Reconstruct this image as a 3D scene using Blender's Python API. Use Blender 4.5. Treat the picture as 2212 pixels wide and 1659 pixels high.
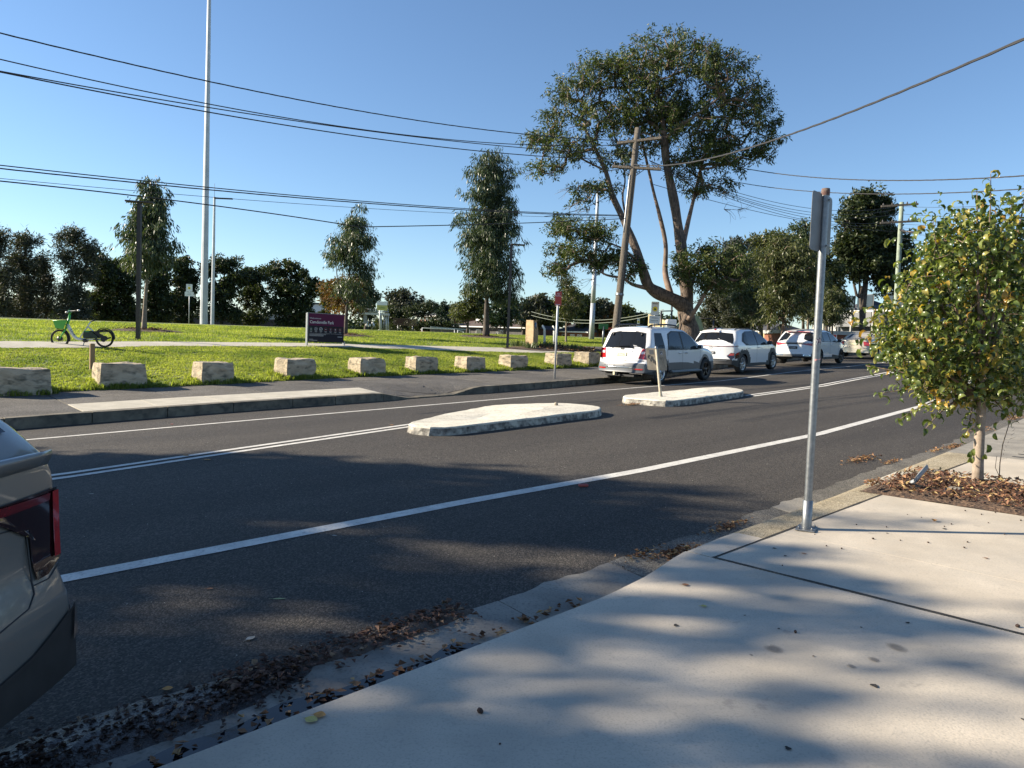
import bpy, bmesh, math, random
import numpy as np
from math import sin, cos, radians, pi, sqrt, atan2
from mathutils import Vector, Matrix
random.seed(7); rng = np.random.default_rng(7)
for o in list(bpy.data.objects): bpy.data.objects.remove(o)
SC = bpy.context.scene; COL = SC.collection

# ------------------------------------------------------------------ camera
PIT = radians(3.2); ROL = radians(2.3); FPX = 1600.0; EYE = 1.65; TH = radians(46.5)
_r0 = np.array([1, 0, 0.]); _u0 = np.array([0, sin(PIT), cos(PIT)]); FW = np.array([0, cos(PIT), -sin(PIT)])
RT = cos(ROL)*_r0 + sin(ROL)*_u0; UP = -sin(ROL)*_r0 + cos(ROL)*_u0
cd = bpy.data.cameras.new('camera'); cam = bpy.data.objects.new('camera', cd); COL.objects.link(cam)
cam.matrix_world = Matrix(((RT[0], UP[0], -FW[0], 0), (RT[1], UP[1], -FW[1], 0), (RT[2], UP[2], -FW[2], EYE), (0, 0, 0, 1)))
cd.sensor_width = 36; cd.lens = 36*FPX/2212; cd.clip_start = .05; cd.clip_end = 5000
SC.camera = cam

# ------------------------------------------------------------------ sky and sun
SUN_EL = radians(25); SUN_AZ = radians(-85)     # azimuth clockwise from +Y
w = bpy.data.worlds.new('World'); SC.world = w; w.use_nodes = True
nt = w.node_tree; nt.nodes.clear()
sky = nt.nodes.new('ShaderNodeTexSky'); sky.sky_type = 'NISHITA'; sky.sun_disc = False
sky.sun_elevation = SUN_EL; sky.sun_rotation = SUN_AZ; sky.air_density = 1.0; sky.dust_density = 0.05; sky.ozone_density = 4.2
bg = nt.nodes.new('ShaderNodeBackground'); bg.inputs[1].default_value = .075
wo = nt.nodes.new('ShaderNodeOutputWorld')
nt.links.new(sky.outputs[0], bg.inputs[0]); nt.links.new(bg.outputs[0], wo.inputs[0])
sl = bpy.data.lights.new('sun', 'SUN'); sl.energy = 5.0; sl.angle = radians(.55); sl.color = (1, .885, .71)
so = bpy.data.objects.new('sun', sl); COL.objects.link(so)
SD = Vector((-sin(SUN_AZ)*cos(SUN_EL), -cos(SUN_AZ)*cos(SUN_EL), -sin(SUN_EL)))
so.rotation_euler = SD.to_track_quat('-Z', 'Y').to_euler(); so.location = (-30, 0, 30)
SC.view_settings.view_transform = 'Standard'; SC.view_settings.look = 'None'
SC.view_settings.exposure = 1.26; SC.view_settings.gamma = 1; SC.view_settings.use_curve_mapping = False

# ------------------------------------------------------------------ geometry of the place
U = np.array([sin(TH), cos(TH), 0]); V = np.array([-cos(TH), sin(TH), 0])   # along the road / across it
def uv(u, v, z=0.): return np.array([U[0]*u+V[0]*v, U[1]*u+V[1]*v, z])
def itp(x, tab): return float(np.interp(x, [a for a, b in tab], [b for a, b in tab]))
ZP = [(-60, -1.9), (-20, -.67), (0, 0), (19, .637), (21.7, .74), (24.7, .92), (27.4, 1.06), (36.4, 1.42), (50, 1.9), (80, 2.5), (300, 3)]
def zc(u): return itp(u, ZP)
def zroad(u, v): return zc(u) - .09*min(max((v-8.8)/5., -1.3), 1.3)**2
KF = [(-60, 9), (-3, 13.0), (2.5, 13.6), (5.5, 13.95), (9.65, 14.1), (13.7, 14.4), (18.7, 15.05), (22, 15.4), (25, 16.1), (28.5, 16.7), (36, 17.8), (50, 20), (80, 25), (120, 33)]
LG = [(-60, 12.5), (-3, 16.6), (0, 16.9), (5, 17.0), (10, 17.6), (15, 17.9), (21, 18.3), (28, 19.6), (40, 21.9), (50, 24), (80, 29), (120, 37)]
def kf(u): return itp(u, KF)
def lg(u): return itp(u, LG)
def kdrop(u):                       # how much of the far kerb's height is left at u (vehicle crossing)
    return itp(u, [(9.3, 1), (10.1, .12), (11.5, .12), (12.4, 1)])
KN = [(-60, 2.9), (0, 2.76), (3.5, 2.80), (4.0, 2.86), (4.6, 3.0), (5.2, 3.04), (7.5, 3.08), (9.3, 3.16), (12, 3.26), (17.8, 3.62), (30, 4.6), (50, 7), (120, 18)]
LP = [(-60, 3.4), (0, 3.34), (4.7, 3.40), (7.5, 3.46), (9.3, 3.54), (12.4, 3.62), (17.8, 3.95), (30, 4.95), (50, 7.4), (120, 18.4)]
def kn(u): return itp(u, KN)
def lp(u): return itp(u, LP)
def znear(u, v): return zc(u) + .015 + .018*(2.8-v)
def zfar(u, v):
    k = kf(u); t = min(max((v-k)/(lg(u)-k), 0), 1)
    base = zroad(u, k)
    full = base + .18 + .09*t
    if kdrop(u) < 1:
        e = min(1, t*3); full = base + .18*(kdrop(u)*(1-e)+e) + .09*t
    return full
def zpark(u, v):
    g = lg(u); z0 = zfar(u, g)
    if v < 23.4 and g < 23.4:
        t = max(v-g, 0)/(23.4-g); z1 = 1.02+.018*u
        return z0 + (z1-z0)*(t**.9)
    g2 = max(g, 23.4); zb = 1.02+.018*u if g < 23.4 else z0
    zt = 1.78+.0125*min(u, 60)
    vc = max(43., g2+8)
    if v < vc:
        t = (v-g2)/(vc-g2); return zb + (zt-zb)*(t*(1.25-.25*t))
    d = v-vc
    return zt - min(.0022*d*d, .09*d, 4.)
def ground(u, v):
    if v < kn(u): return znear(u, v)
    if v < kf(u): return zroad(u, v)
    if v < lg(u): return zfar(u, v)
    return zpark(u, v)
def ray(x, y): return FW + RT*(x-1106)/FPX - UP*(y-829.5)/FPX
def at(x, y, d):                    # a point seen in this direction, d metres away along the view axis
    p = ray(x, y)*d; p = p + np.array([0, 0, EYE]); return p
def gp(x, y, dz=0.):                # ground point in that direction
    r = ray(x, y); t = 2.; st = .08; prev = t
    while t < 160:
        p = r*t
        if p[2]+EYE < ground(p@U, p@V)+dz:
            a, b = prev, t
            for _ in range(18):
                m = (a+b)/2; p = r*m
                if p[2]+EYE < ground(p@U, p@V)+dz: b = m
                else: a = m
            return r*b + np.array([0, 0, EYE])
        prev = t; t += st; st = .08 + t*.006
    return r*t + np.array([0, 0, EYE])
def on(x, y, d):                    # ground point under direction x at distance d
    p = ray(x, y)*d; return np.array([p[0], p[1], ground(p@U, p@V)])
def g3(u, v, dz=0.): return uv(u, v, ground(u, v)+dz)

# ------------------------------------------------------------------ materials
def nodes(name):
    m = bpy.data.materials.new(name); m.use_nodes = True
    return m, m.node_tree, m.node_tree.nodes['Principled BSDF']
def mk(name, c1, c2=None, scale=5., rough=.7, bump=0., bscale=None, metal=0., spec=.5, detail=6, coat=0, lo=.35, hi=.65, c3=None, s3=40., f3=.5, bdist=.01, stretch=None):
    m, t, b = nodes(name); N = t.nodes; L = t.links
    b.inputs['Base Color'].default_value = (*c1, 1); b.inputs['Roughness'].default_value = rough
    b.inputs['Metallic'].default_value = metal; b.inputs['Specular IOR Level'].default_value = spec
    b.inputs['Coat Weight'].default_value = coat; b.inputs['Coat Roughness'].default_value = .04
    geo = N.new('ShaderNodeNewGeometry'); src = geo.outputs['Position']
    if stretch:
        mp = N.new('ShaderNodeMapping'); mp.inputs['Scale'].default_value = stretch; L.new(src, mp.inputs[0]); src = mp.outputs[0]
    if c2:
        n = N.new('ShaderNodeTexNoise'); n.inputs['Scale'].default_value = scale; n.inputs['Detail'].default_value = detail; L.new(src, n.inputs[0])
        mr = N.new('ShaderNodeMapRange'); mr.inputs[1].default_value = lo; mr.inputs[2].default_value = hi; L.new(n.outputs[0], mr.inputs[0])
        mx = N.new('ShaderNodeMix'); mx.data_type = 'RGBA'; mx.inputs['A'].default_value = (*c1, 1); mx.inputs['B'].default_value = (*c2, 1)
        L.new(mr.outputs[0], mx.inputs['Factor']); out = mx.outputs['Result']
        if c3:
            n3 = N.new('ShaderNodeTexNoise'); n3.inputs['Scale'].default_value = s3; n3.inputs['Detail'].default_value = 4; L.new(src, n3.inputs[0])
            m3 = N.new('ShaderNodeMapRange'); m3.inputs[1].default_value = .5; m3.inputs[2].default_value = .7; m3.inputs[4].default_value = f3; L.new(n3.outputs[0], m3.inputs[0])
            x3 = N.new('ShaderNodeMix'); x3.data_type = 'RGBA'; x3.inputs['B'].default_value = (*c3, 1)
            L.new(m3.outputs[0], x3.inputs['Factor']); L.new(out, x3.inputs['A']); out = x3.outputs['Result']
        L.new(out, b.inputs['Base Color'])
    if bump:
        nb = N.new('ShaderNodeTexNoise'); nb.inputs['Scale'].default_value = bscale or scale*3; nb.inputs['Detail'].default_value = 5; L.new(src, nb.inputs[0])
        bp = N.new('ShaderNodeBump'); bp.inputs['Strength'].default_value = bump; bp.inputs['Distance'].default_value = bdist
        L.new(nb.outputs[0], bp.inputs['Height']); L.new(bp.outputs[0], b.inputs['Normal'])
    return m
def leafmat(name, cols, rough=.45, trans=.25, spec=.5):
    m, t, b = nodes(name); N = t.nodes; L = t.links
    g = N.new('ShaderNodeNewGeometry'); r = N.new('ShaderNodeValToRGB'); L.new(g.outputs['Random Per Island'], r.inputs[0])
    cr = r.color_ramp; cr.interpolation = 'LINEAR'
    while len(cr.elements) < len(cols): cr.elements.new(.5)
    for i, (p, c) in enumerate(cols): cr.elements[i].position = p; cr.elements[i].color = (*c, 1)
    L.new(r.outputs[0], b.inputs['Base Color']); b.inputs['Roughness'].default_value = rough; b.inputs['Specular IOR Level'].default_value = spec*.6
    tr = N.new('ShaderNodeBsdfTranslucent'); mu = N.new('ShaderNodeMix'); mu.data_type = 'RGBA'; mu.blend_type = 'MULTIPLY'; mu.inputs['Factor'].default_value = 1
    mu.inputs['B'].default_value = (1.6, 1.7, .6, 1); L.new(r.outputs[0], mu.inputs['A']); L.new(mu.outputs['Result'], tr.inputs[0])
    ms = N.new('ShaderNodeMixShader'); ms.inputs[0].default_value = trans
    L.new(b.outputs[0], ms.inputs[1]); L.new(tr.outputs[0], ms.inputs[2]); L.new(ms.outputs[0], N['Material Output'].inputs[0])
    return m
def speckle(name, base, dark, light, cell, bump=.3, big=None, bigs=.6, rough=.85, streak=None):
    """exposed aggregate / asphalt: stones from a voronoi, wide tone changes from a noise"""
    m, t, b = nodes(name); N = t.nodes; L = t.links
    geo = N.new('ShaderNodeNewGeometry'); src = geo.outputs['Position']
    vo = N.new('ShaderNodeTexVoronoi'); vo.inputs['Scale'].default_value = cell; L.new(src, vo.inputs[0])
    bw = N.new('ShaderNodeRGBToBW'); L.new(vo.outputs['Color'], bw.inputs[0])
    r = N.new('ShaderNodeValToRGB'); L.new(bw.outputs[0], r.inputs[0]); cr = r.color_ramp
    cr.elements[0].position = .1; cr.elements[0].color = (*dark, 1); cr.elements[1].position = .95; cr.elements[1].color = (*light, 1)
    e = cr.elements.new(.5); e.color = (*base, 1)
    out = r.outputs[0]
    if big:
        n = N.new('ShaderNodeTexNoise'); n.inputs['Scale'].default_value = bigs; n.inputs['Detail'].default_value = 7; n.inputs['Roughness'].default_value = .6
        s2 = src
        if streak:
            mq = N.new('ShaderNodeMapping'); mq.inputs['Rotation'].default_value = (0, 0, TH-pi/2); L.new(src, mq.inputs[0])
            mp = N.new('ShaderNodeMapping'); mp.inputs['Scale'].default_value = streak; L.new(mq.outputs[0], mp.inputs[0]); s2 = mp.outputs[0]
        L.new(s2, n.inputs[0])
        mr = N.new('ShaderNodeMapRange'); mr.inputs[1].default_value = .35; mr.inputs[2].default_value = .68; L.new(n.outputs[0], mr.inputs[0])
        mx = N.new('ShaderNodeMix'); mx.data_type = 'RGBA'; mx.blend_type = 'MULTIPLY'; mx.inputs['Factor'].default_value = 1
        c = N.new('ShaderNodeMix'); c.data_type = 'RGBA'; c.inputs['A'].default_value = (1, 1, 1, 1); c.inputs['B'].default_value = (*big, 1)
        L.new(mr.outputs[0], c.inputs['Factor']); L.new(out, mx.inputs['A']); L.new(c.outputs['Result'], mx.inputs['B']); out = mx.outputs['Result']
    L.new(out, b.inputs['Base Color']); b.inputs['Roughness'].default_value = rough; b.inputs['Specular IOR Level'].default_value = .35
    bp = N.new('ShaderNodeBump'); bp.inputs['Strength'].default_value = bump; bp.inputs['Distance'].default_value = .004
    n2 = N.new('ShaderNodeTexNoise'); n2.inputs['Scale'].default_value = cell*.8; n2.inputs['Detail'].default_value = 3; L.new(src, n2.inputs[0])
    ad = N.new('ShaderNodeMath'); ad.operation = 'SUBTRACT'; L.new(n2.outputs[0], ad.inputs[0]); L.new(vo.outputs['Distance'], ad.inputs[1])
    L.new(ad.outputs[0], bp.inputs['Height']); L.new(bp.outputs[0], b.inputs['Normal'])
    return m
def emission(m, c, s):
    b = m.node_tree.nodes['Principled BSDF']; b.inputs['Emission Color'].default_value = (*c, 1); b.inputs['Emission Strength'].default_value = s; return m
M = {}
M['asphalt'] = speckle('asphalt', (.052, .0455, .038), (.026, .023, .019), (.145, .127, .107), 95, .9, (.56, .56, .58), .7, .82, (.10, 1.0, 1))
M['path_asphalt'] = speckle('path_asphalt', (.10, .092, .083), (.05, .047, .044), (.20, .185, .165), 80, .7, (.62, .62, .62), 1.2)
M['path_asphalt2'] = speckle('path_asphalt2', (.125, .115, .10), (.07, .065, .058), (.22, .20, .18), 80, .7, (.72, .70, .66), 1.8)
M['aggregate'] = speckle('aggregate', (.36, .305, .21), (.16, .135, .095), (.60, .52, .39), 130, .7, (.7, .68, .62), 2.2)
M['gutter_stone'] = speckle('gutter_stone', (.17, .155, .13), (.07, .065, .06), (.34, .31, .25), 120, .6, (.6, .6, .6), 2)
M['concrete'] = mk('concrete', (.53, .465, .375), (.43, .375, .30), 2.2, .85, .5, 70, c3=(.27, .25, .21), s3=95, f3=.5, bdist=.003)
M['old_concrete'] = mk('old_concrete', (.30, .275, .23), (.19, .175, .15), 2.5, .9, .5, 60, c3=(.12, .11, .095), s3=60, f3=.6, bdist=.004)
M['pale_concrete'] = mk('pale_concrete', (.50, .46, .38), (.40, .37, .30), 3, .88, .3, 70, c3=(.3, .27, .22), s3=50, f3=.5)
M['kerb'] = mk('kerb', (.19, .163, .12), (.085, .075, .058), 3.5, .9, .5, 40, c3=(.05, .048, .042), s3=9, f3=.8, bdist=.006)
M['road_paint'] = mk('road_paint', (.66, .64, .58), (.52, .50, .46), 6, .7, .4, 110, c3=(.30, .29, .28), s3=45, f3=.45, bdist=.003)
M['island_paint'] = mk('island_paint', (.66, .62, .52), (.55, .51, .42), 4, .85, .6, 40, c3=(.22, .20, .16), s3=26, f3=.55, bdist=.01, stretch=(1, 1, 3))
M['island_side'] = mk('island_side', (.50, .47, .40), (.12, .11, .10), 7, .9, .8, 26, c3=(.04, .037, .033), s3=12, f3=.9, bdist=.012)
M['joint'] = mk('joint', (.025, .022, .019), (.045, .04, .034), 20, .95)
M['soil'] = mk('soil', (.07, .05, .035), (.035, .025, .018), 8, .95, .8, 30)
M['grass_base'] = mk('grass_base', (.16, .19, .04), (.23, .25, .07), .5, .9, .8, 22, c3=(.09, .13, .02), s3=14, f3=.5, bdist=.03)
M['mulch'] = mk('mulch', (.10, .06, .038), (.04, .026, .02), 12, .95, 1, 26, c3=(.24, .16, .1), s3=40, f3=.6, bdist=.03)
M['sandstone'] = mk('sandstone', (.50, .41, .29), (.34, .275, .19), 3.2, .92, 1., 14, c3=(.085, .08, .055), s3=5, f3=.85, bdist=.02, stretch=(1, 1, 2.2))
M['bark'] = mk('bark', (.15, .11, .082), (.055, .042, .034), 5, .95, 1, 11, c3=(.27, .21, .16), s3=8, f3=.5, bdist=.05, stretch=(2.5, 2.5, .7))
M['limb'] = mk('limb', (.21, .145, .11), (.10, .075, .058), 2.5, .88, .8, 9, c3=(.30, .22, .17), s3=5, f3=.6, bdist=.02)
M['dark_bark'] = mk('dark_bark', (.055, .045, .038), (.10, .082, .066), 6, .95, .8, 20)
M['grey_bark'] = mk('grey_bark', (.24, .19, .145), (.15, .12, .095), 9, .9, .5, 30, c3=(.34, .29, .24), s3=30, f3=.5)
M['pole_wood'] = mk('pole_wood', (.16, .135, .105), (.075, .062, .05), 3, .92, 1, 12, c3=(.26, .23, .19), s3=6, f3=.6, bdist=.03, stretch=(9, 9, .5))
M['timber'] = mk('timber', (.30, .20, .11), (.22, .145, .08), 8, .85, .4, 30, stretch=(4, 4, .7))
M['galv'] = mk('galv', (.25, .262, .27), (.19, .20, .21), 30, .45, .05, 60, metal=.8, c3=(.22, .235, .25), s3=16, f3=.4)
M['galv_light'] = mk('galv_light', (.50, .52, .54), (.42, .44, .46), 2, .5, metal=.35)
M['sign_back'] = mk('sign_back', (.15, .155, .16), (.11, .115, .12), 6, .5, metal=.2)
M['stained_plate'] = mk('stained_plate', (.30, .26, .20), (.21, .18, .14), 7, .7, metal=.1, c3=(.38, .34, .28), s3=9, f3=.5)
M['dark_metal'] = mk('dark_metal', (.05, .045, .045), rough=.45, metal=.3)
M['black'] = mk('black', (.018, .018, .019), rough=.5)
M['rubber'] = mk('rubber', (.02, .02, .02), (.032, .031, .03), 30, .85)
M['plastic'] = mk('plastic', (.016, .0165, .0175), (.024, .024, .025), 14, .55)
M['white_paint'] = mk('white_paint', (.66, .66, .66), rough=.25, coat=1.)
M['grey_clad'] = mk('grey_clad', (.085, .09, .098), rough=.38, coat=.5)
M['beige_paint'] = mk('beige_paint', (.50, .45, .36), rough=.3, metal=.3, coat=1.)
M['graphite'] = mk('graphite', (.20, .195, .182), rough=.34, metal=.45, coat=.8)
M['glass'] = mk('glass', (.010, .011, .012), rough=.04, spec=.35)
M['glass_blue'] = mk('glass_blue', (.022, .030, .040), rough=.05, spec=.5)
M['red_lens'] = mk('red_lens', (.42, .012, .012), (.30, .008, .01), 30, .12, coat=1.)
M['dark_lens'] = mk('dark_lens', (.022, .006, .008), (.012, .004, .006), 20, .08, coat=1.)
M['deep_red'] = mk('deep_red', (.16, .008, .012), (.10, .006, .01), 40, .12, coat=1.)
M['clear_lens'] = mk('clear_lens', (.75, .72, .70), rough=.15, coat=1.)
M['chrome'] = mk('chrome', (.75, .76, .78), rough=.12, metal=1.)
M['alloy'] = mk('alloy', (.52, .53, .55), rough=.3, metal=.8)
M['dark_alloy'] = mk('dark_alloy', (.10, .085, .075), rough=.35, metal=.7)
M['plate_cream'] = mk('plate_cream', (.70, .66, .42), rough=.5)
M['plate_black'] = mk('plate_black', (.02, .02, .022), rough=.4)
M['ink'] = mk('ink', (.02, .02, .025), rough=.7)
M['white_ink'] = mk('white_ink', (.80, .80, .80), rough=.6)
M['soft_white'] = mk('soft_white', (.55, .54, .56), rough=.6)
M['sign_red'] = mk('sign_red', (.46, .045, .035), (.40, .04, .03), 5, .45)
M['sign_white'] = mk('sign_white', (.72, .73, .72), rough=.5)
M['sign_yellow'] = mk('sign_yellow', (.80, .60, .03), rough=.5)
M['maroon'] = mk('maroon', (.10, .018, .055), rough=.6, spec=.12)
M['navy'] = mk('navy', (.022, .021, .030), rough=.6, spec=.12)
M['green_ring'] = mk('green_ring', (.03, .16, .10), rough=.5)
M['red_ring'] = mk('red_ring', (.30, .03, .03), rough=.5)
M['bike_green'] = mk('bike_green', (.03, .36, .04), rough=.35, coat=.6)
M['bike_white'] = mk('bike_white', (.66, .68, .66), rough=.35, coat=.4)
M['cable'] = mk('cable', (.02, .02, .022), rough=.7)
M['pale_cable'] = mk('pale_cable', (.22, .25, .2), rough=.6)
M['pole_green'] = mk('pole_green', (.28, .33, .26), (.20, .24, .19), 4, .85, .3, 20)
M['water'] = mk('water', (.008, .009, .012), rough=.05, spec=.35, bump=.12, bscale=14, bdist=.003)
M['wet_leaf'] = leafmat('wet_leaf', [(0, (.03, .019, .016)), (.5, (.05, .03, .023)), (.93, (.08, .048, .032)), (1, (.17, .09, .04))], .42, .0, .35)
M['damp_leaf'] = leafmat('damp_leaf', [(0, (.06, .032, .024)), (.5, (.12, .066, .048)), (.9, (.19, .115, .08)), (1, (.30, .2, .12))], .7, .05, .3)
M['dry_leaf'] = leafmat('dry_leaf', [(0, (.10, .05, .03)), (.4, (.20, .10, .055)), (.75, (.34, .19, .10)), (1, (.45, .32, .16))], .7, .1, .3)
M['mulch_chip'] = leafmat('mulch_chip', [(0, (.05, .025, .018)), (.45, (.13, .06, .04)), (.8, (.26, .14, .085)), (1, (.5, .38, .17))], .75, .0, .3)
M['leaf_brown'] = mk('leaf_brown', (.26, .12, .05), (.16, .075, .035), 60, .7)
M['leaf_pale'] = mk('leaf_pale', (.42, .40, .34), (.30, .28, .23), 60, .7)
M['leaf_orange'] = mk('leaf_orange', (.55, .26, .06), (.35, .17, .04), 60, .65)
M['leaf_green'] = mk('leaf_green', (.20, .26, .10), (.28, .32, .14), 60, .5)
M['leaf_yellow'] = mk('leaf_yellow', (.50, .42, .12), (.38, .30, .08), 60, .6)
M['nut'] = mk('nut', (.06, .032, .022), (.03, .018, .014), 90, .8)
M['tile_red'] = mk('tile_red', (.34, .07, .06), rough=.6)
M['brick'] = mk('brick', (.23, .09, .055), (.18, .07, .045), 9, .9, .3, 30)
M['roof_tile'] = mk('roof_tile', (.085, .045, .036), (.12, .095, .078), 1.5, .9, .6, 4, c3=(.05, .04, .04), s3=3, f3=.6, bdist=.05)
M['roof_dark'] = mk('roof_dark', (.05, .05, .056), (.075, .075, .08), 3, .8, .3, 5)
M['render_cream'] = mk('render_cream', (.50, .41, .22), (.40, .32, .18), 1.2, .9)
M['render_grey'] = mk('render_grey', (.10, .105, .115), (.14, .145, .155), 1.5, .85)
M['render_pale'] = mk('render_pale', (.42, .42, .40), (.32, .32, .31), 1.5, .85)
M['fence_wood'] = mk('fence_wood', (.085, .08, .075), (.13, .12, .11), 6, .9, .4, 10, stretch=(1, 1, .2))
M['dark_window'] = mk('dark_window', (.015, .018, .024), rough=.08, coat=1.)
M['white_trim'] = mk('white_trim', (.72, .72, .70), rough=.6)
M['fence_grey'] = mk('fence_grey', (.30, .36, .37), rough=.6)
M['green_paint'] = mk('green_paint', (.03, .16, .05), rough=.5)
M['lime_paint'] = mk('lime_paint', (.16, .50, .08), rough=.5)
M['plaque_blue'] = mk('plaque_blue', (.02, .10, .24), rough=.4)
M['bench_wood'] = mk('bench_wood', (.045, .028, .022), rough=.7)
M['far_wall'] = mk('far_wall', (.05, .045, .04), (.09, .08, .07), 2, .95)
M['stain'] = mk('stain', (.17, .155, .135), (.22, .20, .175), 9, .6)
_t = M['stain'].node_tree; _n = _t.nodes; _l = _t.links; _tc = _n.new('ShaderNodeTexCoord'); _vd = _n.new('ShaderNodeVectorMath'); _vd.operation = 'DISTANCE'; _vd.inputs[1].default_value = (.5, .5, .5)
_l.new(_tc.outputs['Generated'], _vd.inputs[0]); _mr = _n.new('ShaderNodeMapRange'); _mr.inputs[1].default_value = .18; _mr.inputs[2].default_value = .46; _mr.inputs[3].default_value = .62; _mr.inputs[4].default_value = 0; _l.new(_vd.outputs['Value'], _mr.inputs[0])
_l.new(_mr.outputs[0], _n['Principled BSDF'].inputs['Alpha'])
def LF(n, a, b, c, hi=None, rough=.42, trans=.2):
    cols = [(0, a), (.5, b), (.93, c)]
    cols.append((1, hi or c)); return leafmat(n, cols, rough, trans)
M['leaf_gum'] = LF('leaf_gum', (.022, .036, .011), (.048, .068, .019), (.092, .118, .032), (.17, .15, .05), .5, .25)
M['leaf_euc'] = LF('leaf_euc', (.030, .048, .026), (.055, .078, .040), (.095, .12, .06), (.15, .16, .09), .38, .2)
M['leaf_olive'] = LF('leaf_olive', (.032, .042, .016), (.066, .078, .030), (.12, .13, .05), (.22, .20, .09), .4, .25)
M['leaf_dark'] = LF('leaf_dark', (.016, .026, .010), (.034, .048, .018), (.060, .076, .028), (.10, .10, .04), .45, .18)
M['leaf_casuarina'] = LF('leaf_casuarina', (.030, .036, .026), (.050, .056, .040), (.080, .084, .060), (.10, .09, .06), .6, .15)
M['leaf_autumn'] = LF('leaf_autumn', (.08, .05, .02), (.16, .075, .03), (.10, .10, .03), (.26, .08, .05), .6, .25)
M['leaf_cypress'] = LF('leaf_cypress', (.012, .026, .014), (.022, .042, .022), (.035, .055, .03), None, .5, .1)
M['leaf_street'] = leafmat('leaf_street', [(0, (.040, .068, .016)), (.4, (.085, .12, .030)), (.78, (.20, .23, .07)), (.87, (.32, .29, .09)), (.96, (.40, .29, .06)), (1, (.32, .16, .04))], .30, .35, .9)
M['grass_blade'] = leafmat('grass_blade', [(0, (.13, .17, .03)), (.5, (.21, .255, .05)), (.88, (.29, .32, .09)), (1, (.40, .37, .17))], .5, .5, .3)
M['strap'] = LF('strap', (.05, .08, .03), (.09, .12, .05), (.14, .17, .08))

def patchy(m, col, scale, lo, hi, f):
    t = m.node_tree; N = t.nodes; L = t.links; b = N['Principled BSDF']; src = b.inputs['Base Color'].links[0].from_socket
    g = N.new('ShaderNodeNewGeometry'); n = N.new('ShaderNodeTexNoise'); n.inputs['Scale'].default_value = scale; n.inputs['Detail'].default_value = 6; n.inputs['Roughness'].default_value = .65; L.new(g.outputs['Position'], n.inputs[0])
    mr = N.new('ShaderNodeMapRange'); mr.inputs[1].default_value = lo; mr.inputs[2].default_value = hi; mr.inputs[4].default_value = f; L.new(n.outputs[0], mr.inputs[0])
    mx = N.new('ShaderNodeMix'); mx.data_type = 'RGBA'; mx.inputs['B'].default_value = (*col, 1); L.new(mr.outputs[0], mx.inputs['Factor']); L.new(src, mx.inputs['A'])
    for l in list(L):
        if l.from_socket == src and l.to_node != mx: L.new(mx.outputs['Result'], l.to_socket)
for m_ in ('grass_blade', 'grass_base'): patchy(M[m_], (.075, .125, .03), .55, .42, .62, .75); patchy(M[m_], (.30, .27, .13), 1.7, .56, .74, .55)
patchy(M['concrete'], (.30, .28, .245), .9, .45, .72, .55); patchy(M['concrete'], (.22, .20, .175), 5, .64, .72, .5)
patchy(M['road_paint'], (.16, .15, .14), 26, .56, .66, .5)
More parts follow.
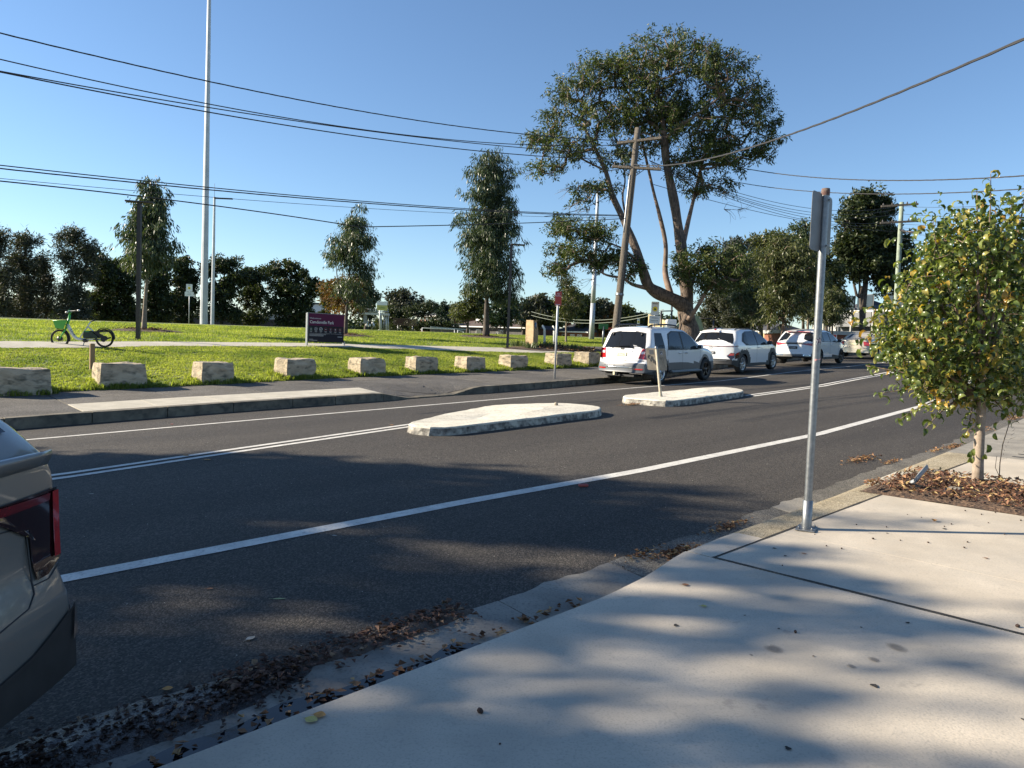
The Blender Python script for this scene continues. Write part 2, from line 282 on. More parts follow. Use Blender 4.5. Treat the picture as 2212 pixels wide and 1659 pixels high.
# ------------------------------------------------------------------ object helpers
OFF = {}
def tag(o, label=None, cat=None, group=None, kind=None):
    if label: o['label'] = label
    if label and len(label.split()) > 16: print('LONG', len(label.split()), label)
    if cat: o['category'] = cat
    if group: o['group'] = group
    if kind: o['kind'] = kind
    return o
def thing(name, loc, label, cat, group=None, rz=0., world=True):
    """an Empty at the thing's base; with world=True its parts are given in world coordinates"""
    o = bpy.data.objects.new(name, None); COL.objects.link(o); o.empty_display_size = .3
    o.location = tuple(float(a) for a in loc); o.rotation_euler = (0, 0, rz)
    OFF[o] = np.array(o.location) if world else np.zeros(3)
    return tag(o, label, cat, group)
class MB:
    def __init__(s): s.v = []; s.f = []; s.n = 0; s.sm = []
    def add(s, vs, fs, smooth=False):
        k = s.n; s.v.extend([tuple(map(float, p)) for p in vs]); s.n += len(vs)
        for f in fs: s.f.append([i+k for i in f]); s.sm.append(smooth)
        return s
    def box(s, c, d, R=None, bev=0.):
        x, y, z = d[0]/2, d[1]/2, d[2]/2; c = np.array(c, float)
        if not bev:
            P = [(-x,-y,-z),(x,-y,-z),(x,y,-z),(-x,y,-z),(-x,-y,z),(x,-y,z),(x,y,z),(-x,y,z)]
            F = [(0,3,2,1),(4,5,6,7),(0,1,5,4),(1,2,6,5),(2,3,7,6),(3,0,4,7)]
        else:
            b = bev; P = []; F = []
            def ring(z_, i):
                return [(-x+i,-y+b,z_),(-x+b,-y+i,z_),(x-b,-y+i,z_),(x-i,-y+b,z_),(x-i,y-b,z_),(x-b,y-i,z_),(-x+b,y-i,z_),(-x+i,y-b,z_)]
            P = ring(-z, b)+ring(-z+b, 0)+ring(z-b, 0)+ring(z, b)
            for r in range(3):
                for i in range(8): F.append((r*8+i, r*8+(i+1) % 8, (r+1)*8+(i+1) % 8, (r+1)*8+i))
            F.append(tuple(range(7, -1, -1))); F.append(tuple(range(24, 32)))
        P = np.array(P)
        if R is not None: P = P @ np.array(R).T
        return s.add(P+c, F)
    def tube(s, pts, r, n=8, cap=True, smooth=True, flat=None):
        pts = [np.array(p, float) for p in pts]; m = len(pts)
        rs = [r]*m if np.isscalar(r) else list(r)
        vs = []; up = None
        for i, p in enumerate(pts):
            t = (pts[min(i+1, m-1)]-pts[max(i-1, 0)]); t = t/(np.linalg.norm(t)+1e-9)
            if up is None:
                up = np.array([0, 0, 1.]) if abs(t[2]) < .9 else np.array([1., 0, 0])
            a = np.cross(up, t); a /= np.linalg.norm(a)+1e-9; b = np.cross(t, a); up = b
            fa, fb = (1, 1) if flat is None else flat
            for k in range(n):
                q = 2*pi*k/n; vs.append(p+rs[i]*(fa*cos(q)*a+fb*sin(q)*b))
        fs = []
        for i in range(m-1):
            for k in range(n):
                fs.append((i*n+k, i*n+(k+1) % n, (i+1)*n+(k+1) % n, (i+1)*n+k))
        s.add(vs, fs, smooth)
        if cap:
            k0 = s.n-len(vs); s.f.append([k0+i for i in range(n-1, -1, -1)]); s.sm.append(False)
            s.f.append([k0+(m-1)*n+i for i in range(n)]); s.sm.append(False)
        return s
    def lathe(s, c, ax, prof, n=24, smooth=True):
        """prof: (distance along axis, radius)"""
        ax = np.array(ax, float); ax /= np.linalg.norm(ax); h = np.array([0, 0, 1.]) if abs(ax[2]) < .9 else np.array([1., 0, 0])
        a = np.cross(h, ax); a /= np.linalg.norm(a); b = np.cross(ax, a); c = np.array(c, float); vs = []; fs = []
        for (d, r) in prof:
            for k in range(n):
                q = 2*pi*k/n; vs.append(c+ax*d+r*(cos(q)*a+sin(q)*b))
        for i in range(len(prof)-1):
            for k in range(n): fs.append((i*n+k, i*n+(k+1) % n, (i+1)*n+(k+1) % n, (i+1)*n+k))
        return s.add(vs, fs, smooth)
    def disc(s, c, ax, r, n=24):
        ax = np.array(ax, float); ax /= np.linalg.norm(ax); h = np.array([0, 0, 1.]) if abs(ax[2]) < .9 else np.array([1., 0, 0])
        a = np.cross(h, ax); a /= np.linalg.norm(a); b = np.cross(ax, a); c = np.array(c, float)
        return s.add([c+r*(cos(2*pi*k/n)*a+sin(2*pi*k/n)*b) for k in range(n)], [tuple(range(n))])
    def prism(s, poly, lo, hi, smooth=False):
        """poly: list of (x,y) ccw, lo/hi: z or function(x,y)"""
        f = lambda g, p: g(p[0], p[1]) if callable(g) else g
        n = len(poly); vs = [(p[0], p[1], f(lo, p)) for p in poly]+[(p[0], p[1], f(hi, p)) for p in poly]
        fs = [(i, (i+1) % n, n+(i+1) % n, n+i) for i in range(n)]+[tuple(range(n-1, -1, -1)), tuple(range(n, 2*n))]
        return s.add(vs, fs, smooth)
    def extr(s, poly, o, a, b, c, d):
        """polygon in plane (o + x*a + y*b), thickness from c0 to c1 along c; d=(t0,t1)"""
        o = np.array(o, float); a = np.array(a, float); b = np.array(b, float); c = np.array(c, float); n = len(poly)
        vs = [o+p[0]*a+p[1]*b+d[0]*c for p in poly]+[o+p[0]*a+p[1]*b+d[1]*c for p in poly]
        fs = [(i, (i+1) % n, n+(i+1) % n, n+i) for i in range(n)]+[tuple(range(n-1, -1, -1)), tuple(range(n, 2*n))]
        return s.add(vs, fs)
    def build(s, name, mat, parent=None, kind=None, label=None, cat=None, group=None):
        off = OFF.get(parent, np.zeros(3)) if parent else np.zeros(3)
        me = bpy.data.meshes.new(name); V_ = np.array(s.v) - off
        me.from_pydata([tuple(p) for p in V_], [], s.f)
        if any(s.sm): me.polygons.foreach_set('use_smooth', s.sm)
        me.materials.append(M[mat] if isinstance(mat, str) else mat); me.update()
        o = bpy.data.objects.new(name, me); COL.objects.link(o)
        if parent: o.parent = parent; OFF[o] = off
        return tag(o, label, cat, group, kind)
def top(mb, name, mat, label, cat, group=None, kind=None):
    """a one-mesh thing: origin moved to its base"""
    V_ = np.array(mb.v); c = np.array([V_[:, 0].mean(), V_[:, 1].mean(), V_[:, 2].min()])
    mb.v = [tuple(p) for p in V_-c]
    o = mb.build(name, mat, None, kind, label, cat, group); o.location = c; return o
def npmesh(name, verts, quads, mat, parent=None, smooth=False):
    off = OFF.get(parent, np.zeros(3)) if parent else np.zeros(3)
    me = bpy.data.meshes.new(name); nv = len(verts); nf = len(quads); k = quads.shape[1]
    me.vertices.add(nv); me.vertices.foreach_set('co', (verts-off).astype(np.float32).ravel())
    me.loops.add(nf*k); me.loops.foreach_set('vertex_index', quads.astype(np.int32).ravel())
    me.polygons.add(nf); me.polygons.foreach_set('loop_start', np.arange(0, nf*k, k, dtype=np.int32))
    if smooth: me.polygons.foreach_set('use_smooth', np.ones(nf, bool))
    me.update(calc_edges=True); me.materials.append(M[mat] if isinstance(mat, str) else mat)
    o = bpy.data.objects.new(name, me); COL.objects.link(o)
    if parent: o.parent = parent; OFF[o] = off
    return o
def text(s, size, o, a, b, mat, name, parent, align='LEFT', thick=.0, squash=1.):
    """lettering built as flat mesh at o, reading along a, up along b"""
    cu = bpy.data.curves.new('t', 'FONT'); cu.body = s; cu.size = size; cu.align_x = align; cu.resolution_u = 2; cu.extrude = thick
    ob = bpy.data.objects.new('t', cu); COL.objects.link(ob); dg = bpy.context.evaluated_depsgraph_get()
    me = bpy.data.meshes.new_from_object(ob.evaluated_get(dg)); bpy.data.objects.remove(ob)
    a = np.array(a, float); b = np.array(b, float); o = np.array(o, float); n = np.cross(a, b); off = OFF.get(parent, np.zeros(3))
    co = np.empty(len(me.vertices)*3); me.vertices.foreach_get('co', co); co = co.reshape(-1, 3)
    W_ = o+co[:, :1]*a*squash+co[:, 1:2]*b+co[:, 2:3]*n-off
    me.vertices.foreach_set('co', W_.astype(np.float32).ravel()); me.update(); me.materials.clear(); me.materials.append(M[mat])
    ob = bpy.data.objects.new(name, me); COL.objects.link(ob); ob.parent = parent; OFF[ob] = off
    return ob
def copy_tree(o, parent=None):
    c = o.copy(); COL.objects.link(c)
    if parent: c.parent = parent
    for ch in [x for x in o.children]: copy_tree(ch, c)
    return c
def sheet(name, us, vs, zf, mat, kind='structure', parent=None):
    """surface over a list of u stations; vs(u) gives the list of v values there"""
    P = []; n = None
    for u in us:
        row = vs(u); n = len(row)
        for v in row: P.append(uv(u, v, zf(u, v)))
    P = np.array(P); Q = []
    for i in range(len(us)-1):
        for j in range(n-1): Q.append((i*n+j, (i+1)*n+j, (i+1)*n+j+1, i*n+j+1))
    o = npmesh(name, P, np.array(Q), mat, parent, True); tag(o, kind=kind); return o
def lin(a, b, n): return list(np.linspace(a, b, n))
US = sorted(set([round(x, 3) for x in lin(-40, 0, 21)+lin(0, 20, 81)+lin(20, 40, 41)+lin(40, 120, 41)]))

# ------------------------------------------------------------------ ground, road, pavements
def tile(mb, u0, u1, v0, v1, zf, dz=0., th=.06, nu=4, nv=3, gap=.006):
    """slab following the ground with side faces; v0/v1 numbers or functions of u"""
    f0 = v0 if callable(v0) else (lambda u: v0); f1 = v1 if callable(v1) else (lambda u: v1)
    P = []; u0 += gap; u1 -= gap
    for i in range(nu+1):
        u = u0+(u1-u0)*i/nu; a = f0(u)+gap; b = f1(u)-gap
        for j in range(nv+1):
            v = a+(b-a)*j/nv; P.append(uv(u, v, zf(u, v)+dz))
    n = len(P); F = []; W_ = nv+1
    for i in range(nu):
        for j in range(nv): F.append((i*W_+j, (i+1)*W_+j, (i+1)*W_+j+1, i*W_+j+1))
    ring = [j for j in range(nv+1)]+[i*W_+nv for i in range(1, nu+1)]+[nu*W_+j for j in range(nv-1, -1, -1)]+[i*W_ for i in range(nu-1, 0, -1)]
    bot = [P[k]-np.array([0, 0, th]) for k in ring]; m = len(ring)
    for k in range(m): F.append((ring[k], ring[(k+1) % m], n+(k+1) % m, n+k))
    mb.add(list(P)+bot, F); return mb
def gbase(u, v):
    z = ground(u, v); return z-.35
sheet('ground', lin(-200, 300, 51), lambda u: lin(-200, 12, 12)+lin(14, 60, 24)+lin(70, 400, 12),
      lambda u, v: (ground(max(min(u, 110), -55), max(min(v, 110), -12)) - .45), 'soil')
road = sheet('road', US, lambda u: lin(lp(u), kf(u)+.05, 22), zroad, 'asphalt')
# near side: gutter pan, kerb, pavement
gut = sheet('gutter', US, lambda u: lin(kn(u)-.02, lp(u)+.0, 4), lambda u, v: zroad(u, lp(u)) + .004 - .035*(lp(u)-v)/.45 if v > kn(u)+.01 else zroad(u, lp(u))-.03, 'joint')
def zgut(u, v):
    a = kn(u); b = lp(u)+.02*sin(u*9)+.015*sin(u*23+1)
    return zroad(u, lp(u)) + .012 - .045*min(1, max(0, (b-v)/(b-a)))
GU = [-8, -5, -2.6, .3, 3.15, 4.28, 5.9, 6.85, 7.45, 9.0, 10.4, 12.0, 14, 16.5, 19, 22]
for i in range(len(GU)-1):
    a, b = GU[i], GU[i+1]; m_ = 'old_concrete' if (b < 4.4 or i == 7) else 'gutter_stone'
    g = MB(); tile(g, a, b, lambda u: kn(u)-.01, lambda u: lp(u)+.02*sin(u*9)+.015*sin(u*23+1), zgut, .004, .05, 10, 3, .004)
    g.build('gutter_stone', m_, gut)
path = sheet('pavement', US, lambda u: [-30, -12, -6, -3, 0, 1.5, kn(u)-.02], lambda u, v: znear(u, v)-.014, 'joint')
def zn(u, v): return znear(u, v)
KU = [4.68, 5.42, 7.1, 8.35, 9.3, 11.35]
for i, (a, b) in enumerate(zip(KU[:-1], KU[1:])):
    g = MB(); tile(g, a, b, 2.765, kn, lambda u, v: zn(u, v)-(.012 if v > kn(u)-.05 else 0), 0, .16, 8, 5, .004)
    g.build('kerb_stone', 'concrete' if i == 0 else ('pale_concrete' if i == 3 else 'aggregate'), path)
def slab(a, b, v0, v1, mat, dz=0, nu=6, nv=6, gap=.013):
    g = MB(); tile(g, a, b, v0, v1, zn, dz, .012, nu, nv, gap); return g.build('slab', mat, path)
# the slab at the corner runs out to the kerb and curves with it
for a, b in ((-12, -6), (-6, -2.4), (-2.4, 4.68)): slab(a, b, -3.2, kn, 'concrete', 0, 40, 6)
slab(4.68, 5.68, -3.2, 2.755, 'concrete', 0, 6, 6, .003); slab(5.68, 7.80, -3.2, 2.755, 'concrete', 0, 6, 6, .003); slab(7.80, 9.3, -3.2, .25, 'concrete')
slab(9.3, 11.35, -3.2, 2.755, 'concrete', .002)
for a, b in ((11.35, 13.6), (13.6, 16), (16, 19), (19, 23), (23, 30), (30, 40)): slab(a, b, -3.2, lambda u: kn(u), 'old_concrete' if a < 12 else 'old_concrete', -.004)
for u_ in (11.55, 11.85, 12.15):
    g = MB(); tile(g, u_, u_+.03, 1.6, 2.5, zn, .004, .002, 1, 3, 0); g.build('groove', 'ink', path)
for (u0, v0, u1, v1, wd) in ((4.683, 2.775, 4.683, -3.1, .026), (4.68, 2.762, 11.3, 2.762, .018)):
    a_, b_ = np.array([u0, v0]), np.array([u1, v1]); d_ = b_-a_; n_ = np.array([-d_[1], d_[0]])/np.linalg.norm(d_)*wd/2; g = MB(); m_ = 24; P = []
    for i in range(m_+1):
        q = a_+d_*i/m_; w1 = 1+.25*sin(i*2.3)+.15*sin(i*5.1)
        for s_ in (-1, 1): e_ = q+n_*s_*w1; P.append(g3(e_[0], e_[1], .0035))
    g.add(P, [(2*i, 2*i+1, 2*i+3, 2*i+2) for i in range(m_)]); g.build('joint_filler', 'joint', path)
# darker stains on the near slab
def blot(name, u, v, ru, rv, mat, parent, seed, dz=.0035, n=26):
    r_ = random.Random(seed); pts = []
    for k in range(n):
        q = 2*pi*k/n; s_ = 1+.22*sin(3*q+seed)+.12*sin(7*q+2*seed)+r_.uniform(-.05, .05)
        pts.append(g3(u+ru*cos(q)*s_, v+rv*sin(q)*s_, dz))
    c = g3(u, v, dz); g = MB(); g.add(pts+[c], [(k, (k+1) % n, n) for k in range(n)]); return g.build(name, mat, parent)
for (x, y, ru, rv, sd) in ((1672, 1402, .07, .05, 1), (1935, 1398, .055, .07, 2), (1885, 1425, .04, .035, 3), (1622, 1416, .015, .012, 4), (1840, 1440, .03, .03, 7)):
    p = gp(x, y); blot('stain', p@U, p@V, ru, rv, 'stain', path, sd)
for k in range(34):
    u = random.uniform(1.2, 7.4); v = random.uniform(-.6, 2.6); q = random.uniform(.006, .017); blot('spot', u, v, q, q*random.uniform(.7, 1.2), 'joint', path, k, .0042, 9)
# far side: kerb, pavement panels, pale strip
fp = sheet('far_pavement', US, lambda u: lin(kf(u)+.05, lg(u)+.3, 6), lambda u, v: zfar(u, v)-.03, 'kerb')
ku = -12.
while ku < 75:
    L_ = random.choice([1.0, 1.25, 1.5, .8]) if ku < 22 else 3.
    g = MB(); tile(g, ku, ku+L_, kf, lambda u: kf(u)+.17, lambda u, v: zfar(u, v)+random.uniform(-.003, .003), .004, .26, 4, 1, .007)
    g.build('kerb_stone', 'kerb', fp); ku += L_
for i in range(5):
    a = 3.3+i*1.24; g = MB(); tile(g, a, a+1.24, lambda u: kf(u)+.175, lambda u: kf(u)+1.22, zfar, .004, .05, 4, 3, .007); g.build('panel', 'pale_concrete', fp)
pu = -11.8
while pu < 74:
    L_ = 1.9 if pu < 22 else 4
    inn = (lambda u: kf(u)+1.225) if 3.0 < pu+.1 < 9.4 else (lambda u: kf(u)+.175)
    if pu < 3.3 < pu+L_: L_ = 3.3-pu
    if pu < 9.5 < pu+L_: L_ = 9.5-pu
    if L_ < .3: L_ += 0
    mid = lambda u: (kf(u)+1.25+lg(u))/2+.2
    for s0, s1 in ((inn, mid), (mid, lambda u: lg(u)+.05)):
        g = MB(); dzr = random.uniform(0, .004)
        if L_ > .12: tile(g, pu, pu+L_, s0, s1, zfar, dzr, .05, 5, 4, .010); g.build('panel', random.choice(['path_asphalt', 'path_asphalt', 'path_asphalt2']), fp)
    pu += L_
# worn patches of the crossing and a repair in the road
blot('patch', 10.8, 15.0, .55, .5, 'path_asphalt', fp, 5, .009)
# ---- markings (flat paint, about 4 mm up)
def line(name, pts, wd, mat='road_paint', dz=.004):
    P = []; Q = []; us = np.arange(pts[0][0], pts[-1][0]+.01, .4)
    for i, u in enumerate(us):
        v = itp(u, pts)
        for s_ in (-.5, .5): P.append(uv(u, v+s_*wd, zroad(u, v+s_*wd)+dz))
        if i: k = 2*i; Q.append((k-2, k, k+1, k-1))
    o = npmesh(name, np.array(P), np.array(Q), mat, road); return o
line('edge_line', [(-10, 5.45), (1.2, 5.41), (4.5, 5.37), (7.1, 5.25), (12, 5.28), (18.5, 5.78), (26, 6.9), (34, 8.3), (50, 11)], .15)
line('edge_line', [(-10, 11.6), (2.45, 11.99), (5.56, 12.23), (11.9, 12.56), (17.3, 12.80), (24.4, 12.85), (33, 13.3), (40, 14.2), (55, 16.5)], .10)
for s_ in (-.105, .105):
    line('centre_line', [(-10, 8.0+s_), (1.84, 8.78+s_), (3.87, 9.21+s_), (7.4, 9.9+s_)], .10)
    line('centre_line', [(16.9, 9.25+s_), (21.4, 9.58+s_), (26.7, 9.9+s_), (34, 11+s_), (50, 14+s_)], .10)

# ---- traffic islands
def island(poly, label, seed):
    """poly in (u,v)"""
    c = np.mean([uv(a, b) for a, b in poly], axis=0); u0, v0 = c@U, c@V; c[2] = zroad(u0, v0)
    t = thing('traffic_island', c, label, 'traffic island', 'painted concrete traffic islands')
    r_ = random.Random(seed); pts = []; n = len(poly)
    for i in range(n):
        a, b = poly[i], poly[(i+1) % n]; m = max(1, int(math.dist(a, b)/.18))
        for k in range(m):
            q = k/m; pts.append((a[0]+(b[0]-a[0])*q+r_.uniform(-.012, .012), a[1]+(b[1]-a[1])*q+r_.uniform(-.012, .012)))
    # soften the corners
    for _ in range(2): pts = [((pts[i-1][0]+4*p[0]+pts[(i+1) % len(pts)][0])/6, (pts[i-1][1]+4*p[1]+pts[(i+1) % len(pts)][1])/6) for i, p in enumerate(pts)]
    m = len(pts); cu = np.mean(pts, axis=0)
    def ringz(s, h): return [uv(cu[0]+(p[0]-cu[0])*s, cu[1]+(p[1]-cu[1])*s, zroad(*p)+h+(r_.uniform(-.004, .004) if h > .05 else 0)) for p in pts]
    g = MB(); R0 = ringz(1.015, -.03); R1 = ringz(1.0, .105)
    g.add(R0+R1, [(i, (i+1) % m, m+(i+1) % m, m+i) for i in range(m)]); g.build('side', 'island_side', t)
    g = MB(); rings = [ringz(1.0, .105), ringz(.996, .125), ringz(.985, .132), ringz(.7, .136), ringz(.35, .138)]
    vs = sum(rings, []); fs = []
    for k in range(4): fs += [(k*m+i, k*m+(i+1) % m, (k+1)*m+(i+1) % m, (k+1)*m+i) for i in range(m)]
    fs.append(tuple(4*m+i for i in range(m))); g.add(vs, fs, False); g.build('top', 'island_paint', t)
    return t
island([(6.5, 9.0), (6.62, 8.68), (6.85, 8.55), (8.5, 8.62), (10.47, 8.70), (10.95, 9.0), (10.98, 9.6), (10.8, 10.1), (9.54, 10.56), (7.84, 9.9), (6.6, 9.3)],
       'long white-painted concrete island with a pointed left end and no sign post', 3)
island([(12.84, 10.0), (12.98, 8.99), (13.37, 8.93), (15, 9.05), (16.41, 9.18), (16.95, 9.42), (17.3, 9.8), (17.5, 10.27), (17.02, 10.5), (15.63, 10.42), (13.3, 10.37)],
       'white-painted concrete island that carries the short post with two plates', 5)

# ---- park lawn
sheet('lawn', lin(-40, 0, 21)+lin(.8, 40, 50)+lin(42, 110, 25), lambda u: lin(lg(u), 24, 14)[:-1]+lin(24, 60, 26)[:-1]+lin(60, 170, 14) if lg(u) < 23 else lin(lg(u), 60, 39)[:-1]+lin(60, 170, 14), lambda u, v: zpark(u, v)+.012, 'grass_base')
def ribbon(name, us, vc, wd, mat, dz=.03, n=3):
    P = []; Q = []
    for i, u in enumerate(us):
        c = itp(u, vc); h = (itp(u, wd) if isinstance(wd, list) else wd)/2
        for j in range(n+1):
            v = c-h+2*h*j/n; P.append(uv(u, v, zpark(u, v)+dz))
    for i in range(len(us)-1):
        for j in range(n): k = i*(n+1)+j; Q.append((k, k+n+1, k+n+2, k+1))
    return tag(npmesh(name, np.array(P), np.array(Q), mat, None, True), kind='structure')
PC = [(-40, 20.5), (5.4, 23.25), (7.4, 23.7), (12.7, 23.9), (21.6, 22.4), (30, 22.6)]
ribbon('park_path', lin(-40, 26, 67), PC, 1.5, 'pale_concrete')
ribbon('side_path', lin(23, 44, 43), [(23, 23.2), (30, 22.6), (36, 23), (44, 25)], [(23, .3), (25.5, 2.5), (32, 4.5), (44, 4)], 'path_asphalt', .036, 6)
def pathdist(u, v): return abs(v-itp(u, PC)) if u < 26 else 9
# far tree-belt ground is the lowered back of the lawn; mulch rings
def disc_bed(name, c, ru, rv, seed, parent=None):
    r_ = random.Random(seed); u, v = c@U, c@V; n = 28; P = []
    for rr in (1, .8, .5, .2):
        for k in range(n):
            q = 2*pi*k/n; s_ = (1+.12*sin(3*q+seed)+.06*sin(8*q)) if rr > .7 else 1
            a, b = u+ru*rr*s_*cos(q), v+rv*rr*s_*sin(q); P.append(uv(a, b, ground(a, b)+.02+.06*(1-rr)+(.02 if rr < 1 else 0)+r_.uniform(0, .02)))
    F = []
    for i in range(3): F += [(i*n+k, i*n+(k+1) % n, (i+1)*n+(k+1) % n, (i+1)*n+k) for k in range(n)]
    F.append(tuple(3*n+k for k in range(n))); g = MB(); g.add(P, F, True)
    o = g.build('mulch_bed', 'mulch', parent); return o

# ---- grass: real blades, scattered with geometry nodes
def tuft(name, nb, h, spread, seed):
    r_ = random.Random(seed); g = MB()
    for _ in range(nb):
        a = r_.uniform(0, 2*pi); rr = spread*sqrt(r_.random()); x, y = rr*cos(a), rr*sin(a); b = r_.uniform(0, 2*pi)
        hh = h*r_.uniform(.55, 1.15); wd = .004+h*.045; ln = r_.uniform(.15, .75)*hh
        dx, dy = cos(b), sin(b); sx, sy = -dy*wd, dx*wd
        g.add([(x-sx, y-sy, -.01), (x+sx, y+sy, -.01), (x+dx*ln*.35+sx*.8, y+dy*ln*.35+sy*.8, hh*.6), (x+dx*ln*.35-sx*.8, y+dy*ln*.35-sy*.8, hh*.6), (x+dx*ln, y+dy*ln, hh)], [(0, 1, 2, 3), (3, 2, 4)])
    me = bpy.data.meshes.new(name); me.from_pydata(g.v, [], g.f); me.materials.append(M['grass_blade']); o = bpy.data.objects.new(name, me); return o
def scatter(name, pts, src, smin, smax, label, cat):
    me = bpy.data.meshes.new(name); me.vertices.add(len(pts)); me.vertices.foreach_set('co', np.array(pts, np.float32).ravel()); me.update()
    o = bpy.data.objects.new(name, me); COL.objects.link(o)
    ng = bpy.data.node_groups.new(name, 'GeometryNodeTree'); ng.interface.new_socket('Geometry', in_out='INPUT', socket_type='NodeSocketGeometry'); ng.interface.new_socket('Geometry', in_out='OUTPUT', socket_type='NodeSocketGeometry')
    N = ng.nodes; L = ng.links; gi = N.new('NodeGroupInput'); go = N.new('NodeGroupOutput'); ip = N.new('GeometryNodeInstanceOnPoints')
    L.new(gi.outputs[0], ip.inputs['Points']); oi = N.new('GeometryNodeObjectInfo'); oi.inputs['Object'].default_value = src; oi.inputs['As Instance'].default_value = True
    L.new(oi.outputs['Geometry'], ip.inputs['Instance'])
    rr = N.new('FunctionNodeRandomValue'); rr.data_type = 'FLOAT_VECTOR'; rr.inputs[0].default_value = (-.12, -.12, 0); rr.inputs[1].default_value = (.12, .12, 6.283)
    L.new(rr.outputs[0], ip.inputs['Rotation'])
    rs = N.new('FunctionNodeRandomValue'); rs.data_type = 'FLOAT'; rs.inputs[2].default_value = smin; rs.inputs[3].default_value = smax; rs.inputs['Seed'].default_value = 5
    L.new(rs.outputs[1], ip.inputs['Scale']); L.new(ip.outputs[0], go.inputs[0])
    md = o.modifiers.new('scatter', 'NODES'); md.node_group = ng
    return tag(o, label, cat, None, 'stuff')
def tuft_source(o):
    # the source patch stands in the lawn itself
    COL.objects.link(o); return o
TUFT_EXCL = []
def sample_grass(n, u0, u1, v0f, v1, jitter=0.):
    out = []
    for _ in range(n):
        u = random.uniform(u0, u1); a = v0f(u); v = a+(v1-a)*random.random()
        if pathdist(u, v) < .72: continue
        if u > 23 and 23 < v < 28: 
            if abs(v-itp(u, [(23, 23.2), (30, 22.6), (36, 23), (44, 25)])) < itp(u, [(23, .1), (25.5, 1.2), (32, 2.2), (44, 2)]): continue
        bad = False
        for (cu, cv, ru, rv) in TUFT_EXCL:
            if ((u-cu)/ru)**2+((v-cv)/rv)**2 < 1: bad = True; break
        if bad: continue
        out.append(tuple(uv(u, v, zpark(u, v))))
    return out

# ------------------------------------------------------------------ sandstone blocks
def block(x, y, L_, W_, H_, label, seed, rot=0., bulge=0.):
    """front left bottom corner seen at x,y; the long side runs along the road"""
    p = gp(x, y); u, v = p@U, p@V; r_ = random.Random(seed)
    e = atan2(lg(u+.5)-lg(u-.5), 1)+rot; a = U*cos(e)+V*sin(e); b = -U*sin(e)+V*cos(e)
    c = p+a*L_/2+b*W_/2; zb = ground(c@U, c@V)-.10; TUFT_EXCL.append((c@U, c@V, L_/2+.02, W_/2+.02))
    bm = bmesh.new(); bmesh.ops.create_grid(bm, x_segments=1, y_segments=1, size=.5); bm.free()
    bm = bmesh.new(); bmesh.ops.create_cube(bm, size=1)
    bmesh.ops.bevel(bm, geom=bm.edges[:], offset=.028, segments=1, affect='EDGES', profile=.5)
    bmesh.ops.subdivide_edges(bm, edges=bm.edges[:], cuts=3, use_grid_fill=True)
    from mathutils import noise
    for q in bm.verts:
        n1 = noise.noise(Vector((q.co.x*2.1+seed*5, q.co.y*2.1, q.co.z*2.1)))*.055+noise.noise(Vector((q.co.x*6+seed*3, q.co.y*6, q.co.z*6)))*.025
        tz = 1-.10*max(0, q.co.z) + bulge*(.25-q.co.z**2)
        q.co = Vector((q.co.x*L_*tz, q.co.y*W_*tz, (q.co.z+.5)*(H_+.16))) + q.co.normalized()*n1
    me = bpy.data.meshes.new('sandstone_block'); bm.to_mesh(me); bm.free(); me.polygons.foreach_set('use_smooth', [False]*len(me.polygons))
    me.materials.append(M['sandstone']); o = bpy.data.objects.new('sandstone_block', me); COL.objects.link(o)
    o.location = (c[0], c[1], zb); o.rotation_euler = (0, 0, atan2(a[1], a[0]))
    tag(o, label, 'stone block', 'sandstone blocks along the edge of the lawn'); BLK.append((c@U, c@V, L_, W_)); return o
BLK = []
block(-30, 858, 1.05, .6, .44, 'sandstone block cut off by the left edge of the photo', 1)
block(217, 840, .92, .62, .41, 'wide sandstone block in front of the short timber post', 2)
block(436, 831, .80, .5, .40, 'low sandstone block with an orange left end, right of the one at the timber post', 3)
block(620, 820, .88, .62, .40, 'sandstone block in front of the left leg of the maroon park sign', 4)
block(779, 814, .84, .62, .39, 'rough-topped sandstone block just right of the park sign', 5, 0, .1)
block(898, 808, .87, .55, .39, 'sandstone block with a sawn flat top, second to the right of the park sign', 6)
block(1008, 805, .85, .6, .38, 'rounded sandstone block left of the centre lamp post foot', 7)
block(1103, 799, .88, .6, .37, 'sandstone block between the centre lamp post and the red sign', 8)
block(1203, 795, .88, .62, .40, 'sandstone block directly behind the red sign post', 9)
block(1272, 792, .88, .68, .42, 'rough brown sandstone block beside the rear of the white and grey four-wheel drive', 10, .05, .2)

# short timber post
p = gp(199, 800); g = MB(); R = np.column_stack([U, V, [0, 0, 1]])
top(g.box(p+np.array([0, 0, .28]), (.10, .09, .68), R, .012), 'timber_post', 'timber', 'short square timber post standing in the lawn behind a wide sandstone block', 'post')

# ------------------------------------------------------------------ lamps, masts, poles
def lamp(x, y, d, ytop, label, arm=.55, both=False, thick=.055):
    b = on(x, y, d); t_ = at(x, ytop, d); h = t_[2]-b[2]
    t = thing('street_lamp', b, label, 'street lamp', 'dark slim lamp posts in the park')
    g = MB(); g.box(b+[0, 0, h/2-.05], (thick*2, thick*2, h+.1)); g.build('pole', 'dark_metal', t)
    g = MB(); dirv = np.array([.96, .25, 0]); n = np.cross([0, 0, 1], dirv); R = np.column_stack([dirv, n, [0, 0, 1]])
    c = b+np.array([0, 0, h-.02])+dirv*(0 if both else arm/2); g.box(c, (arm*1.1, .26, .05), R, .015); g.build('lamp_head', 'dark_metal', t)
    g = MB(); g.box(b+[0, 0, .008], (.24, .24, .02)); g.build('base_plate', 'dark_metal', t); return t
lamp(298, 742, 23.6, 438, 'dark lamp post beside the green-basketed bike, in front of the tall conical tree', .75, True)
lamp(1096, 753, 31.6, 528, 'dark lamp post near the sandstone plaque stone, arm to the right', .55)
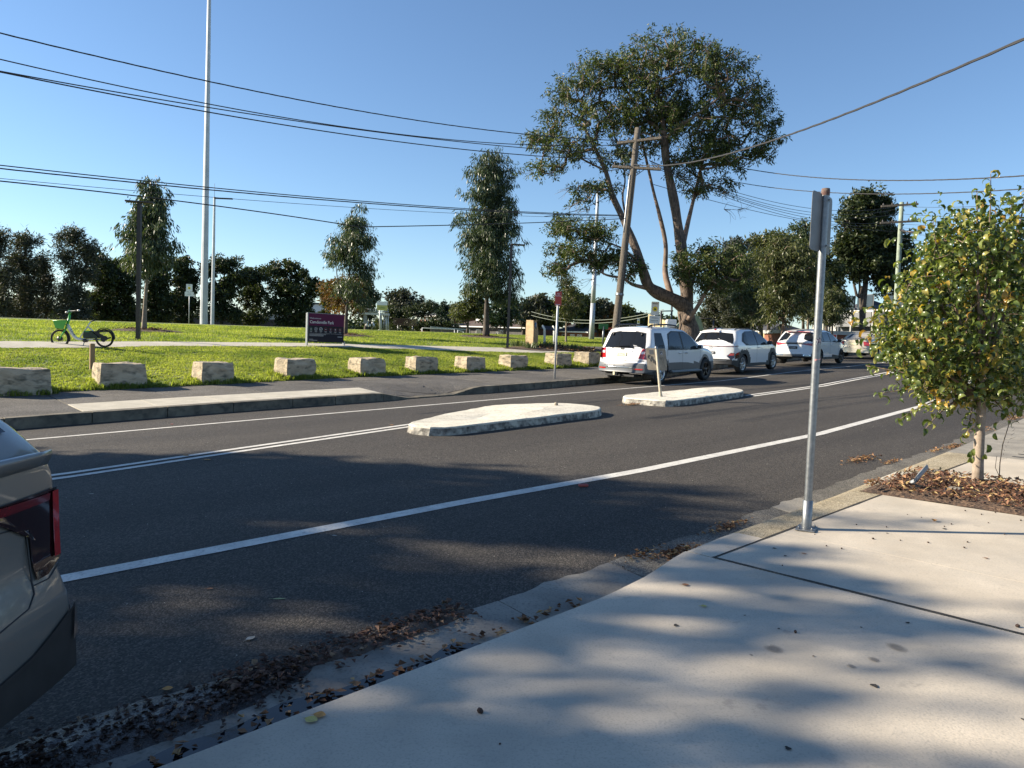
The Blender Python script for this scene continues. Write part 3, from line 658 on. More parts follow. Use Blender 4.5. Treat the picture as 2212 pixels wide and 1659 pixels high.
def mast(name, x, y, d, ytop, rb, rt, label, mat='galv_light', n=10, lean=0.):
    b = on(x, y, d); tz = at(x, ytop, d)[2] if ytop is not None else None; h = (tz-b[2]) if tz else 26
    t = thing(name, b, label, 'floodlight mast', 'tall pale floodlight masts'); segs = 4
    for i in range(segs):
        z0, z1 = h*i/segs, h*(i+1)/segs; r0 = rb+(rt-rb)*i/segs; r1 = rb+(rt-rb)*(i+1)/segs
        g = MB(); L_ = np.array([lean, 0, 0]); g.tube([b+[0, 0, z0-.05]+L_*z0, b+[0, 0, z1]+L_*z1], [r0, r1], n, True, n > 10); g.build('mast_section', mat, t)
    return t, b, h
t, b, h = mast('floodlight_mast', 440, 704, 45, -120, .22, .085, 'tallest pale tapered mast at left, running out of the top of the photo')
g = MB(); g.box(b+[0, 0, h], (2.4, .3, .3)); g.build('lamp_head', 'galv_light', t)
t, b, h = mast('floodlight_mast', 458.5, 704, 62, 428, .16, .09, 'thinner mast just right of the tallest one, with a dark lamp arm', 'galv_light')
g = MB(); g.tube([b+[0, 0, h], b+[0, 0, h+1.1]], .015, 5); g.box(b+[.75, 0, h-.1], (1.5, .18, .10)); g.build('lamp_arm', 'dark_metal', t)
t, b, h = mast('floodlight_mast', 1277.5, 732, 52, 418, .19, .10, 'tall white mast between the red sign and the leaning timber power pole', 'galv_light', 14)

# main timber power pole, leaning right
PB = on(1324, 735, 28.5); PT = at(1378, 277, 28.8)
pole = thing('power_pole', PB, 'weathered grey timber power pole leaning right in front of the big tree', 'power pole')
g = MB(); pts = [PB+(PT-PB)*q for q in lin(-.02, 1, 14)]; g.tube(pts, lin(.155, .115, 14), 12); g.build('pole_shaft', 'pole_wood', pole)
CA = (PT-PB)/np.linalg.norm(PT-PB)
def crossarm(c, hl, dirv, par, mat='pole_wood'):
    dirv = dirv/np.linalg.norm(dirv); g = MB(); n = np.cross(CA, dirv); n /= np.linalg.norm(n); R = np.column_stack([dirv, n, np.cross(dirv, n)])
    g.box(c, (2*hl, .10, .10), R, .01); g.build('crossarm', mat, par)
    return dirv, n
ARM = at(1422, 294, 28.4)-at(1325, 306, 29.0)
A1 = PB+(PT-PB)*.945; A2 = PB+(PT-PB)*.83
d1, n1 = crossarm(A1+V*-.14, .86, ARM, pole); d2, n2 = crossarm(A2+V*-.14, .95, at(1430, 350, 28.4)-at(1318, 344, 29.0), pole)
for c, d_, hl in ((A1, d1, .86), (A2, d2, .95)):
    for s_ in (-.9, -.5, .5, .9):
        g = MB(); q = c+V*-.14+d_*hl*s_; g.lathe(q+[0, 0, .05], (0, 0, 1), [(0, .02), (.03, .035), (.06, .022), (.09, .034), (.12, .015)], 8); g.build('insulator', 'dark_metal', pole)
for q0, q1 in ((.90, .945), (.79, .83)):
    g = MB()
    c0 = PB+(PT-PB)*q0; c1 = PB+(PT-PB)*q1
    g.tube([c0, c1+d1*.5-V*.1], .014, 5); g.tube([c0, c1-d1*.5-V*.1], .014, 5); g.build('brace', 'dark_metal', pole)
g = MB(); c0 = PB+(PT-PB)*.30; g.lathe(c0, CA, [(-.04, .165), (.04, .165)], 12); g.build('metal_band', 'galv', pole)
g = MB(); g.tube([PB+(PT-PB)*q+np.array([.10, -.13, 0])*1. for q in lin(.28, .82, 12)], .012, 5); g.build('down_cable', 'cable', pole)
g = MB(); c0 = PB+(PT-PB)*.62
g.tube([PB+(PT-PB)*q+np.array([-.12, -.06, 0])*1. for q in lin(.56, .80, 8)], .03, 6); g.build('conduit', 'galv_light', pole)

# second, pale green power pole further up the street
P2 = on(1931, 752, 48); T2 = at(1948, 437, 48)
pole2 = thing('power_pole', P2, 'pale green power pole behind the yellow-leaved street tree, carrying two crossarms', 'power pole')
g = MB(); g.tube([P2+(T2-P2)*q for q in lin(-.01, 1, 8)], lin(.17, .13, 8), 12); g.build('pole_shaft', 'pole_green', pole2)
for yy, xa, xb in ((444, 1900, 1980), (480, 1898, 1985)):
    a, b = at(xa, yy+3, 47.8), at(xb, yy-2, 47.4); g = MB(); dv = (b-a)/np.linalg.norm(b-a); n_ = np.cross([0, 0, 1], dv); R = np.column_stack([dv, n_, np.cross(dv, n_)])
    g.box((a+b)/2-[0, .2, 0], (np.linalg.norm(b-a), .1, .12), R); g.build('crossarm', 'pole_wood', pole2)
    for q in (.06, .3, .7, .94):
        g = MB(); g.lathe(a+(b-a)*q-[0, .2, 0], (0, 0, 1), [(0, .03), (.1, .05), (.2, .02)], 6); g.build('insulator', 'dark_metal', pole2)
g = MB(); g.tube([at(1990, 503, 46), at(1955, 500, 47), at(1945, 496, 47.7)], .07, 6); g.build('transformer_lead', 'dark_metal', pole2)

# ---- wires
def wire(samples, r, label, mat='cable', wob=0., group='overhead wires over the road'):
    """samples: list of (x,y,d); a smooth run of cable through them"""
    P = [at(*s_) for s_ in samples]; n = len(P); pts = []
    ts = np.cumsum([0]+[np.linalg.norm(P[i+1]-P[i]) for i in range(n-1)]); T = np.linspace(0, ts[-1], 60)
    P = np.array(P); C_ = [np.polyfit(ts, P[:, k], 1 if k < 2 else 2) if n > 2 else np.polyfit(ts, P[:, k], 1) for k in range(3)]
    for q in T: pts.append(np.array([np.polyval(C_[k], q) for k in range(3)]))
    g = MB()
    if wob:
        for ph in (0, 2.1, 4.2):
            g.tube([p_+wob*np.array([0, cos(i*1.3+ph), sin(i*1.3+ph)]) for i, p_ in enumerate(pts)], r*.6, 5, False)
    else: g.tube(pts, r, 5, False)
    o = top(g, 'power_line', mat, label, 'cable', group); return o
LD = lambda x, y, y2, y3, yp, xp=1355, dp=28.4: [(-40, y-4, 14.2), (0, y, 14.8), (600, y2, 18.8), (1130, y3, 24.75), (xp, yp, dp)]
wire(LD(0, 70, 203, 290, 303, 1325, 28.9), .016, 'topmost wire at the left edge of the photo, running to the leaning power pole', wob=.008)
wire(LD(0, 125, 248, 319, 309, 1355), .013, 'upper wire of the close group of three that starts mid-left')
wire(LD(0, 147, 262, 324, 331, 1420), .013, 'middle wire of the close group of three that starts mid-left')
wire(LD(0, 153, 270, 331, 346, 1330, 28.9), .015, 'lowest wire of the close group of three that starts mid-left')
wire(LD(0, 356, 419, 459, 464, 1352), .012, 'thin upper cable of the lower pair at left, running past the park masts')
wire(LD(0, 363, 424, 461, 466, 1352), .016, 'twisted cable just beneath the thin upper one of the lower pair', wob=.006)
wire(LD(0, 385, 437, 468, 470, 1352), .006, 'very thin support wire above the lowest cable at left')
wire([(-40, 386, 14.2), (0, 391, 14.8), (300, 425, 16.5), (560, 458, 18.45), (780, 490, 20.45)], .014, 'lowest cable at left, as far as its low point in front of the slender tree')
wire([(780, 490, 20.45), (900, 488, 21.75), (1130, 482, 24.75), (1352, 472, 28.4)], .014, 'lowest cable from its low point to the leaning power pole')
wire([(1352, 398, 28.3), (1250, 452, 24), (1180, 467, 21)], .01, 'short dark cable sloping down left from the leaning power pole')
wire([(1372, 355, 28.4), (1480, 350, 20.4), (1600, 325, 15.9), (1850, 243, 10.7), (2212, 84, 7.4), (2260, 60, 7.1)], .016, 'thick twisted service cable sweeping to the top right corner', wob=.010)
wire([(1560, 352, 36), (1700, 378, 30), (1860, 390, 26), (2212, 380, 20), (2260, 376, 19)], .018, 'upper of the two wires crossing behind the top of the street tree', wob=.01)
wire([(1560, 386, 36), (1700, 408, 30), (1860, 421, 26), (2212, 408, 20), (2260, 404, 19)], .016, 'lower of the two wires crossing behind the top of the street tree', wob=.008)
for i, (ya, ym, yb) in enumerate(((345, 432, 446), (347, 440, 452), (350, 446, 462), (352, 452, 480), (356, 458, 484), (396, 462, 500))):
    wire([(1400+i*3, ya, 28.4), (1560, ya+(ym-ya)*.72, 32.3), (1760, ym+18, 39), (1935, yb, 47.6)], .012, ['topmost', 'second', 'third', 'fourth', 'fifth', 'lowest'][i]+' wire of the bundle between the leaning pole and the pale green pole', group='wires between the two power poles')
for i, (ya, yb) in enumerate(((446, 436), (462, 462), (484, 478), (492, 494), (503, 510), (515, 530))):
    wire([(1950, ya, 47.6), (2080, (ya+yb)/2+6, 38), (2260, yb, 30)], .010, ['topmost', 'second', 'third', 'fourth', 'fifth', 'lowest'][i]+' wire running right from the pale green pole behind the street tree', group='wires right of the pale green pole')

# ------------------------------------------------------------------ signs
def rrect(w_, h_, r, n=4):
    P = []
    for cx, cy, q0 in ((w_/2-r, h_/2-r, 0), (-w_/2+r, h_/2-r, pi/2), (-w_/2+r, -h_/2+r, pi), (w_/2-r, -h_/2+r, 1.5*pi)):
        for k in range(n+1): q = q0+pi/2*k/n; P.append((cx+r*cos(q), cy+r*sin(q)))
    return P
Z = np.array([0, 0, 1.])
# near pole on the pavement, two plates seen edge-on and from behind
p = gp(1742, 1143); dN = 5.80
npole = thing('sign_pole', p, 'near galvanised steel sign pole bolted to the pavement, with a star sticker', 'sign pole')
tp = at(1784, 406, p@np.array([0, 1, 0])*1.0+.0); tp = p+(tp-p)*1.0; hN = tp[2]-p[2]; ax = (tp-p)/np.linalg.norm(tp-p)
g = MB(); g.lathe(p, ax, [(.20, .0315), (hN-.06, .0315)], 28); g.build('pole', 'galv', npole)
g = MB(); g.lathe(p, ax, [(hN-.062, .0335), (hN-.03, .0345), (hN-.005, .032), (hN, .0)], 24); g.build('cap', mk('rust_cap', (.09, .03, .022), (.15, .12, .10), 40, .8), npole)
g = MB(); g.lathe(p, ax, [(.012, .039), (.235, .039), (.24, .032)], 28); g.build('sleeve', 'galv', npole)
g = MB(); R = np.column_stack([U*cos(.3)+V*sin(.3), -U*sin(.3)+V*cos(.3), Z]); g.box(p+[0, 0, .007], (.21, .15, .012), R, .003); bpl = g.build('base_plate', 'galv', npole)
for a_, b_ in ((-.08, -.05), (.08, -.05), (.08, .05), (-.08, .05)):
    g = MB(); q = p+R[:, 0]*a_+R[:, 1]*b_; g.lathe(q, Z, [(.012, .0105), (.024, .0105), (.024, 0)], 6, False); g.lathe(q, Z, [(.02, .005), (.034, .005), (.034, 0)], 8); g.build('bolt', 'galv', npole)
side = np.array([.97, -.24, 0]); fr = np.cross(side, ax)
for s_, a_, off_ in ((-1, np.array([-.70, -.71, 0]), np.array([-.026, -.01, 0])), (1, np.array([.55, .83, 0]), np.array([.026, .02, 0]))):
    nn = np.cross(a_, ax); c = p+ax*(hN-.285)+a_*.10+off_
    g = MB(); g.extr(rrect(.20, .47, .035), c, a_, ax, nn, (-.0015, .0015)); g.build('plate', 'sign_back', npole)
for zz in (.10, .47):
    g = MB(); q = p+ax*(hN-zz); g.lathe(q, ax, [(-.012, .035), (.012, .035)], 20); g.build('clamp', 'galv', npole)
    g = MB(); g.lathe(q+np.array([.02, -.034, 0]), (.2, -1, 0), [(0, .008), (.012, .008), (.012, 0)], 6, False); g.build('bolt', 'galv', npole)
# stickers wrap the pole's front
def wrap(poly, zc_, q0, r, name, mat, par, base=p, ax_=ax):
    """poly in metres around/along the pole, star-shaped, centre at angle q0"""
    a0 = np.array([1., 0, 0]); a0 -= ax_*(a0@ax_); a0 /= np.linalg.norm(a0); b0 = np.cross(ax_, a0); P = []
    rings = 3
    for rr in range(1, rings+1):
        for (x, y) in poly:
            x, y = x*rr/rings, y*rr/rings; q = q0+x/r; P.append(base+ax_*(zc_+y)+r*(cos(q)*a0+sin(q)*b0))
    P.append(base+ax_*zc_+r*(cos(q0)*a0+sin(q0)*b0)); n = len(poly); F = [(k, (k+1) % n, rings*n) for k in range(n)]
    for i in range(rings-1): F += [(i*n+k, (i+1)*n+k, (i+1)*n+(k+1) % n, i*n+(k+1) % n) for k in range(n)]
    g = MB(); g.add(P, F); return g.build(name, mat, par)
star = lambda R_, r_: [((R_ if k % 2 == 0 else r_)*cos(pi/2+k*pi/5), (R_ if k % 2 == 0 else r_)*sin(pi/2+k*pi/5)) for k in range(10)]
zs_ = (1148-737)/1600*p[1]*1.003
wrap(star(.043, .020), zs_, -pi/2+.25, .0322, 'star_sticker', 'white_ink', npole); wrap(star(.038, .017), zs_, -pi/2+.25, .0328, 'star_sticker', mk('sticker_purple', (.045, .03, .07), rough=.5), npole)
wrap([(.013*cos(q), .012*sin(q)) for q in lin(0, 2*pi, 13)[:-1]], zs_, -pi/2+.25, .0334, 'star_sticker', mk('sticker_face', (.35, .28, .27), rough=.5), npole)
wrap([(-.03, -.016), (.03, -.005), (.03, .016), (-.03, .004)], zs_-.155, -pi/2+.2, .0322, 'torn_sticker', mk('sticker_pink', (.55, .42, .40), (.50, .16, .16), 90, .6), npole)

# red no-stopping sign on the far pavement
p = gp(1198, 818); t_ = at(1201, 631, np.dot(p-[0, 0, EYE], FW)); h = t_[2]-p[2]
ns = thing('no_stopping_sign', p, 'red NO STOPPING sign on a thin steel post on the far pavement', 'street sign')
g = MB(); g.tube([p-[0, 0, .05], p+[0, 0, h]], .030, 14); g.build('post', 'galv_light', ns)
g = MB(); g.lathe(p, Z, [(h, .03), (h+.03, .022), (h+.03, 0)], 12); g.build('cap', 'dark_metal', ns)
sa = np.array([.985, .17, 0]); sn = np.array([.17, -.985, 0])
c = p+sn*.034+Z*(h-.20); g = MB(); g.extr(rrect(.20, .42, .02), c, sa, Z, sn, (-.002, .002)); g.build('sign_plate', 'sign_red', ns)
text('NO', .062, c+sn*.0035+Z*.118, sa, Z, 'white_ink', 'lettering', ns, 'CENTER'); text('STOPPING', .047, c+sn*.0035+Z*.062, sa, Z, 'white_ink', 'lettering', ns, 'CENTER', 0, .78)
g = MB(); g.extr([(-.06, -.006), (.07, -.006), (.07, .006), (-.06, .006)], c+sn*.0035-Z*.18, sa, Z, sn, (0, .001)); g.extr([(-.08, 0), (-.055, -.018), (-.055, .018)], c+sn*.0035-Z*.18, sa, Z, sn, (0, .001)); g.build('arrow', 'white_ink', ns)

# short post with two plates on the second island
p = gp(1427, 854, .13); d_ = np.dot(p-[0, 0, EYE], FW); t_ = at(1417.5, 750, d_)
ks = thing('keep_left_post', p, 'short beige post with two graffitied plates seen from behind, on the right traffic island', 'street sign')
ax2 = (t_-p)/np.linalg.norm(t_-p); h2 = np.linalg.norm(t_-p)
g = MB(); g.lathe(p, ax2, [(-.03, .045), (.05, .034), (.12, .032), (h2, .030), (h2+.012, .02), (h2+.012, 0)], 14); g.build('post', mk('beige_post', (.46, .41, .31), (.36, .32, .25), 20, .8), ks)
g = MB(); g.lathe(p+ax2*h2, ax2, [(-.04, .036), (.0, .038), (.025, .028), (.03, 0)], 12); g.build('cap', 'galv', ks)
for s_, (dx, dy) in ((-1, (-.96, .28)), (1, (.93, .37))):
    a_ = np.array([dx, dy, 0]); a_ /= np.linalg.norm(a_); n_ = np.cross(a_, ax2); n_ = n_ if n_[1] < 0 else -n_
    c = p+ax2*(h2-.275)+a_*.118+n_*.0; poly = rrect(.245, .50, .035)
    g = MB(); g.extr(poly, c, a_, ax2, n_, (-.003, .003)); pl = g.build('plate', 'stained_plate', ks)
    aa = a_ if s_ == 1 else -a_; o_ = c+n_*.0045
    if s_ == -1:
        g = MB(); g.extr(rrect(.09, .10, .01), o_+ax2*.16-aa*.0, aa, ax2, n_, (0, .0008)); g.build('sticker', 'sign_back', pl)
        def scr(pts, w_=.006):
            g = MB(); g.tube([o_+aa*x+ax2*y+n_*.001 for x, y in pts], w_, 4, True, False, (1, .15)); return g
        for st in ([(-.09, .10), (-.095, .02)], [(-.055, .10), (-.092, .055), (-.06, .0)], [(-.045, -.05), (-.02, .06), (.0, .07), (.005, -.03)], [(-.035, -.0), (.01, .015)],
                   [(.02, -.06), (.015, -.01), (.03, .0), (.045, -.05), (.03, -.09), (.02, -.06)], [(.06, -.12), (.065, -.04)], [(.06, -.06), (.09, -.05), (.085, -.13)], [(.1, -.07), (.105, -.15)], [(.08, -.1), (.11, -.09)]):
            scr(st).build('graffiti', 'ink', pl)
    else:
        g = MB(); g.extr(rrect(.068, .072, .004), o_+ax2*.145-aa*.0, aa, ax2, n_, (0, .0006)); g.build('sticker', 'soft_white', pl)
        g = MB(); g.extr(rrect(.056, .060, .004), o_+ax2*.145-aa*.0+n_*.001, aa, ax2, n_, (0, .0006)); g.build('sticker', 'ink', pl)
        g = MB(); g.extr([(-.02, -.02), (.0, -.024), (.02, -.012), (.01, .0), (.018, .018), (0, .008), (-.008, -.006)], o_+ax2*.145+n_*.0018, aa, ax2, n_, (0, .0006)); g.build('sticker_print', 'soft_white', pl)
        for st in ([(-.05, .05), (-.03, -.0), (.03, .06), (.0, .04)], [(-.01, .0), (.02, -.06), (.05, .0)], [(-.02, -.09), (.05, -.06), (.0, -.13)], [(.02, -.13), (.08, -.16), (.04, -.09)]):
            g = MB(); g.tube([o_+aa*x+ax2*y+n_*.001 for x, y in st], .0035, 4, True, False, (1, .15)); g.build('graffiti', mk('graffiti_grey', (.12, .105, .08), rough=.7), pl)
g = MB(); p1 = gp(1201, 879, .13)
g.lathe(p1, Z, [(0, .045), (.03, .035), (.05, .04), (.09, .025), (.085, 0)], 9, False)
top(g, 'post_stub', 'stained_plate', 'broken stub of a sign post on the pointed traffic island', 'post stub')

# park sign
pl_ = on(662, 750, 25.6); pr_ = on(742, 753, 26.6); dd = pr_-pl_; Ls = np.linalg.norm(dd[:2]); a_ = np.array([dd[0], dd[1], 0])/Ls; n_ = np.cross(a_, Z); n_ = n_ if n_[1] < 0 else -n_
zt = at(668, 676, 25.6)[2]; zb = at(668, 738, 25.6)[2]; zg0 = min(pl_[2], pr_[2]); H_ = zt-zb
pk = thing('park_sign', pl_+a_*Ls/2, 'maroon and dark grey welcome sign of the park on two steel legs', 'sign')
for q, nm in ((0, 'leg'), (1, 'leg')):
    b = pl_+a_*Ls*q; b[2] = ground(b@U, b@V)
    g = MB(); R = np.column_stack([a_, -n_, Z]); hh = zt-b[2]+.05 if q == 0 else zb-b[2]+.1; g.box(b+Z*(hh/2-.05), (.035, .11, hh), R); g.extr([(-.03, 0), (.07, 0), (.0, .14)], b+n_*.0, n_, Z, a_, (-.02, .02)); g.build(nm, 'galv', pk)
c = pl_+a_*Ls/2; c[2] = zb
g = MB(); R = np.column_stack([a_, -n_, Z]); g.box(c+Z*H_/2, (Ls-.04, .05, H_), R); brd = g.build('board', 'navy', pk)
g = MB(); g.box(c+Z*(H_+.006), (Ls-.0, .07, .014), R); g.build('frame', 'galv', pk)
g = MB(); f0 = c+n_*.0275; g.extr([(-Ls/2+.02, H_*.57), (Ls/2-.02, H_*.57), (Ls/2-.02, H_), (-Ls/2+.02, H_)], f0, a_, Z, n_, (0, .003)); g.build('header_panel', 'maroon', pk)
f1 = f0+n_*.0045; X0 = -Ls/2+.085
text('Welcome to', H_*.085, f1+a_*X0+Z*H_*.80, a_, Z, 'soft_white', 'lettering', pk)
text('Camdenville Park', H_*.155, f1+a_*X0+Z*H_*.645, a_, Z, 'white_ink', 'lettering', pk, 'LEFT', 0, .86); text('Camdenville Park', H_*.155, f1+a_*(X0+.004)+Z*H_*.647, a_, Z, 'white_ink', 'lettering', pk, 'LEFT', 0, .86)
for k in range(7):
    cx = -Ls/2+.14+k*(Ls-.26)/6.3; col = ['green_ring', 'soft_white', 'white_ink', 'red_ring', 'red_ring', 'red_ring', 'red_ring'][k]
    g = MB(); n = 20; r0, r1 = .052, .060; oc = f0+n_*.002+a_*cx+Z*H_*.455
    vs = [oc+r*(cos(2*pi*i/n)*a_+sin(2*pi*i/n)*Z) for r in (r0, r1) for i in range(n)]; g.add(vs, [(i, (i+1) % n, n+(i+1) % n, n+i) for i in range(n)]); g.build('symbol_ring', col, pk)
    g = MB(); sh = [[(-.02, -.03), (.0, .035), (.02, -.03)], [(-.03, -.02), (.0, .03), (.03, -.028), (.0, -.01)], [(-.03, -.01), (.0, .02), (.03, .015), (.01, -.02)], [(-.03, -.01), (.03, -.01), (.03, .004), (-.03, .004)], [(-.012, -.03), (.004, .03), (.016, .03), (.006, -.03)], [(-.02, -.02), (-.018, .02), (.018, .02), (.022, -.02)], [(-.03, -.025), (.0, .03), (.03, -.025), (.0, -.0)]][k]
    g.extr(sh, oc, a_, Z, n_, (0, .001)); g.build('symbol', 'soft_white', pk)
    for j, wd in enumerate((.05, .035)):
        g = MB(); g.extr([(-wd, -.004), (wd, -.004), (wd, .004), (-wd, .004)], f0+n_*.002+a_*cx+Z*(H_*(.375-.025*j)), a_, Z, n_, (0, .001)); g.build('caption', 'soft_white', pk)
for (yy, x1, x0, th) in ((.30, Ls/2-.09, X0, .0025), (.265, .0, X0, .005), (.235, -.1, X0, .004), (.21, -.1, X0, .004), (.09, X0+.14, X0, .005), (.055, X0+.30, X0, .006), (.20, Ls/2-.09, Ls/2-.27, .009)):
    g = MB(); g.extr([(x0, -th), (x1, -th), (x1, th), (x0, th)], f0+n_*.002+Z*H_*yy, a_, Z, n_, (0, .001)); g.build('small_print', 'soft_white', pk)

# small dog-area signs
def doghint(x, y, d, ytop, label, wide=.34, left=0):
    b = on(x, y, d); h = at(x, ytop, d)[2]-b[2]; t = thing('information_sign', b, label, 'sign', 'white and yellow information signs in the park')
    g = MB(); g.tube([b, b+Z*h], .03, 8); g.build('post', 'galv_light', t); e = np.array([1, 0, 0.]); nn = np.array([0, -1., 0])
    for (zz, ww, hh) in ((h-.30, wide*.82, .6), (h-.80, wide*1.15, .36)):
        c = b+Z*zz+nn*.035; g = MB(); g.extr(rrect(ww, hh, .03), c, e, Z, nn, (-.004, .004)); g.build('plate', 'sign_white', t)
        if hh > .5:
            g = MB(); g.disc(c+nn*.006-Z*.02, nn, .11, 16); g.build('yellow_disc', 'sign_yellow', t)
            g = MB(); g.extr([(-.03, -.05), (.05, -.05), (.03, 0), (-.0, .05), (-.04, .03)], c+nn*.007-Z*.02, e, Z, nn, (0, .001)); g.build('symbol', 'ink', t)
            g = MB(); g.extr([(-.11, .2), (.11, .2), (.11, .23), (-.11, .23)], c+nn*.006, e, Z, nn, (0, .001)); g.build('small_print', 'sign_back', t)
        else:
            for k in range(6):
                g = MB(); g.disc(c+nn*.006+e*(-.14+k*.055)-Z*.04, nn, .018, 8); g.build('symbol', 'ink', t)
            g = MB(); g.extr([(-.14, .07), (.14, .07), (.14, .09), (-.14, .09)], c+nn*.006, e, Z, nn, (0, .001)); g.build('small_print', 'sign_back', t)
    return t
doghint(408, 703, 60, 614, 'white sign with a yellow disc on a thin post left of the tallest mast', .62)
doghint(1411, 742, 33, 652, 'white sign with a yellow disc standing just under the big tree’s left limb', .42)
doghint(1382*0+1378, 716, 70, 688, 'small pale sign post far behind the white mast', .3)

# ------------------------------------------------------------------ share bike
BD = 20.4
def bk(cx, cy, off=0.): return at((cx/5.924+160)/1.8517, (cy/5.924+1200)/1.8517, BD+off)
bk0 = on(178, 746, BD)
bike = thing('share_bike', bk0, 'white and green share bike with a green front basket parked on the park path', 'bicycle')
RW = .255
YA = np.array([.0, 1., 0.])
for nm, hc, rear in (('front_wheel', bk(470, 915), False), ('rear_wheel', bk(1530, 905), True)):
    g = MB(); n = 32; prof = [(-.012, RW-.035), (-.026, RW-.02), (-.018, RW-.003), (0, RW), (.018, RW-.003), (.026, RW-.02), (.012, RW-.035)]
    g.lathe(hc, YA, prof, n); tyre = g.build(nm, 'rubber', bike)
    g = MB(); g.lathe(hc, YA, [(-.011, RW-.036), (-.011, RW-.052), (.011, RW-.052), (.011, RW-.036)], n); g.build('rim', 'black', tyre)
    g = MB()
    for k in range(24):
        q = 2*pi*k/24; a = hc+.05*np.array([cos(q+.35), 0, sin(q+.35)])+YA*(.02*(-1)**k); b = hc+(RW-.05)*np.array([cos(q), 0, sin(q)]); g.tube([a, b], .0018, 3, False)
    g.build('spokes', 'galv', tyre)
    g = MB(); g.lathe(hc, YA, [(-.04, 0), (-.04, .065), (.04, .065), (.04, 0)], 20); g.build('hub', 'black', tyre)
    g = MB(); q0, q1 = ((-.25, 1.9) if not rear else (-.1, 2.6))
    P = [hc+(RW+.022)*np.array([cos(q), 0, sin(q)]) for q in lin(q0, q1, 14)]; g.tube(P, .034, 8, True, True, (1, .35)); g.build('mudguard', 'black', bike)
g = MB()
for s_ in (-.045, .045): g.tube([bk(470, 915, s_), bk(560, 760, s_), bk(625, 660, s_*.7)], [.016, .022, .024], 8)
g.tube([bk(625, 665), bk(660, 560), bk(712, 345)], [.036, .036, .03], 10); g.build('fork', 'bike_green', bike)
g = MB(); g.tube([bk(640, 570), bk(690, 670), bk(765, 800), bk(830, 885), bk(905, 925), bk(1010, 935)], [.05, .05, .046, .042, .038, .034], 12, True, True, (.75, 1)); fr_ = g.build('frame', 'bike_white', bike)
g = MB(); g.tube([bk(1010, 930), bk(1440, 935)], .024, 8); g.tube([bk(945, 900), bk(1075, 700), bk(1135, 640)], .017, 8); g.tube([bk(1145, 640), bk(1300, 765), bk(1455, 900), bk(1425, 945)], .017, 8); g.build('rear_frame', 'bike_white', bike)
g = MB(); poly = [(bk(x, y)) for x, y in ((1060, 730), (1220, 725), (1425, 905), (1060, 908), (1035, 870))]
g.add([q-YA*.05 for q in poly]+[q+YA*.05 for q in poly], [(0, 1, 2, 3, 4), (9, 8, 7, 6, 5)]+[(i, (i+1) % 5, 5+(i+1) % 5, 5+i) for i in range(5)]); bb = g.build('battery_box', mk('battery', (.018, .035, .022), rough=.4), bike)
g = MB(); poly = [bk(x, y) for x, y in ((1075, 742), (1190, 745), (1190, 760), (1075, 757))]; g.add([q-YA*.053 for q in poly], [(0, 1, 2, 3)]); g.build('sticker', 'bike_green', bb)
g = MB(); poly = [bk(x, y) for x, y in ((1220, 725), (1610, 735), (1740, 815), (1730, 870), (1600, 895), (1450, 795), (1420, 905))]; k_ = len(poly)
g.add([bk(x, y, -.05) for x, y in ((1230, 735), (1600, 735), (1620, 760), (1380, 765), (1590, 895), (1680, 870), (1690, 905), (1580, 940), (1520, 1000), (1450, 980), (1440, 900))], [tuple(range(11))])
g.add([bk(x, y, .05) for x, y in ((1230, 735), (1600, 735), (1620, 760), (1380, 765), (1590, 895), (1680, 870), (1690, 905), (1580, 940), (1520, 1000), (1450, 980), (1440, 900))], [tuple(range(10, -1, -1))])
g.add([bk(x, y, o_) for o_ in (-.05, .05) for x, y in ((1230, 735), (1600, 735), (1620, 760), (1380, 765), (1590, 895), (1680, 870), (1690, 905), (1580, 940), (1520, 1000), (1450, 980), (1440, 900))], [(i, (i+1) % 11, 11+(i+1) % 11, 11+i) for i in range(11)])
g.build('motor_cover', 'black', bike)
# basket: open tapered box
g = MB(); T_ = [bk(300, 490, -.17), bk(645, 480, -.17), bk(645, 480, .17), bk(300, 490, .17)]; B_ = [bk(365, 665, -.12), bk(555, 690, -.12), bk(555, 690, .12), bk(365, 665, .12)]
ce = sum(T_)/4; Ti = [ce+(q-ce)*.93 for q in T_]; Bi = [q+Z*.02 for q in B_]
g.add(T_+B_+Ti+Bi, [(i, (i+1) % 4, 4+(i+1) % 4, 4+i) for i in range(4)]+[(8+i, 8+(i+1) % 4, (i+1) % 4, i) for i in range(4)]+[(12+i, 12+(i+1) % 4, 8+(i+1) % 4, 8+i) for i in range(4)]+[(4, 5, 6, 7), (12, 13, 14, 15)])
bs = g.build('basket', 'bike_green', bike); g = MB(); g.tube(T_+[T_[0]], .009, 6); g.build('basket_rim', 'bike_green', bs)
g = MB(); g.tube([bk(712, 345), bk(705, 280), bk(690, 240)], .024, 8); g.build('stem', 'bike_green', bike)
g = MB(); g.tube([bk(920, 250, -.27), bk(800, 258, -.16), bk(700, 262, 0), bk(665, 300, .2), bk(660, 320, .3)], .013, 8); hb = g.build('handlebar', 'black', bike)
for q in (bk(915, 245, -.28), bk(632, 290, .22)): g = MB(); g.lathe(q, (1, -.3, .1), [(-.03, 0), (-.03, .024), (.03, .022), (.03, 0)], 8); g.build('grip', 'soft_white', hb)
g = MB(); g.box(bk(715, 270), (.09, .09, .07), None, .02); g.build('display', mk('display_teal', (.04, .16, .12), rough=.3), bike)
g = MB(); g.tube([bk(1100, 660), bk(1205, 515)], .018, 8); g.build('seat_post', 'bike_white', bike)
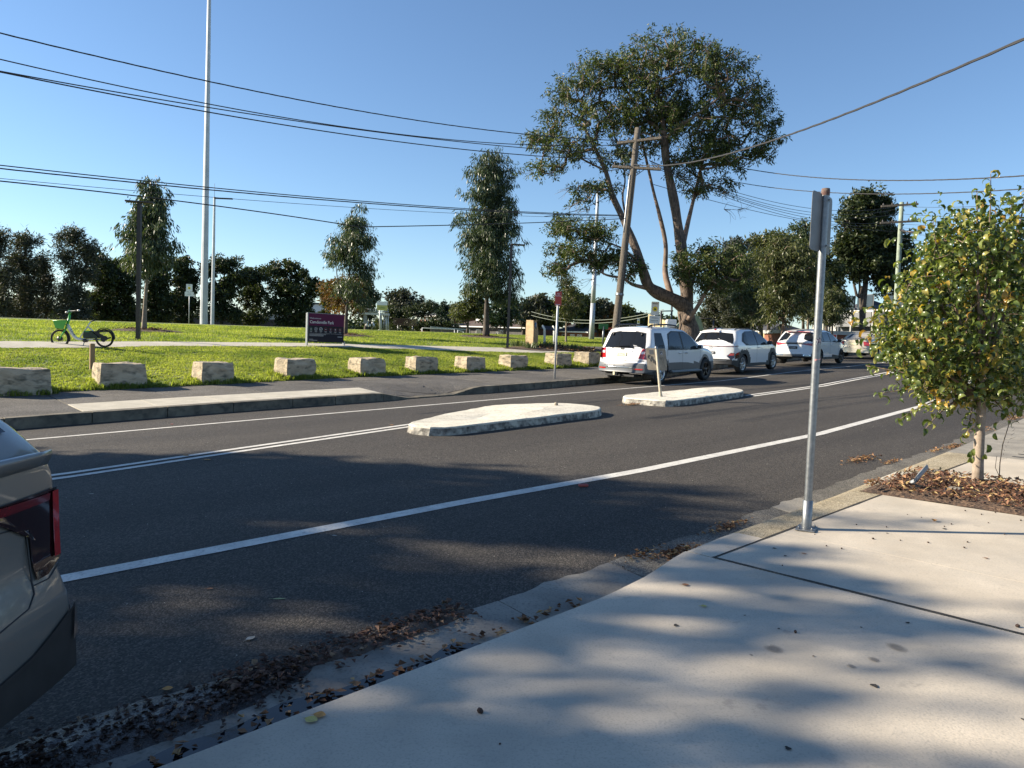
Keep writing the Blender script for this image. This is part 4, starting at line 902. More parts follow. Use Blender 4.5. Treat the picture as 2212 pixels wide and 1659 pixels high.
g = MB(); g.add([bk(1195, 505, 0), bk(1215, 490, -.03), bk(1300, 462, -.08), bk(1325, 465, -.07), bk(1325, 465, .07), bk(1300, 462, .08), bk(1215, 490, .03), bk(1200, 520, 0), bk(1300, 500, -.05), bk(1320, 490, -.04), bk(1320, 490, .04), bk(1300, 500, .05)],
  [(0, 1, 6), (1, 2, 5, 6), (2, 3, 4, 5), (0, 7, 8, 2, 1), (6, 5, 11, 7, 0), (2, 8, 9, 3), (3, 9, 10, 4), (4, 10, 11, 5), (7, 11, 10, 9, 8)], True); g.build('saddle', mk('saddle_dark', (.03, .05, .055), rough=.6), bike)
g = MB(); g.tube([bk(1065, 950, .03), bk(1020, 1085, -.08)], .012, 6); g.build('kickstand', 'galv', bike)
g = MB(); g.lathe(bk(1050, 960, -.06), YA, [(-.01, 0), (-.01, .05), (.12, .05), (.12, 0)], 14); g.build('crank', 'dark_metal', bike)
g = MB(); g.box(bk(1130, 890, -.13), (.09, .06, .02)); g.build('pedal', 'black', bike)
ta = bk(835, 845)-bk(715, 700); ta /= np.linalg.norm(ta); tb = np.cross(np.array([0, -1., 0]), ta); tb = -tb if tb[2] < 0 else tb
text('Lime', .105, bk(700, 715, -.052), ta, tb, mk('logo_grey', (.13, .15, .14), rough=.5) and 'ink', 'lettering', bike)
g = MB(); poly = [bk(x, y, -.027) for x, y in ((1255, 922), (1390, 926), (1390, 946), (1255, 944))]; g.add(poly, [(0, 1, 2, 3)]); g.build('number_label', 'ink', bike)

# ------------------------------------------------------------------ plaque stone, reading panel, benches, bins
def at2(ox, oy, sc): return lambda cx, cy, d: at((cx/sc+ox)/1.8517, (cy/sc+oy)/1.8517, d)
c1 = at2(2050, 1150, 4.74)       # detail crop around the stone
D = 33.
bs_ = on(1148, 749, D)
ms = thing('plaque_stone', bs_, 'tall faceted yellow sandstone block with a round blue plaque', 'monument')
A_ = [c1(262, 615, D+.2), c1(395, 622, D-.3), c1(462, 628, D+.25)]; Bm = [c1(250, 830, D+.2), c1(398, 840, D-.32), c1(488, 850, D+.3)]; Cb = [c1(240, 1110, D+.2), c1(383, 1150, D-.3), c1(478, 1120, D+.3)]
bk_ = lambda L_: L_+[L_[2]+np.array([-.12, .5, 0]), L_[0]+np.array([.02, .5, 0])]
g = MB(); rings = [bk_(A_), bk_(Bm), bk_(Cb)]; g.add(sum(rings, []), [(i*5+k, i*5+(k+1) % 5, (i+1)*5+(k+1) % 5, (i+1)*5+k) for i in range(2) for k in range(5)]+[(4, 3, 2, 1, 0)])
g.build('stone', mk('yellow_sandstone', (.38, .28, .16), (.30, .215, .12), 3, .85, .3, 20, c3=(.30, .19, .10), s3=2.5, f3=.5, stretch=(1, 1, 3)), ms)
nA = np.cross(A_[2]-A_[1], Z); nA /= np.linalg.norm(nA); nA = nA if nA[1] < 0 else -nA; pc = (c1(425, 748, D)); t_ = ((A_[1]+Bm[1])/2+(A_[2]+Bm[2])/2)/2; aA = np.cross(Z, nA)*-1
pc = t_+Z*.03; g = MB(); g.lathe(pc, nA, [(-.02, .135), (.02, .135), (.02, 0)], 24); pq = g.build('plaque', 'plaque_blue', ms)
for zz, wd in ((.06, .05), (.02, .08), (-.02, .07), (-.06, .05)):
    g = MB(); aN = np.cross(nA, Z); g.extr([(-wd, -.006), (wd, -.006), (wd, .006), (-wd, .006)], pc+Z*zz, aN, Z, nA, (.021, .023)); g.build('lettering', 'fence_grey', pq)
D2 = 34.5; g0 = on(1208, 744, D2)
rp = thing('reading_panel', g0, 'slanted information panel on two pale posts beside the plaque stone', 'sign')
L0, L1 = c1(610, 1050, D2), c1(790, 1060, D2+.8); 
for a, b, c in ((L0, c1(608, 790, D2), c1(575, 725, D2+.3)), (L1, c1(790, 800, D2+.8), c1(770, 735, D2+1.1))):
    g = MB(); g.tube([a-Z*.1, b, c], .055, 4, True, False); g.build('post', mk('pale_post', (.55, .55, .50), rough=.6), rp)
g = MB(); q = [c1(580, 722, D2+.35), c1(775, 735, D2+1.2), c1(800, 805, D2+.8), c1(625, 795, D2)]; g.add(q+[x-Z*.04 for x in q], [(0, 1, 2, 3), (7, 6, 5, 4)]+[(i, (i+1) % 4, 4+(i+1) % 4, 4+i) for i in range(4)]); g.build('panel', 'navy', rp)
def bench(cx0, cx1, ytop, ybase, d, label, flip=False):
    """park bench seen from behind: curved slatted back, steel legs"""
    a = on(cx0, ybase, d); b = on(cx1, ybase, d+.3); t = thing('park_bench', (a+b)/2, label, 'park bench', 'slatted benches on the lawn crest')
    L_ = b-a; z0 = min(a[2], b[2]); H = at(cx0, ytop, d)[2]-z0; s_ = H/.88
    for k in range(7):
        g = MB(); zz = (.46+.42*k/6)*s_; off = np.array([0, -.02-.14*(1-k/6.), 0])*0+np.array([0, -.18*k/6, 0]); g.tube([a+Z*zz+off, b+Z*zz+off], .024*s_, 4, True, False, (1, .6)); g.build('back_slat', 'bench_wood', t)
    for k in range(5):
        g = MB(); off = np.array([0, .08+.09*k, .44*s_]); g.tube([a+off, b+off], .024*s_, 4, True, False, (1, .6)); g.build('seat_slat', 'bench_wood', t)
    for q in (.18, .82):
        g = MB(); c = a+L_*q; g.tube([c+[0, .2, 0], c+[0, .2, .42*s_]], .04, 6); g.build('leg', 'galv', t)
    for q in (0, 1):
        g = MB(); c = a+L_*q; g.tube([c+[0, .45, .44*s_], c+[0, .42, .64*s_], c+[0, -.02, .62*s_]], .018, 5); g.build('armrest', 'dark_metal', t)
    return t
bench(849, 899, 688, 722, 50, 'dark slatted bench on the crest right of the steel gantry')
bench(1042, 1079, 705, 731, 52, 'dark slatted bench behind the trunk of the tall dense eucalypt')
bench(1325, 1372, 713, 738, 46, 'dark slatted bench right of the white mast')
def bin_(x, y, d, ytop, label):
    b = on(x, y, d); h = at(x, ytop, d)[2]-b[2]; t = thing('bollard_post', b, label, 'post'); g = MB(); g.tube([b, b+Z*h], .05, 8); g.build('post', 'galv', t); return t, b, h
t, b, h = bin_(1302*1.0+0, 745, 40, 705, 'green-topped steel post beside the timber power pole'); g = MB(); g.box(b+Z*h, (.5, .04, .3)); g.build('plate', 'green_paint', t)
t, b, h = bin_(1316, 742, 41, 710, 'steel post with a small red cap left of the timber power pole'); g = MB(); g.box(b+Z*h, (.35, .3, .12)); g.build('cap', 'sign_red', t)
b = on(1447, 745, 31.5); z0, z1 = at(1447, 707, 31.5)[2], at(1447, 690, 31.5)[2]
t = thing('utility_box', b, 'white box on a black pedestal standing behind the four-wheel drive, left of the big trunk', 'utility box')
g = MB(); g.box([b[0], b[1], (z0+z1)/2], (.42, .3, z1-z0), None, .03); g.build('box', 'white_trim', t); g = MB(); g.box([b[0], b[1], (b[2]+z0)/2], (.3, .24, z0-b[2])); g.build('pedestal', 'black', t)
# goals and fence on the field behind the crest
def goal(x0, x1, ytop, d, label, r=.06):
    a, b = at(x0, ytop, d), at(x1, ytop+3, d+3); t = thing('football_goal', (a+b)/2-Z*2.2, label, 'goal', 'white goals on the sports field')
    for q in (a, b): g = MB(); g.tube([q, q-Z*2.5], r, 6); g.build('post', 'white_trim', t)
    g = MB(); g.tube([a, b], r, 6); g.build('crossbar', 'white_trim', t)
goal(912, 982, 708.5, 95, 'wide white goal frame in front of the grey paling fence'); goal(989, 1001, 713.5, 95, 'small white goal frame right of the wide one')
# pale rail fence behind the crest, right half
fa, fb = at(1023, 728, 75), at(1300, 741, 72)
fe = thing('rail_fence', (fa+fb)/2-Z*1, 'low pale grey rail fence behind the crest of the lawn', 'fence')
for dz in (0, -.25): g = MB(); R = None; dv = (fb-fa)/np.linalg.norm(fb-fa); R = np.column_stack([dv, np.cross(Z, dv), Z]); g.box((fa+fb)/2+Z*dz, (np.linalg.norm(fb-fa), .06, .2), R); g.build('rail', 'fence_grey', fe)
for k in range(9): g = MB(); c = fa+(fb-fa)*k/8; g.box(c-Z*.6, (.1, .12, 1.6)); g.build('post', 'fence_grey', fe)

# ------------------------------------------------------------------ cars
class Car:
    """x runs from the rear (0) to the nose (L); the body is a side sheet whose half width depends on x and z"""
    def __init__(s, P):
        s.__dict__.update(P); s.tx = [a for a, b in s.topp]; s.tz = [b for a, b in s.topp]
    def ztop(s, x): return float(np.interp(x, s.tx, s.tz))
    def zbot(s, x):
        z = float(np.interp(x, [a for a, b in s.botp], [b for a, b in s.botp]))
        for wx in (s.wr, s.wf):
            d = abs(x-wx)
            if d < s.ra: z = max(z, s.wz+sqrt(s.ra**2-d**2))
        return z
    def hw(s, x, z):
        w_ = s.W/2*float(np.interp(x, [a for a, b in s.plan], [b for a, b in s.plan]))
        zb = s.belt(x)
        if z > zb: w_ *= 1-s.tum*((z-zb)/(s.H-s.belt0))**1.25
        else: w_ *= 1-.035*abs((z-zb*.78)/zb)**1.5
        d = s.ztop(x)-z; r = s.rnd
        if d < r: w_ -= r*.75*(1-sqrt(max(0, 1-((r-max(d, 0))/r)**2)))
        return w_
    def belt(s, x): return s.belt0+s.beltk*x
    def xs(s):
        out = []
        for i in range(len(s.tx)-1):
            n = max(1, int(math.dist((s.tx[i], s.tz[i]), (s.tx[i+1], s.tz[i+1]))/.07))
            out += list(np.linspace(s.tx[i], s.tx[i+1], n, endpoint=False))
        out.append(s.tx[-1])
        for wx in (s.wr, s.wf): out += [wx+s.ra*cos(q) for q in lin(0, pi, 17)]
        return sorted(set(round(x, 4) for x in out if s.tx[0] <= x <= s.tx[-1]))
    def bow(s, x, y):
        """plan curve of the tail and nose"""
        t = abs(y)/(s.W/2)
        return s.rb*t**2.6*max(0, 1-x/1.2) - s.fb*t**2.6*max(0, 1-(s.L-x)/1.4)
    def pt(s, x, y, z): return (x+s.bow(x, y), y, z)
    def onside(s, x, z, side, off=.006): return s.pt(x, side*(s.hw(x, z)+off), z)
    def xrear(s, z):
        """x of the tail surface at height z"""
        a = [(q, t) for t, q in zip(s.tx, s.tz) if t < s.L*.45]; return float(np.interp(z, [q for q, t in a], [t for q, t in a]))
    def onrear(s, y, z, off=.008): x = s.xrear(z)-off; return s.pt(x, y, z)
    def xfront(s, z):
        a = [(q, t) for t, q in zip(s.tx, s.tz) if t > s.L*.6][::-1]; return float(np.interp(z, [q for q, t in a], [t for q, t in a]))
    def skin(s, parent):
        X = s.xs(); NZ = 16; NY = 14; groups = {}
        def put(key, q): groups.setdefault(key, MB()).add(q, [tuple(range(len(q)))], True)
        vs = []; fs = {}
        idx = {}
        def vert(k, p):
            if k not in idx: idx[k] = len(vs); vs.append(p)
            return idx[k]
        def face(mat, ids): fs.setdefault(mat, []).append(ids)
        for side in (1, -1):
            for i in range(len(X)-1):
                for j in range(NZ):
                    ids = []
                    for (a, b) in ((i, j), (i+1, j), (i+1, j+1), (i, j+1)):
                        x = X[a]; zt, zb = s.ztop(x), min(s.zbot(x), s.ztop(x)-.02); t = b/NZ; t = t if True else t; z = zb+(zt-zb)*(1-(1-t)**1.35)
                        ids.append(vert((side, a, b), s.pt(x, side*s.hw(x, z), z)))
                    xm = (X[i]+X[i+1])/2; zt, zb = s.ztop(xm), s.zbot(xm); zm = zb+(zt-zb)*(1-(1-(j+.5)/NZ)**1.35)
                    face(s.paint(xm, side*s.hw(xm, zm), zm), ids if side == -1 else ids[::-1])
        for i in range(len(X)-1):
            for j in range(NY):
                ids = []
                for (a, b) in ((i, j), (i, j+1), (i+1, j+1), (i+1, j)):
                    x = X[a]; zt = s.ztop(x); w_ = s.hw(x, zt); t = 1-2*b/NY
                    if b == 0: ids.append(vert((1, a, NZ), s.pt(x, w_, zt)))
                    elif b == NY: ids.append(vert((-1, a, NZ), s.pt(x, -w_, zt)))
                    else:
                        cr = s.crown*(1-t*t) if .6 < x < s.L-.1 else s.crown*.3*(1-t*t)
                        ids.append(vert(('t', a, b), s.pt(x, w_*t, zt+cr)))
                xm = (X[i]+X[i+1])/2; zt = (s.ztop(X[i])+s.ztop(X[i+1]))/2
                face(s.paint(xm, s.hw(xm, zt)*(1-2*(j+.5)/NY), zt), ids)
        for mat, F in fs.items():
            used = sorted(set(k for f in F for k in f)); mp = {k: n for n, k in enumerate(used)}
            nm, mt = mat
            g = MB(); g.add([vs[k] for k in used], [[mp[k] for k in f] for f in F], True); g.build(nm, mt, parent)
    def patch(s, poly, fn, name, mat, parent, rings=4, sub=3, label=None):
        P = []; n0 = len(poly)
        for i in range(n0):
            a, b = poly[i], poly[(i+1) % n0]
            for k in range(sub): P.append((a[0]+(b[0]-a[0])*k/sub, a[1]+(b[1]-a[1])*k/sub))
        c = np.mean(poly, axis=0); n = len(P); vs = []; F = []
        for r in range(rings, 0, -1): vs += [fn(c[0]+(p[0]-c[0])*r/rings, c[1]+(p[1]-c[1])*r/rings) for p in P]
        vs.append(fn(*c))
        for r in range(rings-1): F += [(r*n+k, r*n+(k+1) % n, (r+1)*n+(k+1) % n, (r+1)*n+k) for k in range(n)]
        F += [((rings-1)*n+k, (rings-1)*n+(k+1) % n, rings*n) for k in range(n)]
        g = MB(); g.add(vs, F, True); return g.build(name, mat, parent, None, label)
    def wheel(s, x, side, parent, rim='alloy', spokes=5, sw=.042):
        y = side*(s.W/2-.015); wd = .215; R_ = s.wrad; ax = np.array([0, side, 0.]); c = np.array([x, y-side*wd/2, s.wz]); n = 32
        g = MB(); g.lathe(c, ax, [(-wd/2+.01, R_*.66), (-wd/2, R_*.9), (-wd/2+.03, R_*.985), (-.03, R_), (.03, R_), (wd/2-.03, R_*.985), (wd/2, R_*.9), (wd/2-.005, R_*.70), (wd/2-.03, R_*.67)], n); t = g.build('wheel', 'rubber', parent)
        g = MB(); g.lathe(c, ax, [(wd/2-.02, R_*.69), (wd/2-.012, R_*.66), (wd/2-.035, R_*.60), (-.02, R_*.60)], n); g.build('rim', rim, t)
        g = MB(); g.disc(c+ax*(-.01), ax, R_*.61, 24); g.build('brake', 'black', t)
        g = MB()
        for k in range(spokes):
            q = 2*pi*k/spokes+.3; d_ = np.array([cos(q), 0, sin(q)]); e = np.array([-sin(q), 0, cos(q)])
            for w0, w1, sg in ((.6, 1, 1),):
                i0, i1 = c+ax*(wd/2-.03)+d_*R_*.10, c+ax*(wd/2-.018)+d_*R_*.64
                a = [i0-e*sw*w0, i0+e*sw*w0, i1+e*sw*w1, i1-e*sw*w1]; g.add(a+[p_-ax*.03 for p_ in a], [(0, 1, 2, 3), (3, 2, 1, 0), (0, 4, 5, 1), (1, 5, 6, 2), (2, 6, 7, 3), (3, 7, 4, 0)])
        g.lathe(c, ax, [(wd/2-.03, R_*.17), (wd/2-.02, R_*.15), (wd/2-.012, .0)], 14); g.build('spokes', rim, t)
        # dark wheel housing
        g = MB(); m_ = 16; P0 = [(x+s.ra*.99*cos(q), side*(s.W/2*.94), s.wz+s.ra*.99*sin(q)) for q in lin(-.35, pi+.35, m_)]; P1 = [(p[0], side*(s.W/2-.42), p[2]) for p in P0]
        g.add(P0+P1, [(k, k+1, m_+k+1, m_+k) for k in range(m_-1)]+[tuple(m_+k for k in range(m_))]); g.build('wheel_housing', 'black', parent)
    def under(s, parent):
        zb = s.wz-.05; g = MB(); g.box(((s.L)/2, 0, zb+.12), (s.L-.5, s.W*.80, .2)); g.build('underbody', 'black', parent)
    def mirror(s, x, z, side, mat, parent):
        y = side*(s.hw(x, z)); g = MB(); g.box((x, y+side*.13, z+.05), (.12, .18, .14), None, .035); o = g.build('wing_mirror', mat, parent)
        g = MB(); g.box((x-.062, y+side*.13, z+.05), (.004, .14, .10)); g.build('mirror_glass', 'glass_blue', o); g = MB(); g.box((x+.02, y+side*.03, z), (.06, .1, .03)); g.build('mirror_arm', 'black', o)
def car_root(px, py, d, wr, side_w, alpha, label, zoff=0., trk=0.):
    """rear wheel on the side nearest the road touches the ground at the point seen at px,py and depth d; alpha: heading from the view axis"""
    p = at(px, py, d); h = np.array([sin(alpha), cos(alpha), 0]); lft = np.array([-cos(alpha), sin(alpha), 0])
    o = p - h*wr + lft*side_w
    # pitch follows the road
    f = o+h*4.3; za = ground(o@U, o@V); zb = ground(f@U, f@V)
    t = thing('parked_car', (o[0], o[1], p[2]+zoff - 0.0), label, 'car', 'cars parked along the far kerb', 0, False)
    s_ = atan2(zb-za, 4.3)
    X = h*cos(s_)+Z*sin(s_); Y = lft; Zc = np.cross(X, Y)
    mw = Matrix(((X[0], Y[0], Zc[0], 0), (X[1], Y[1], Zc[1], 0), (X[2], Y[2], Zc[2], 0), (0, 0, 0, 1)))
    t.rotation_euler = mw.to_euler(); t.location = Vector((o[0], o[1], p[2]+zoff-sin(s_)*wr)); return t
def ltext(s, size, c, mat, name, parent, sx=1., car=None):
    """lettering on a tail: reads towards -y, up along z"""
    return text(s, size, c, (0, -1, 0), (0, 0, 1), mat, name, parent, 'CENTER', 0, sx)
PLAIN = lambda name, mat: (name, mat)

# --- 1: white and grey four-wheel drive
def paint1(x, y, z):
    if z < .37: return ('lower_bumper', 'plastic')
    if z < .63 and x < .75: return ('bumper', 'grey_clad')
    if z < .63 and x > 3.95: return ('bumper', 'grey_clad')
    if z < .62+.0*x: return ('side_cladding', 'grey_clad')
    for wx in (.93, 3.64):
        if (x-wx)**2+(z-.36)**2 < .505**2 and y != 0: return ('side_cladding', 'grey_clad')
    return ('body', 'white_paint')
c_ = Car(dict(L=4.57, W=1.86, H=1.71, topp=[(0, .36), (.012, .40), (.02, .56), (.05, .64), (.095, .66), (.13, .80), (.17, .98), (.22, 1.08), (.34, 1.28), (.47, 1.55), (.53, 1.64), (.70, 1.69), (1.3, 1.715), (2.0, 1.70), (2.45, 1.63), (2.75, 1.48), (3.1, 1.24), (3.35, 1.10), (3.9, 1.04), (4.3, .95), (4.48, .80), (4.55, .55), (4.57, .36)],
    botp=[(0, .36), (.3, .30), (4.2, .30), (4.57, .34)], wr=.93, wf=3.64, ra=.41, wz=.36, wrad=.36, plan=[(0, .93), (.3, .975), (1.2, 1), (3.3, .99), (4.1, .95), (4.57, .84)], tum=.19, belt0=1.02, beltk=-.005, rnd=.10, rb=.16, fb=.35, crown=.035, paint=paint1))
r_ = car_root(1428, 830, 22.5, .93, .93, radians(44), 'white four-wheel drive with grey lower body and roof rails, nearest of the parked row'); r1 = r_
c_.skin(r_); c_.under(r_)
RS = lambda side, off=.008: (lambda x, z: c_.onside(x, z, side, off)); RR = lambda off=.008: (lambda y, z: c_.onrear(y, z, off))
c_.patch([(-.74, 1.08), (.74, 1.08), (.70, 1.25), (.63, 1.53), (.3, 1.58), (-.3, 1.58), (-.63, 1.53), (-.70, 1.25)], RR(.010), 'rear_window', 'glass', r_, 5, 4)
c_.patch([(-.76, 1.06), (.76, 1.06), (.64, 1.55), (.3, 1.60), (-.3, 1.60), (-.64, 1.55)], RR(.006), 'window_seal', 'black', r_, 5, 4)
c_.patch([(-.78, .70), (.78, .70), (.79, .71), (.80, .725), (-.80, .725), (-.79, .71)], RR(.004), 'tailgate_gap', 'black', r_)
for s_ in (-1, 1):
    c_.patch([(s_*.83, .76), (s_*.60, .78), (s_*.68, 1.07), (s_*.84, 1.07)], RR(.012), 'tail_light', 'red_lens', r_)
    c_.patch([(s_*.83, .92), (s_*.66, .92), (s_*.68, .99), (s_*.84, .99)], RR(.016), 'reversing_lens', 'clear_lens', r_)
    c_.patch([(.03, .76), (.36, .80), (.30, 1.04), (.13, 1.09)], RS(s_, .012), 'tail_light', 'red_lens', r_)
    c_.patch([(s_*.80, .445), (s_*.52, .445), (s_*.52, .485), (s_*.80, .485)], RR(.010), 'bumper_reflector', 'red_lens', r_)
    c_.patch([(.50, 1.08), (1.10, 1.08), (1.02, 1.55), (.62, 1.55)], RS(s_, .010), 'side_window', 'glass', r_, 4, 4)
    c_.patch([(1.30, 1.06), (2.09, 1.05), (2.00, 1.57), (1.62, 1.58), (1.42, 1.50)], RS(s_, .010), 'side_window', 'glass_blue', r_, 4, 4)
    c_.patch([(2.17, 1.05), (3.10, 1.05), (2.97, 1.18), (2.62, 1.46), (2.32, 1.56), (2.10, 1.57)], RS(s_, .010), 'side_window', 'glass_blue', r_, 4, 4)
    c_.patch([(1.26, 1.03), (3.16, 1.02), (2.68, 1.46), (2.32, 1.60), (1.60, 1.615), (1.36, 1.52)], RS(s_, .005), 'window_frame', 'black', r_, 5, 4)
    for x0, x1, z0, z1 in ((2.12, 2.13, .42, 1.05), (3.20, 3.21, .42, 1.02), (1.24, 1.25, .85, 1.05)):
        c_.patch([(x0, z0), (x1, z0), (x1, z1), (x0, z1)], RS(s_, .004), 'door_gap', 'black', r_)
    for x0 in (1.85, 2.95-.62): 
        pass
    for x0 in (1.95, 2.28+.02):
        q = c_.onside(x0, .93, s_, .02); g = MB(); g.box(q, (.17, .03, .035), None, .01); g.build('door_handle', 'white_paint' if x0 < 2 else 'chrome', r_)
    g = MB(); g.tube([(.62, s_*.62, 1.73), (.75, s_*.64, 1.785), (1.5, s_*.64, 1.81), (2.1, s_*.63, 1.78), (2.3, s_*.62, 1.70)], .028, 6)
    for xq in (.78, 1.45, 2.1): g.tube([(xq, s_*.63, 1.78), (xq, s_*.63, 1.69)], .02, 5)
    g.build('roof_rail', 'black', r_)
    g = MB(); g.box((2.27, s_*.97, .36), (1.75, .16, .045), None, .015); g.box((2.27, s_*.90, .38), (1.6, .12, .05)); g.build('side_step', 'galv', r_)
    c_.wheel(.93, s_, r_, 'alloy', 5, .048); c_.wheel(3.64, s_, r_, 'dark_alloy' if s_ < 0 else 'alloy', 5, .048)
    c_.mirror(2.98, 1.06, s_, 'white_paint', r_)
    g = MB(); g.box((.55, s_*.80, .30), (.02, .22, .22)); g.build('mud_flap', 'plastic', r_)
    for yq in (.18, .55): q = c_.onrear(s_*yq, .56, .006); g = MB(); g.lathe(q, (-1, 0, 0), [(0, .016), (.006, .014), (.006, 0)], 8); g.build('parking_sensor', 'grey_clad', r_)
for s_ in (-1, 1): g = MB(); q = c_.onrear(s_*.52, 1.54, .03); g.tube([q, (q[0]-.03, q[1], q[2]-.08)], .03, 6); g.build('hinge', 'black', r_)
g = MB(); g.tube([c_.onrear(.1, 1.11, .02), c_.onrear(.28, 1.12, .04), c_.onrear(-.22, 1.15, .03)], .012, 5); g.build('rear_wiper', 'black', r_)
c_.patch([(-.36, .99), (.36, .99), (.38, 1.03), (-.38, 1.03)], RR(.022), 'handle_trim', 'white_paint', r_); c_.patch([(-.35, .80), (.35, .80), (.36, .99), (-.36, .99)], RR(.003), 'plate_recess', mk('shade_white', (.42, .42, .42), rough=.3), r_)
c_.patch([(-.19, .845), (.19, .845), (.19, .955), (-.19, .955)], RR(.016), 'number_plate', 'ink', r_, 2); c_.patch([(-.182, .852), (.182, .852), (.182, .948), (-.182, .948)], RR(.019), 'number_plate', 'plate_cream', r_, 2)
q = c_.onrear(0, .872, .024); ltext('CE·77·AC', .092, q, 'ink', 'plate_lettering', r_, .80)
q = c_.onrear(0, 1.055, .012); g = MB(); g.extr([(.075*cos(a), .034*sin(a)) for a in lin(0, 2*pi, 17)[:-1]], q, (0, -1, 0), (.25, 0, .97), (-1, 0, 0), (0, .006)); g.build('badge', 'ink', r_)
ltext('KIA', .045, (q[0]-.009, 0, q[2]-.016), 'chrome', 'badge_lettering', r_)
ltext('SORENTO', .036, c_.onrear(.52, 1.04, .014), 'chrome', 'badge_lettering', r_); ltext('CRDi', .036, c_.onrear(-.52, 1.04, .014), 'chrome', 'badge_lettering', r_)
c_.patch([(-.46, .50), (.46, .50), (.46, .52), (-.46, .52)], RR(.02), 'bumper_strip', 'chrome', r_)
g = MB(); g.box((-.02, 0.05, .30), (.12, .08, .09)); g.box((.3, 0, .26), (.4, 1.0, .06)); g.build('tow_hitch', 'black', r_); g = MB(); g.box((-.09, .09, .32), (.03, .06, .09)); g.build('tow_socket', 'plate_cream', r_)

# --- 2: white compact suv with black arches
def paint2(x, y, z):
    if z < .50 and x < .6: return ('bumper', 'plastic')
    if z < .36: return ('sill', 'plastic')
    for wx in (.83, 3.49):
        if max(abs(x-wx)/.56, (z-.0)/.86) < 1 and abs(x-wx)/.56+max(0, (z-.55))/.5 < 1.12 and y != 0: return ('wheel_arch', 'plastic')
    if z < .48 and x > 3.9: return ('bumper', 'plastic')
    return ('body', 'white_paint')
c2 = Car(dict(L=4.35, W=1.825, H=1.585, topp=[(0, .34), (.01, .40), (.02, .52), (.05, .66), (.07, .90), (.075, 1.02), (.10, 1.08), (.26, 1.20), (.45, 1.42), (.36+.14, 1.49), (.62, 1.54), (1.2, 1.58), (1.8, 1.575), (2.3, 1.50), (2.8, 1.24), (3.15, 1.06), (3.6, 1.0), (4.05, .90), (4.25, .75), (4.33, .5), (4.35, .34)],
    botp=[(0, .34), (.25, .24), (4.1, .23), (4.35, .3)], wr=.83, wf=3.49, ra=.375, wz=.335, wrad=.335, plan=[(0, .90), (.3, .97), (.9, 1), (3.4, 1), (4.0, .93), (4.35, .80)], tum=.24, belt0=.98, beltk=-.0, rnd=.10, rb=.22, fb=.38, crown=.035, paint=paint2))
r_ = car_root(1605, 806, 27.0, .83, .91, radians(42.5), 'white compact suv with black wheel arches, second in the parked row')
c2.skin(r_); c2.under(r_)
RS = lambda side, off=.008: (lambda x, z: c2.onside(x, z, side, off)); RR = lambda off=.008: (lambda y, z: c2.onrear(y, z, off))
c2.patch([(-.77, 1.08), (.77, 1.08), (.72, 1.25), (.62, 1.44), (.2, 1.475), (-.2, 1.475), (-.62, 1.44), (-.72, 1.25)], RR(.010), 'rear_window', 'glass', r_, 5, 4)
c2.patch([(-.82, .965), (.82, .965), (.82, .995), (-.82, .995)], RR(.012), 'light_bar', 'deep_red', r_)
c2.patch([(-.62, .46), (.62, .46), (.62, .475), (-.62, .475)], RR(.016), 'bumper_strip', 'galv', r_)
g = MB(); g.tube([(.34, 0, 1.565), (.5, 0, 1.60)], .03, 6); g.build('brake_light', 'red_lens', r_)
g = MB(); g.add([(.8, 0, 1.60), (.98, -.01, 1.60), (.98, .01, 1.60), (.82, 0, 1.69)], [(0, 1, 3), (0, 3, 2), (1, 2, 3)]); g.build('roof_fin', 'black', r_)
for s_ in (-1, 1):
    c2.patch([(s_*.60, .64), (s_*.76, .50), (s_*.86, .58), (s_*.87, .74), (s_*.74, .76)], RR(.012), 'tail_light', 'dark_lens', r_); c2.patch([(s_*.66, .65), (s_*.84, .66), (s_*.84, .73), (s_*.72, .73)], RR(.017), 'tail_light', 'red_lens', r_)
    c2.patch([(.10, .52), (.42, .60), (.40, .80), (.12, .72)], RS(s_, .012), 'tail_light', 'dark_lens', r_); c2.patch([(.12, .65), (.30, .70), (.30, .77), (.13, .72)], RS(s_, .016), 'tail_light', 'red_lens', r_)
    c2.patch([(.04, .965), (.30, .985), (.28, 1.005), (.05, .995)], RS(s_, .010), 'light_bar', 'deep_red', r_)
    c2.patch([(.78, 1.16), (1.02, 1.05), (1.16, 1.06), (1.12, 1.42), (1.0, 1.38)], RS(s_, .010), 'side_window', 'glass', r_, 4, 4)
    c2.patch([(1.16, 1.02), (1.92, 1.0), (1.82, 1.49), (1.45, 1.50), (1.14, 1.47)], RS(s_, .010), 'side_window', 'glass_blue', r_, 4, 4)
    c2.patch([(1.98, 1.0), (2.92, 1.0), (2.78, 1.12), (2.42, 1.38), (2.05, 1.48), (1.90, 1.49)], RS(s_, .010), 'side_window', 'glass_blue', r_, 4, 4)
    c2.patch([(.66, 1.16), (1.0, 1.0), (2.98, .98), (2.42, 1.415), (1.95, 1.52), (1.2, 1.51), (.90, 1.43)], RS(s_, .005), 'window_frame', 'black', r_, 5, 4)
    for x0, z0, z1 in ((1.93, .36, 1.02), (2.98, .40, 1.0)): c2.patch([(x0, z0), (x0+.01, z0), (x0+.01, z1), (x0, z1)], RS(s_, .004), 'door_gap', 'black', r_)
    for x0 in (1.25, 2.1): g = MB(); g.box(c2.onside(x0, .90, s_, .015), (.17, .03, .035), None, .01); g.build('door_handle', 'white_paint', r_)
    g = MB(); g.tube([(.75, s_*.56, 1.57), (1.0, s_*.57, 1.615), (1.8, s_*.57, 1.61), (2.15, s_*.57, 1.54)], .016, 6); g.build('roof_rail', 'black', r_)
    c2.wheel(.83, s_, r_, 'alloy', 7, .03); c2.wheel(3.49, s_, r_, 'alloy', 7, .03); c2.mirror(2.75, 1.02, s_, 'black', r_)
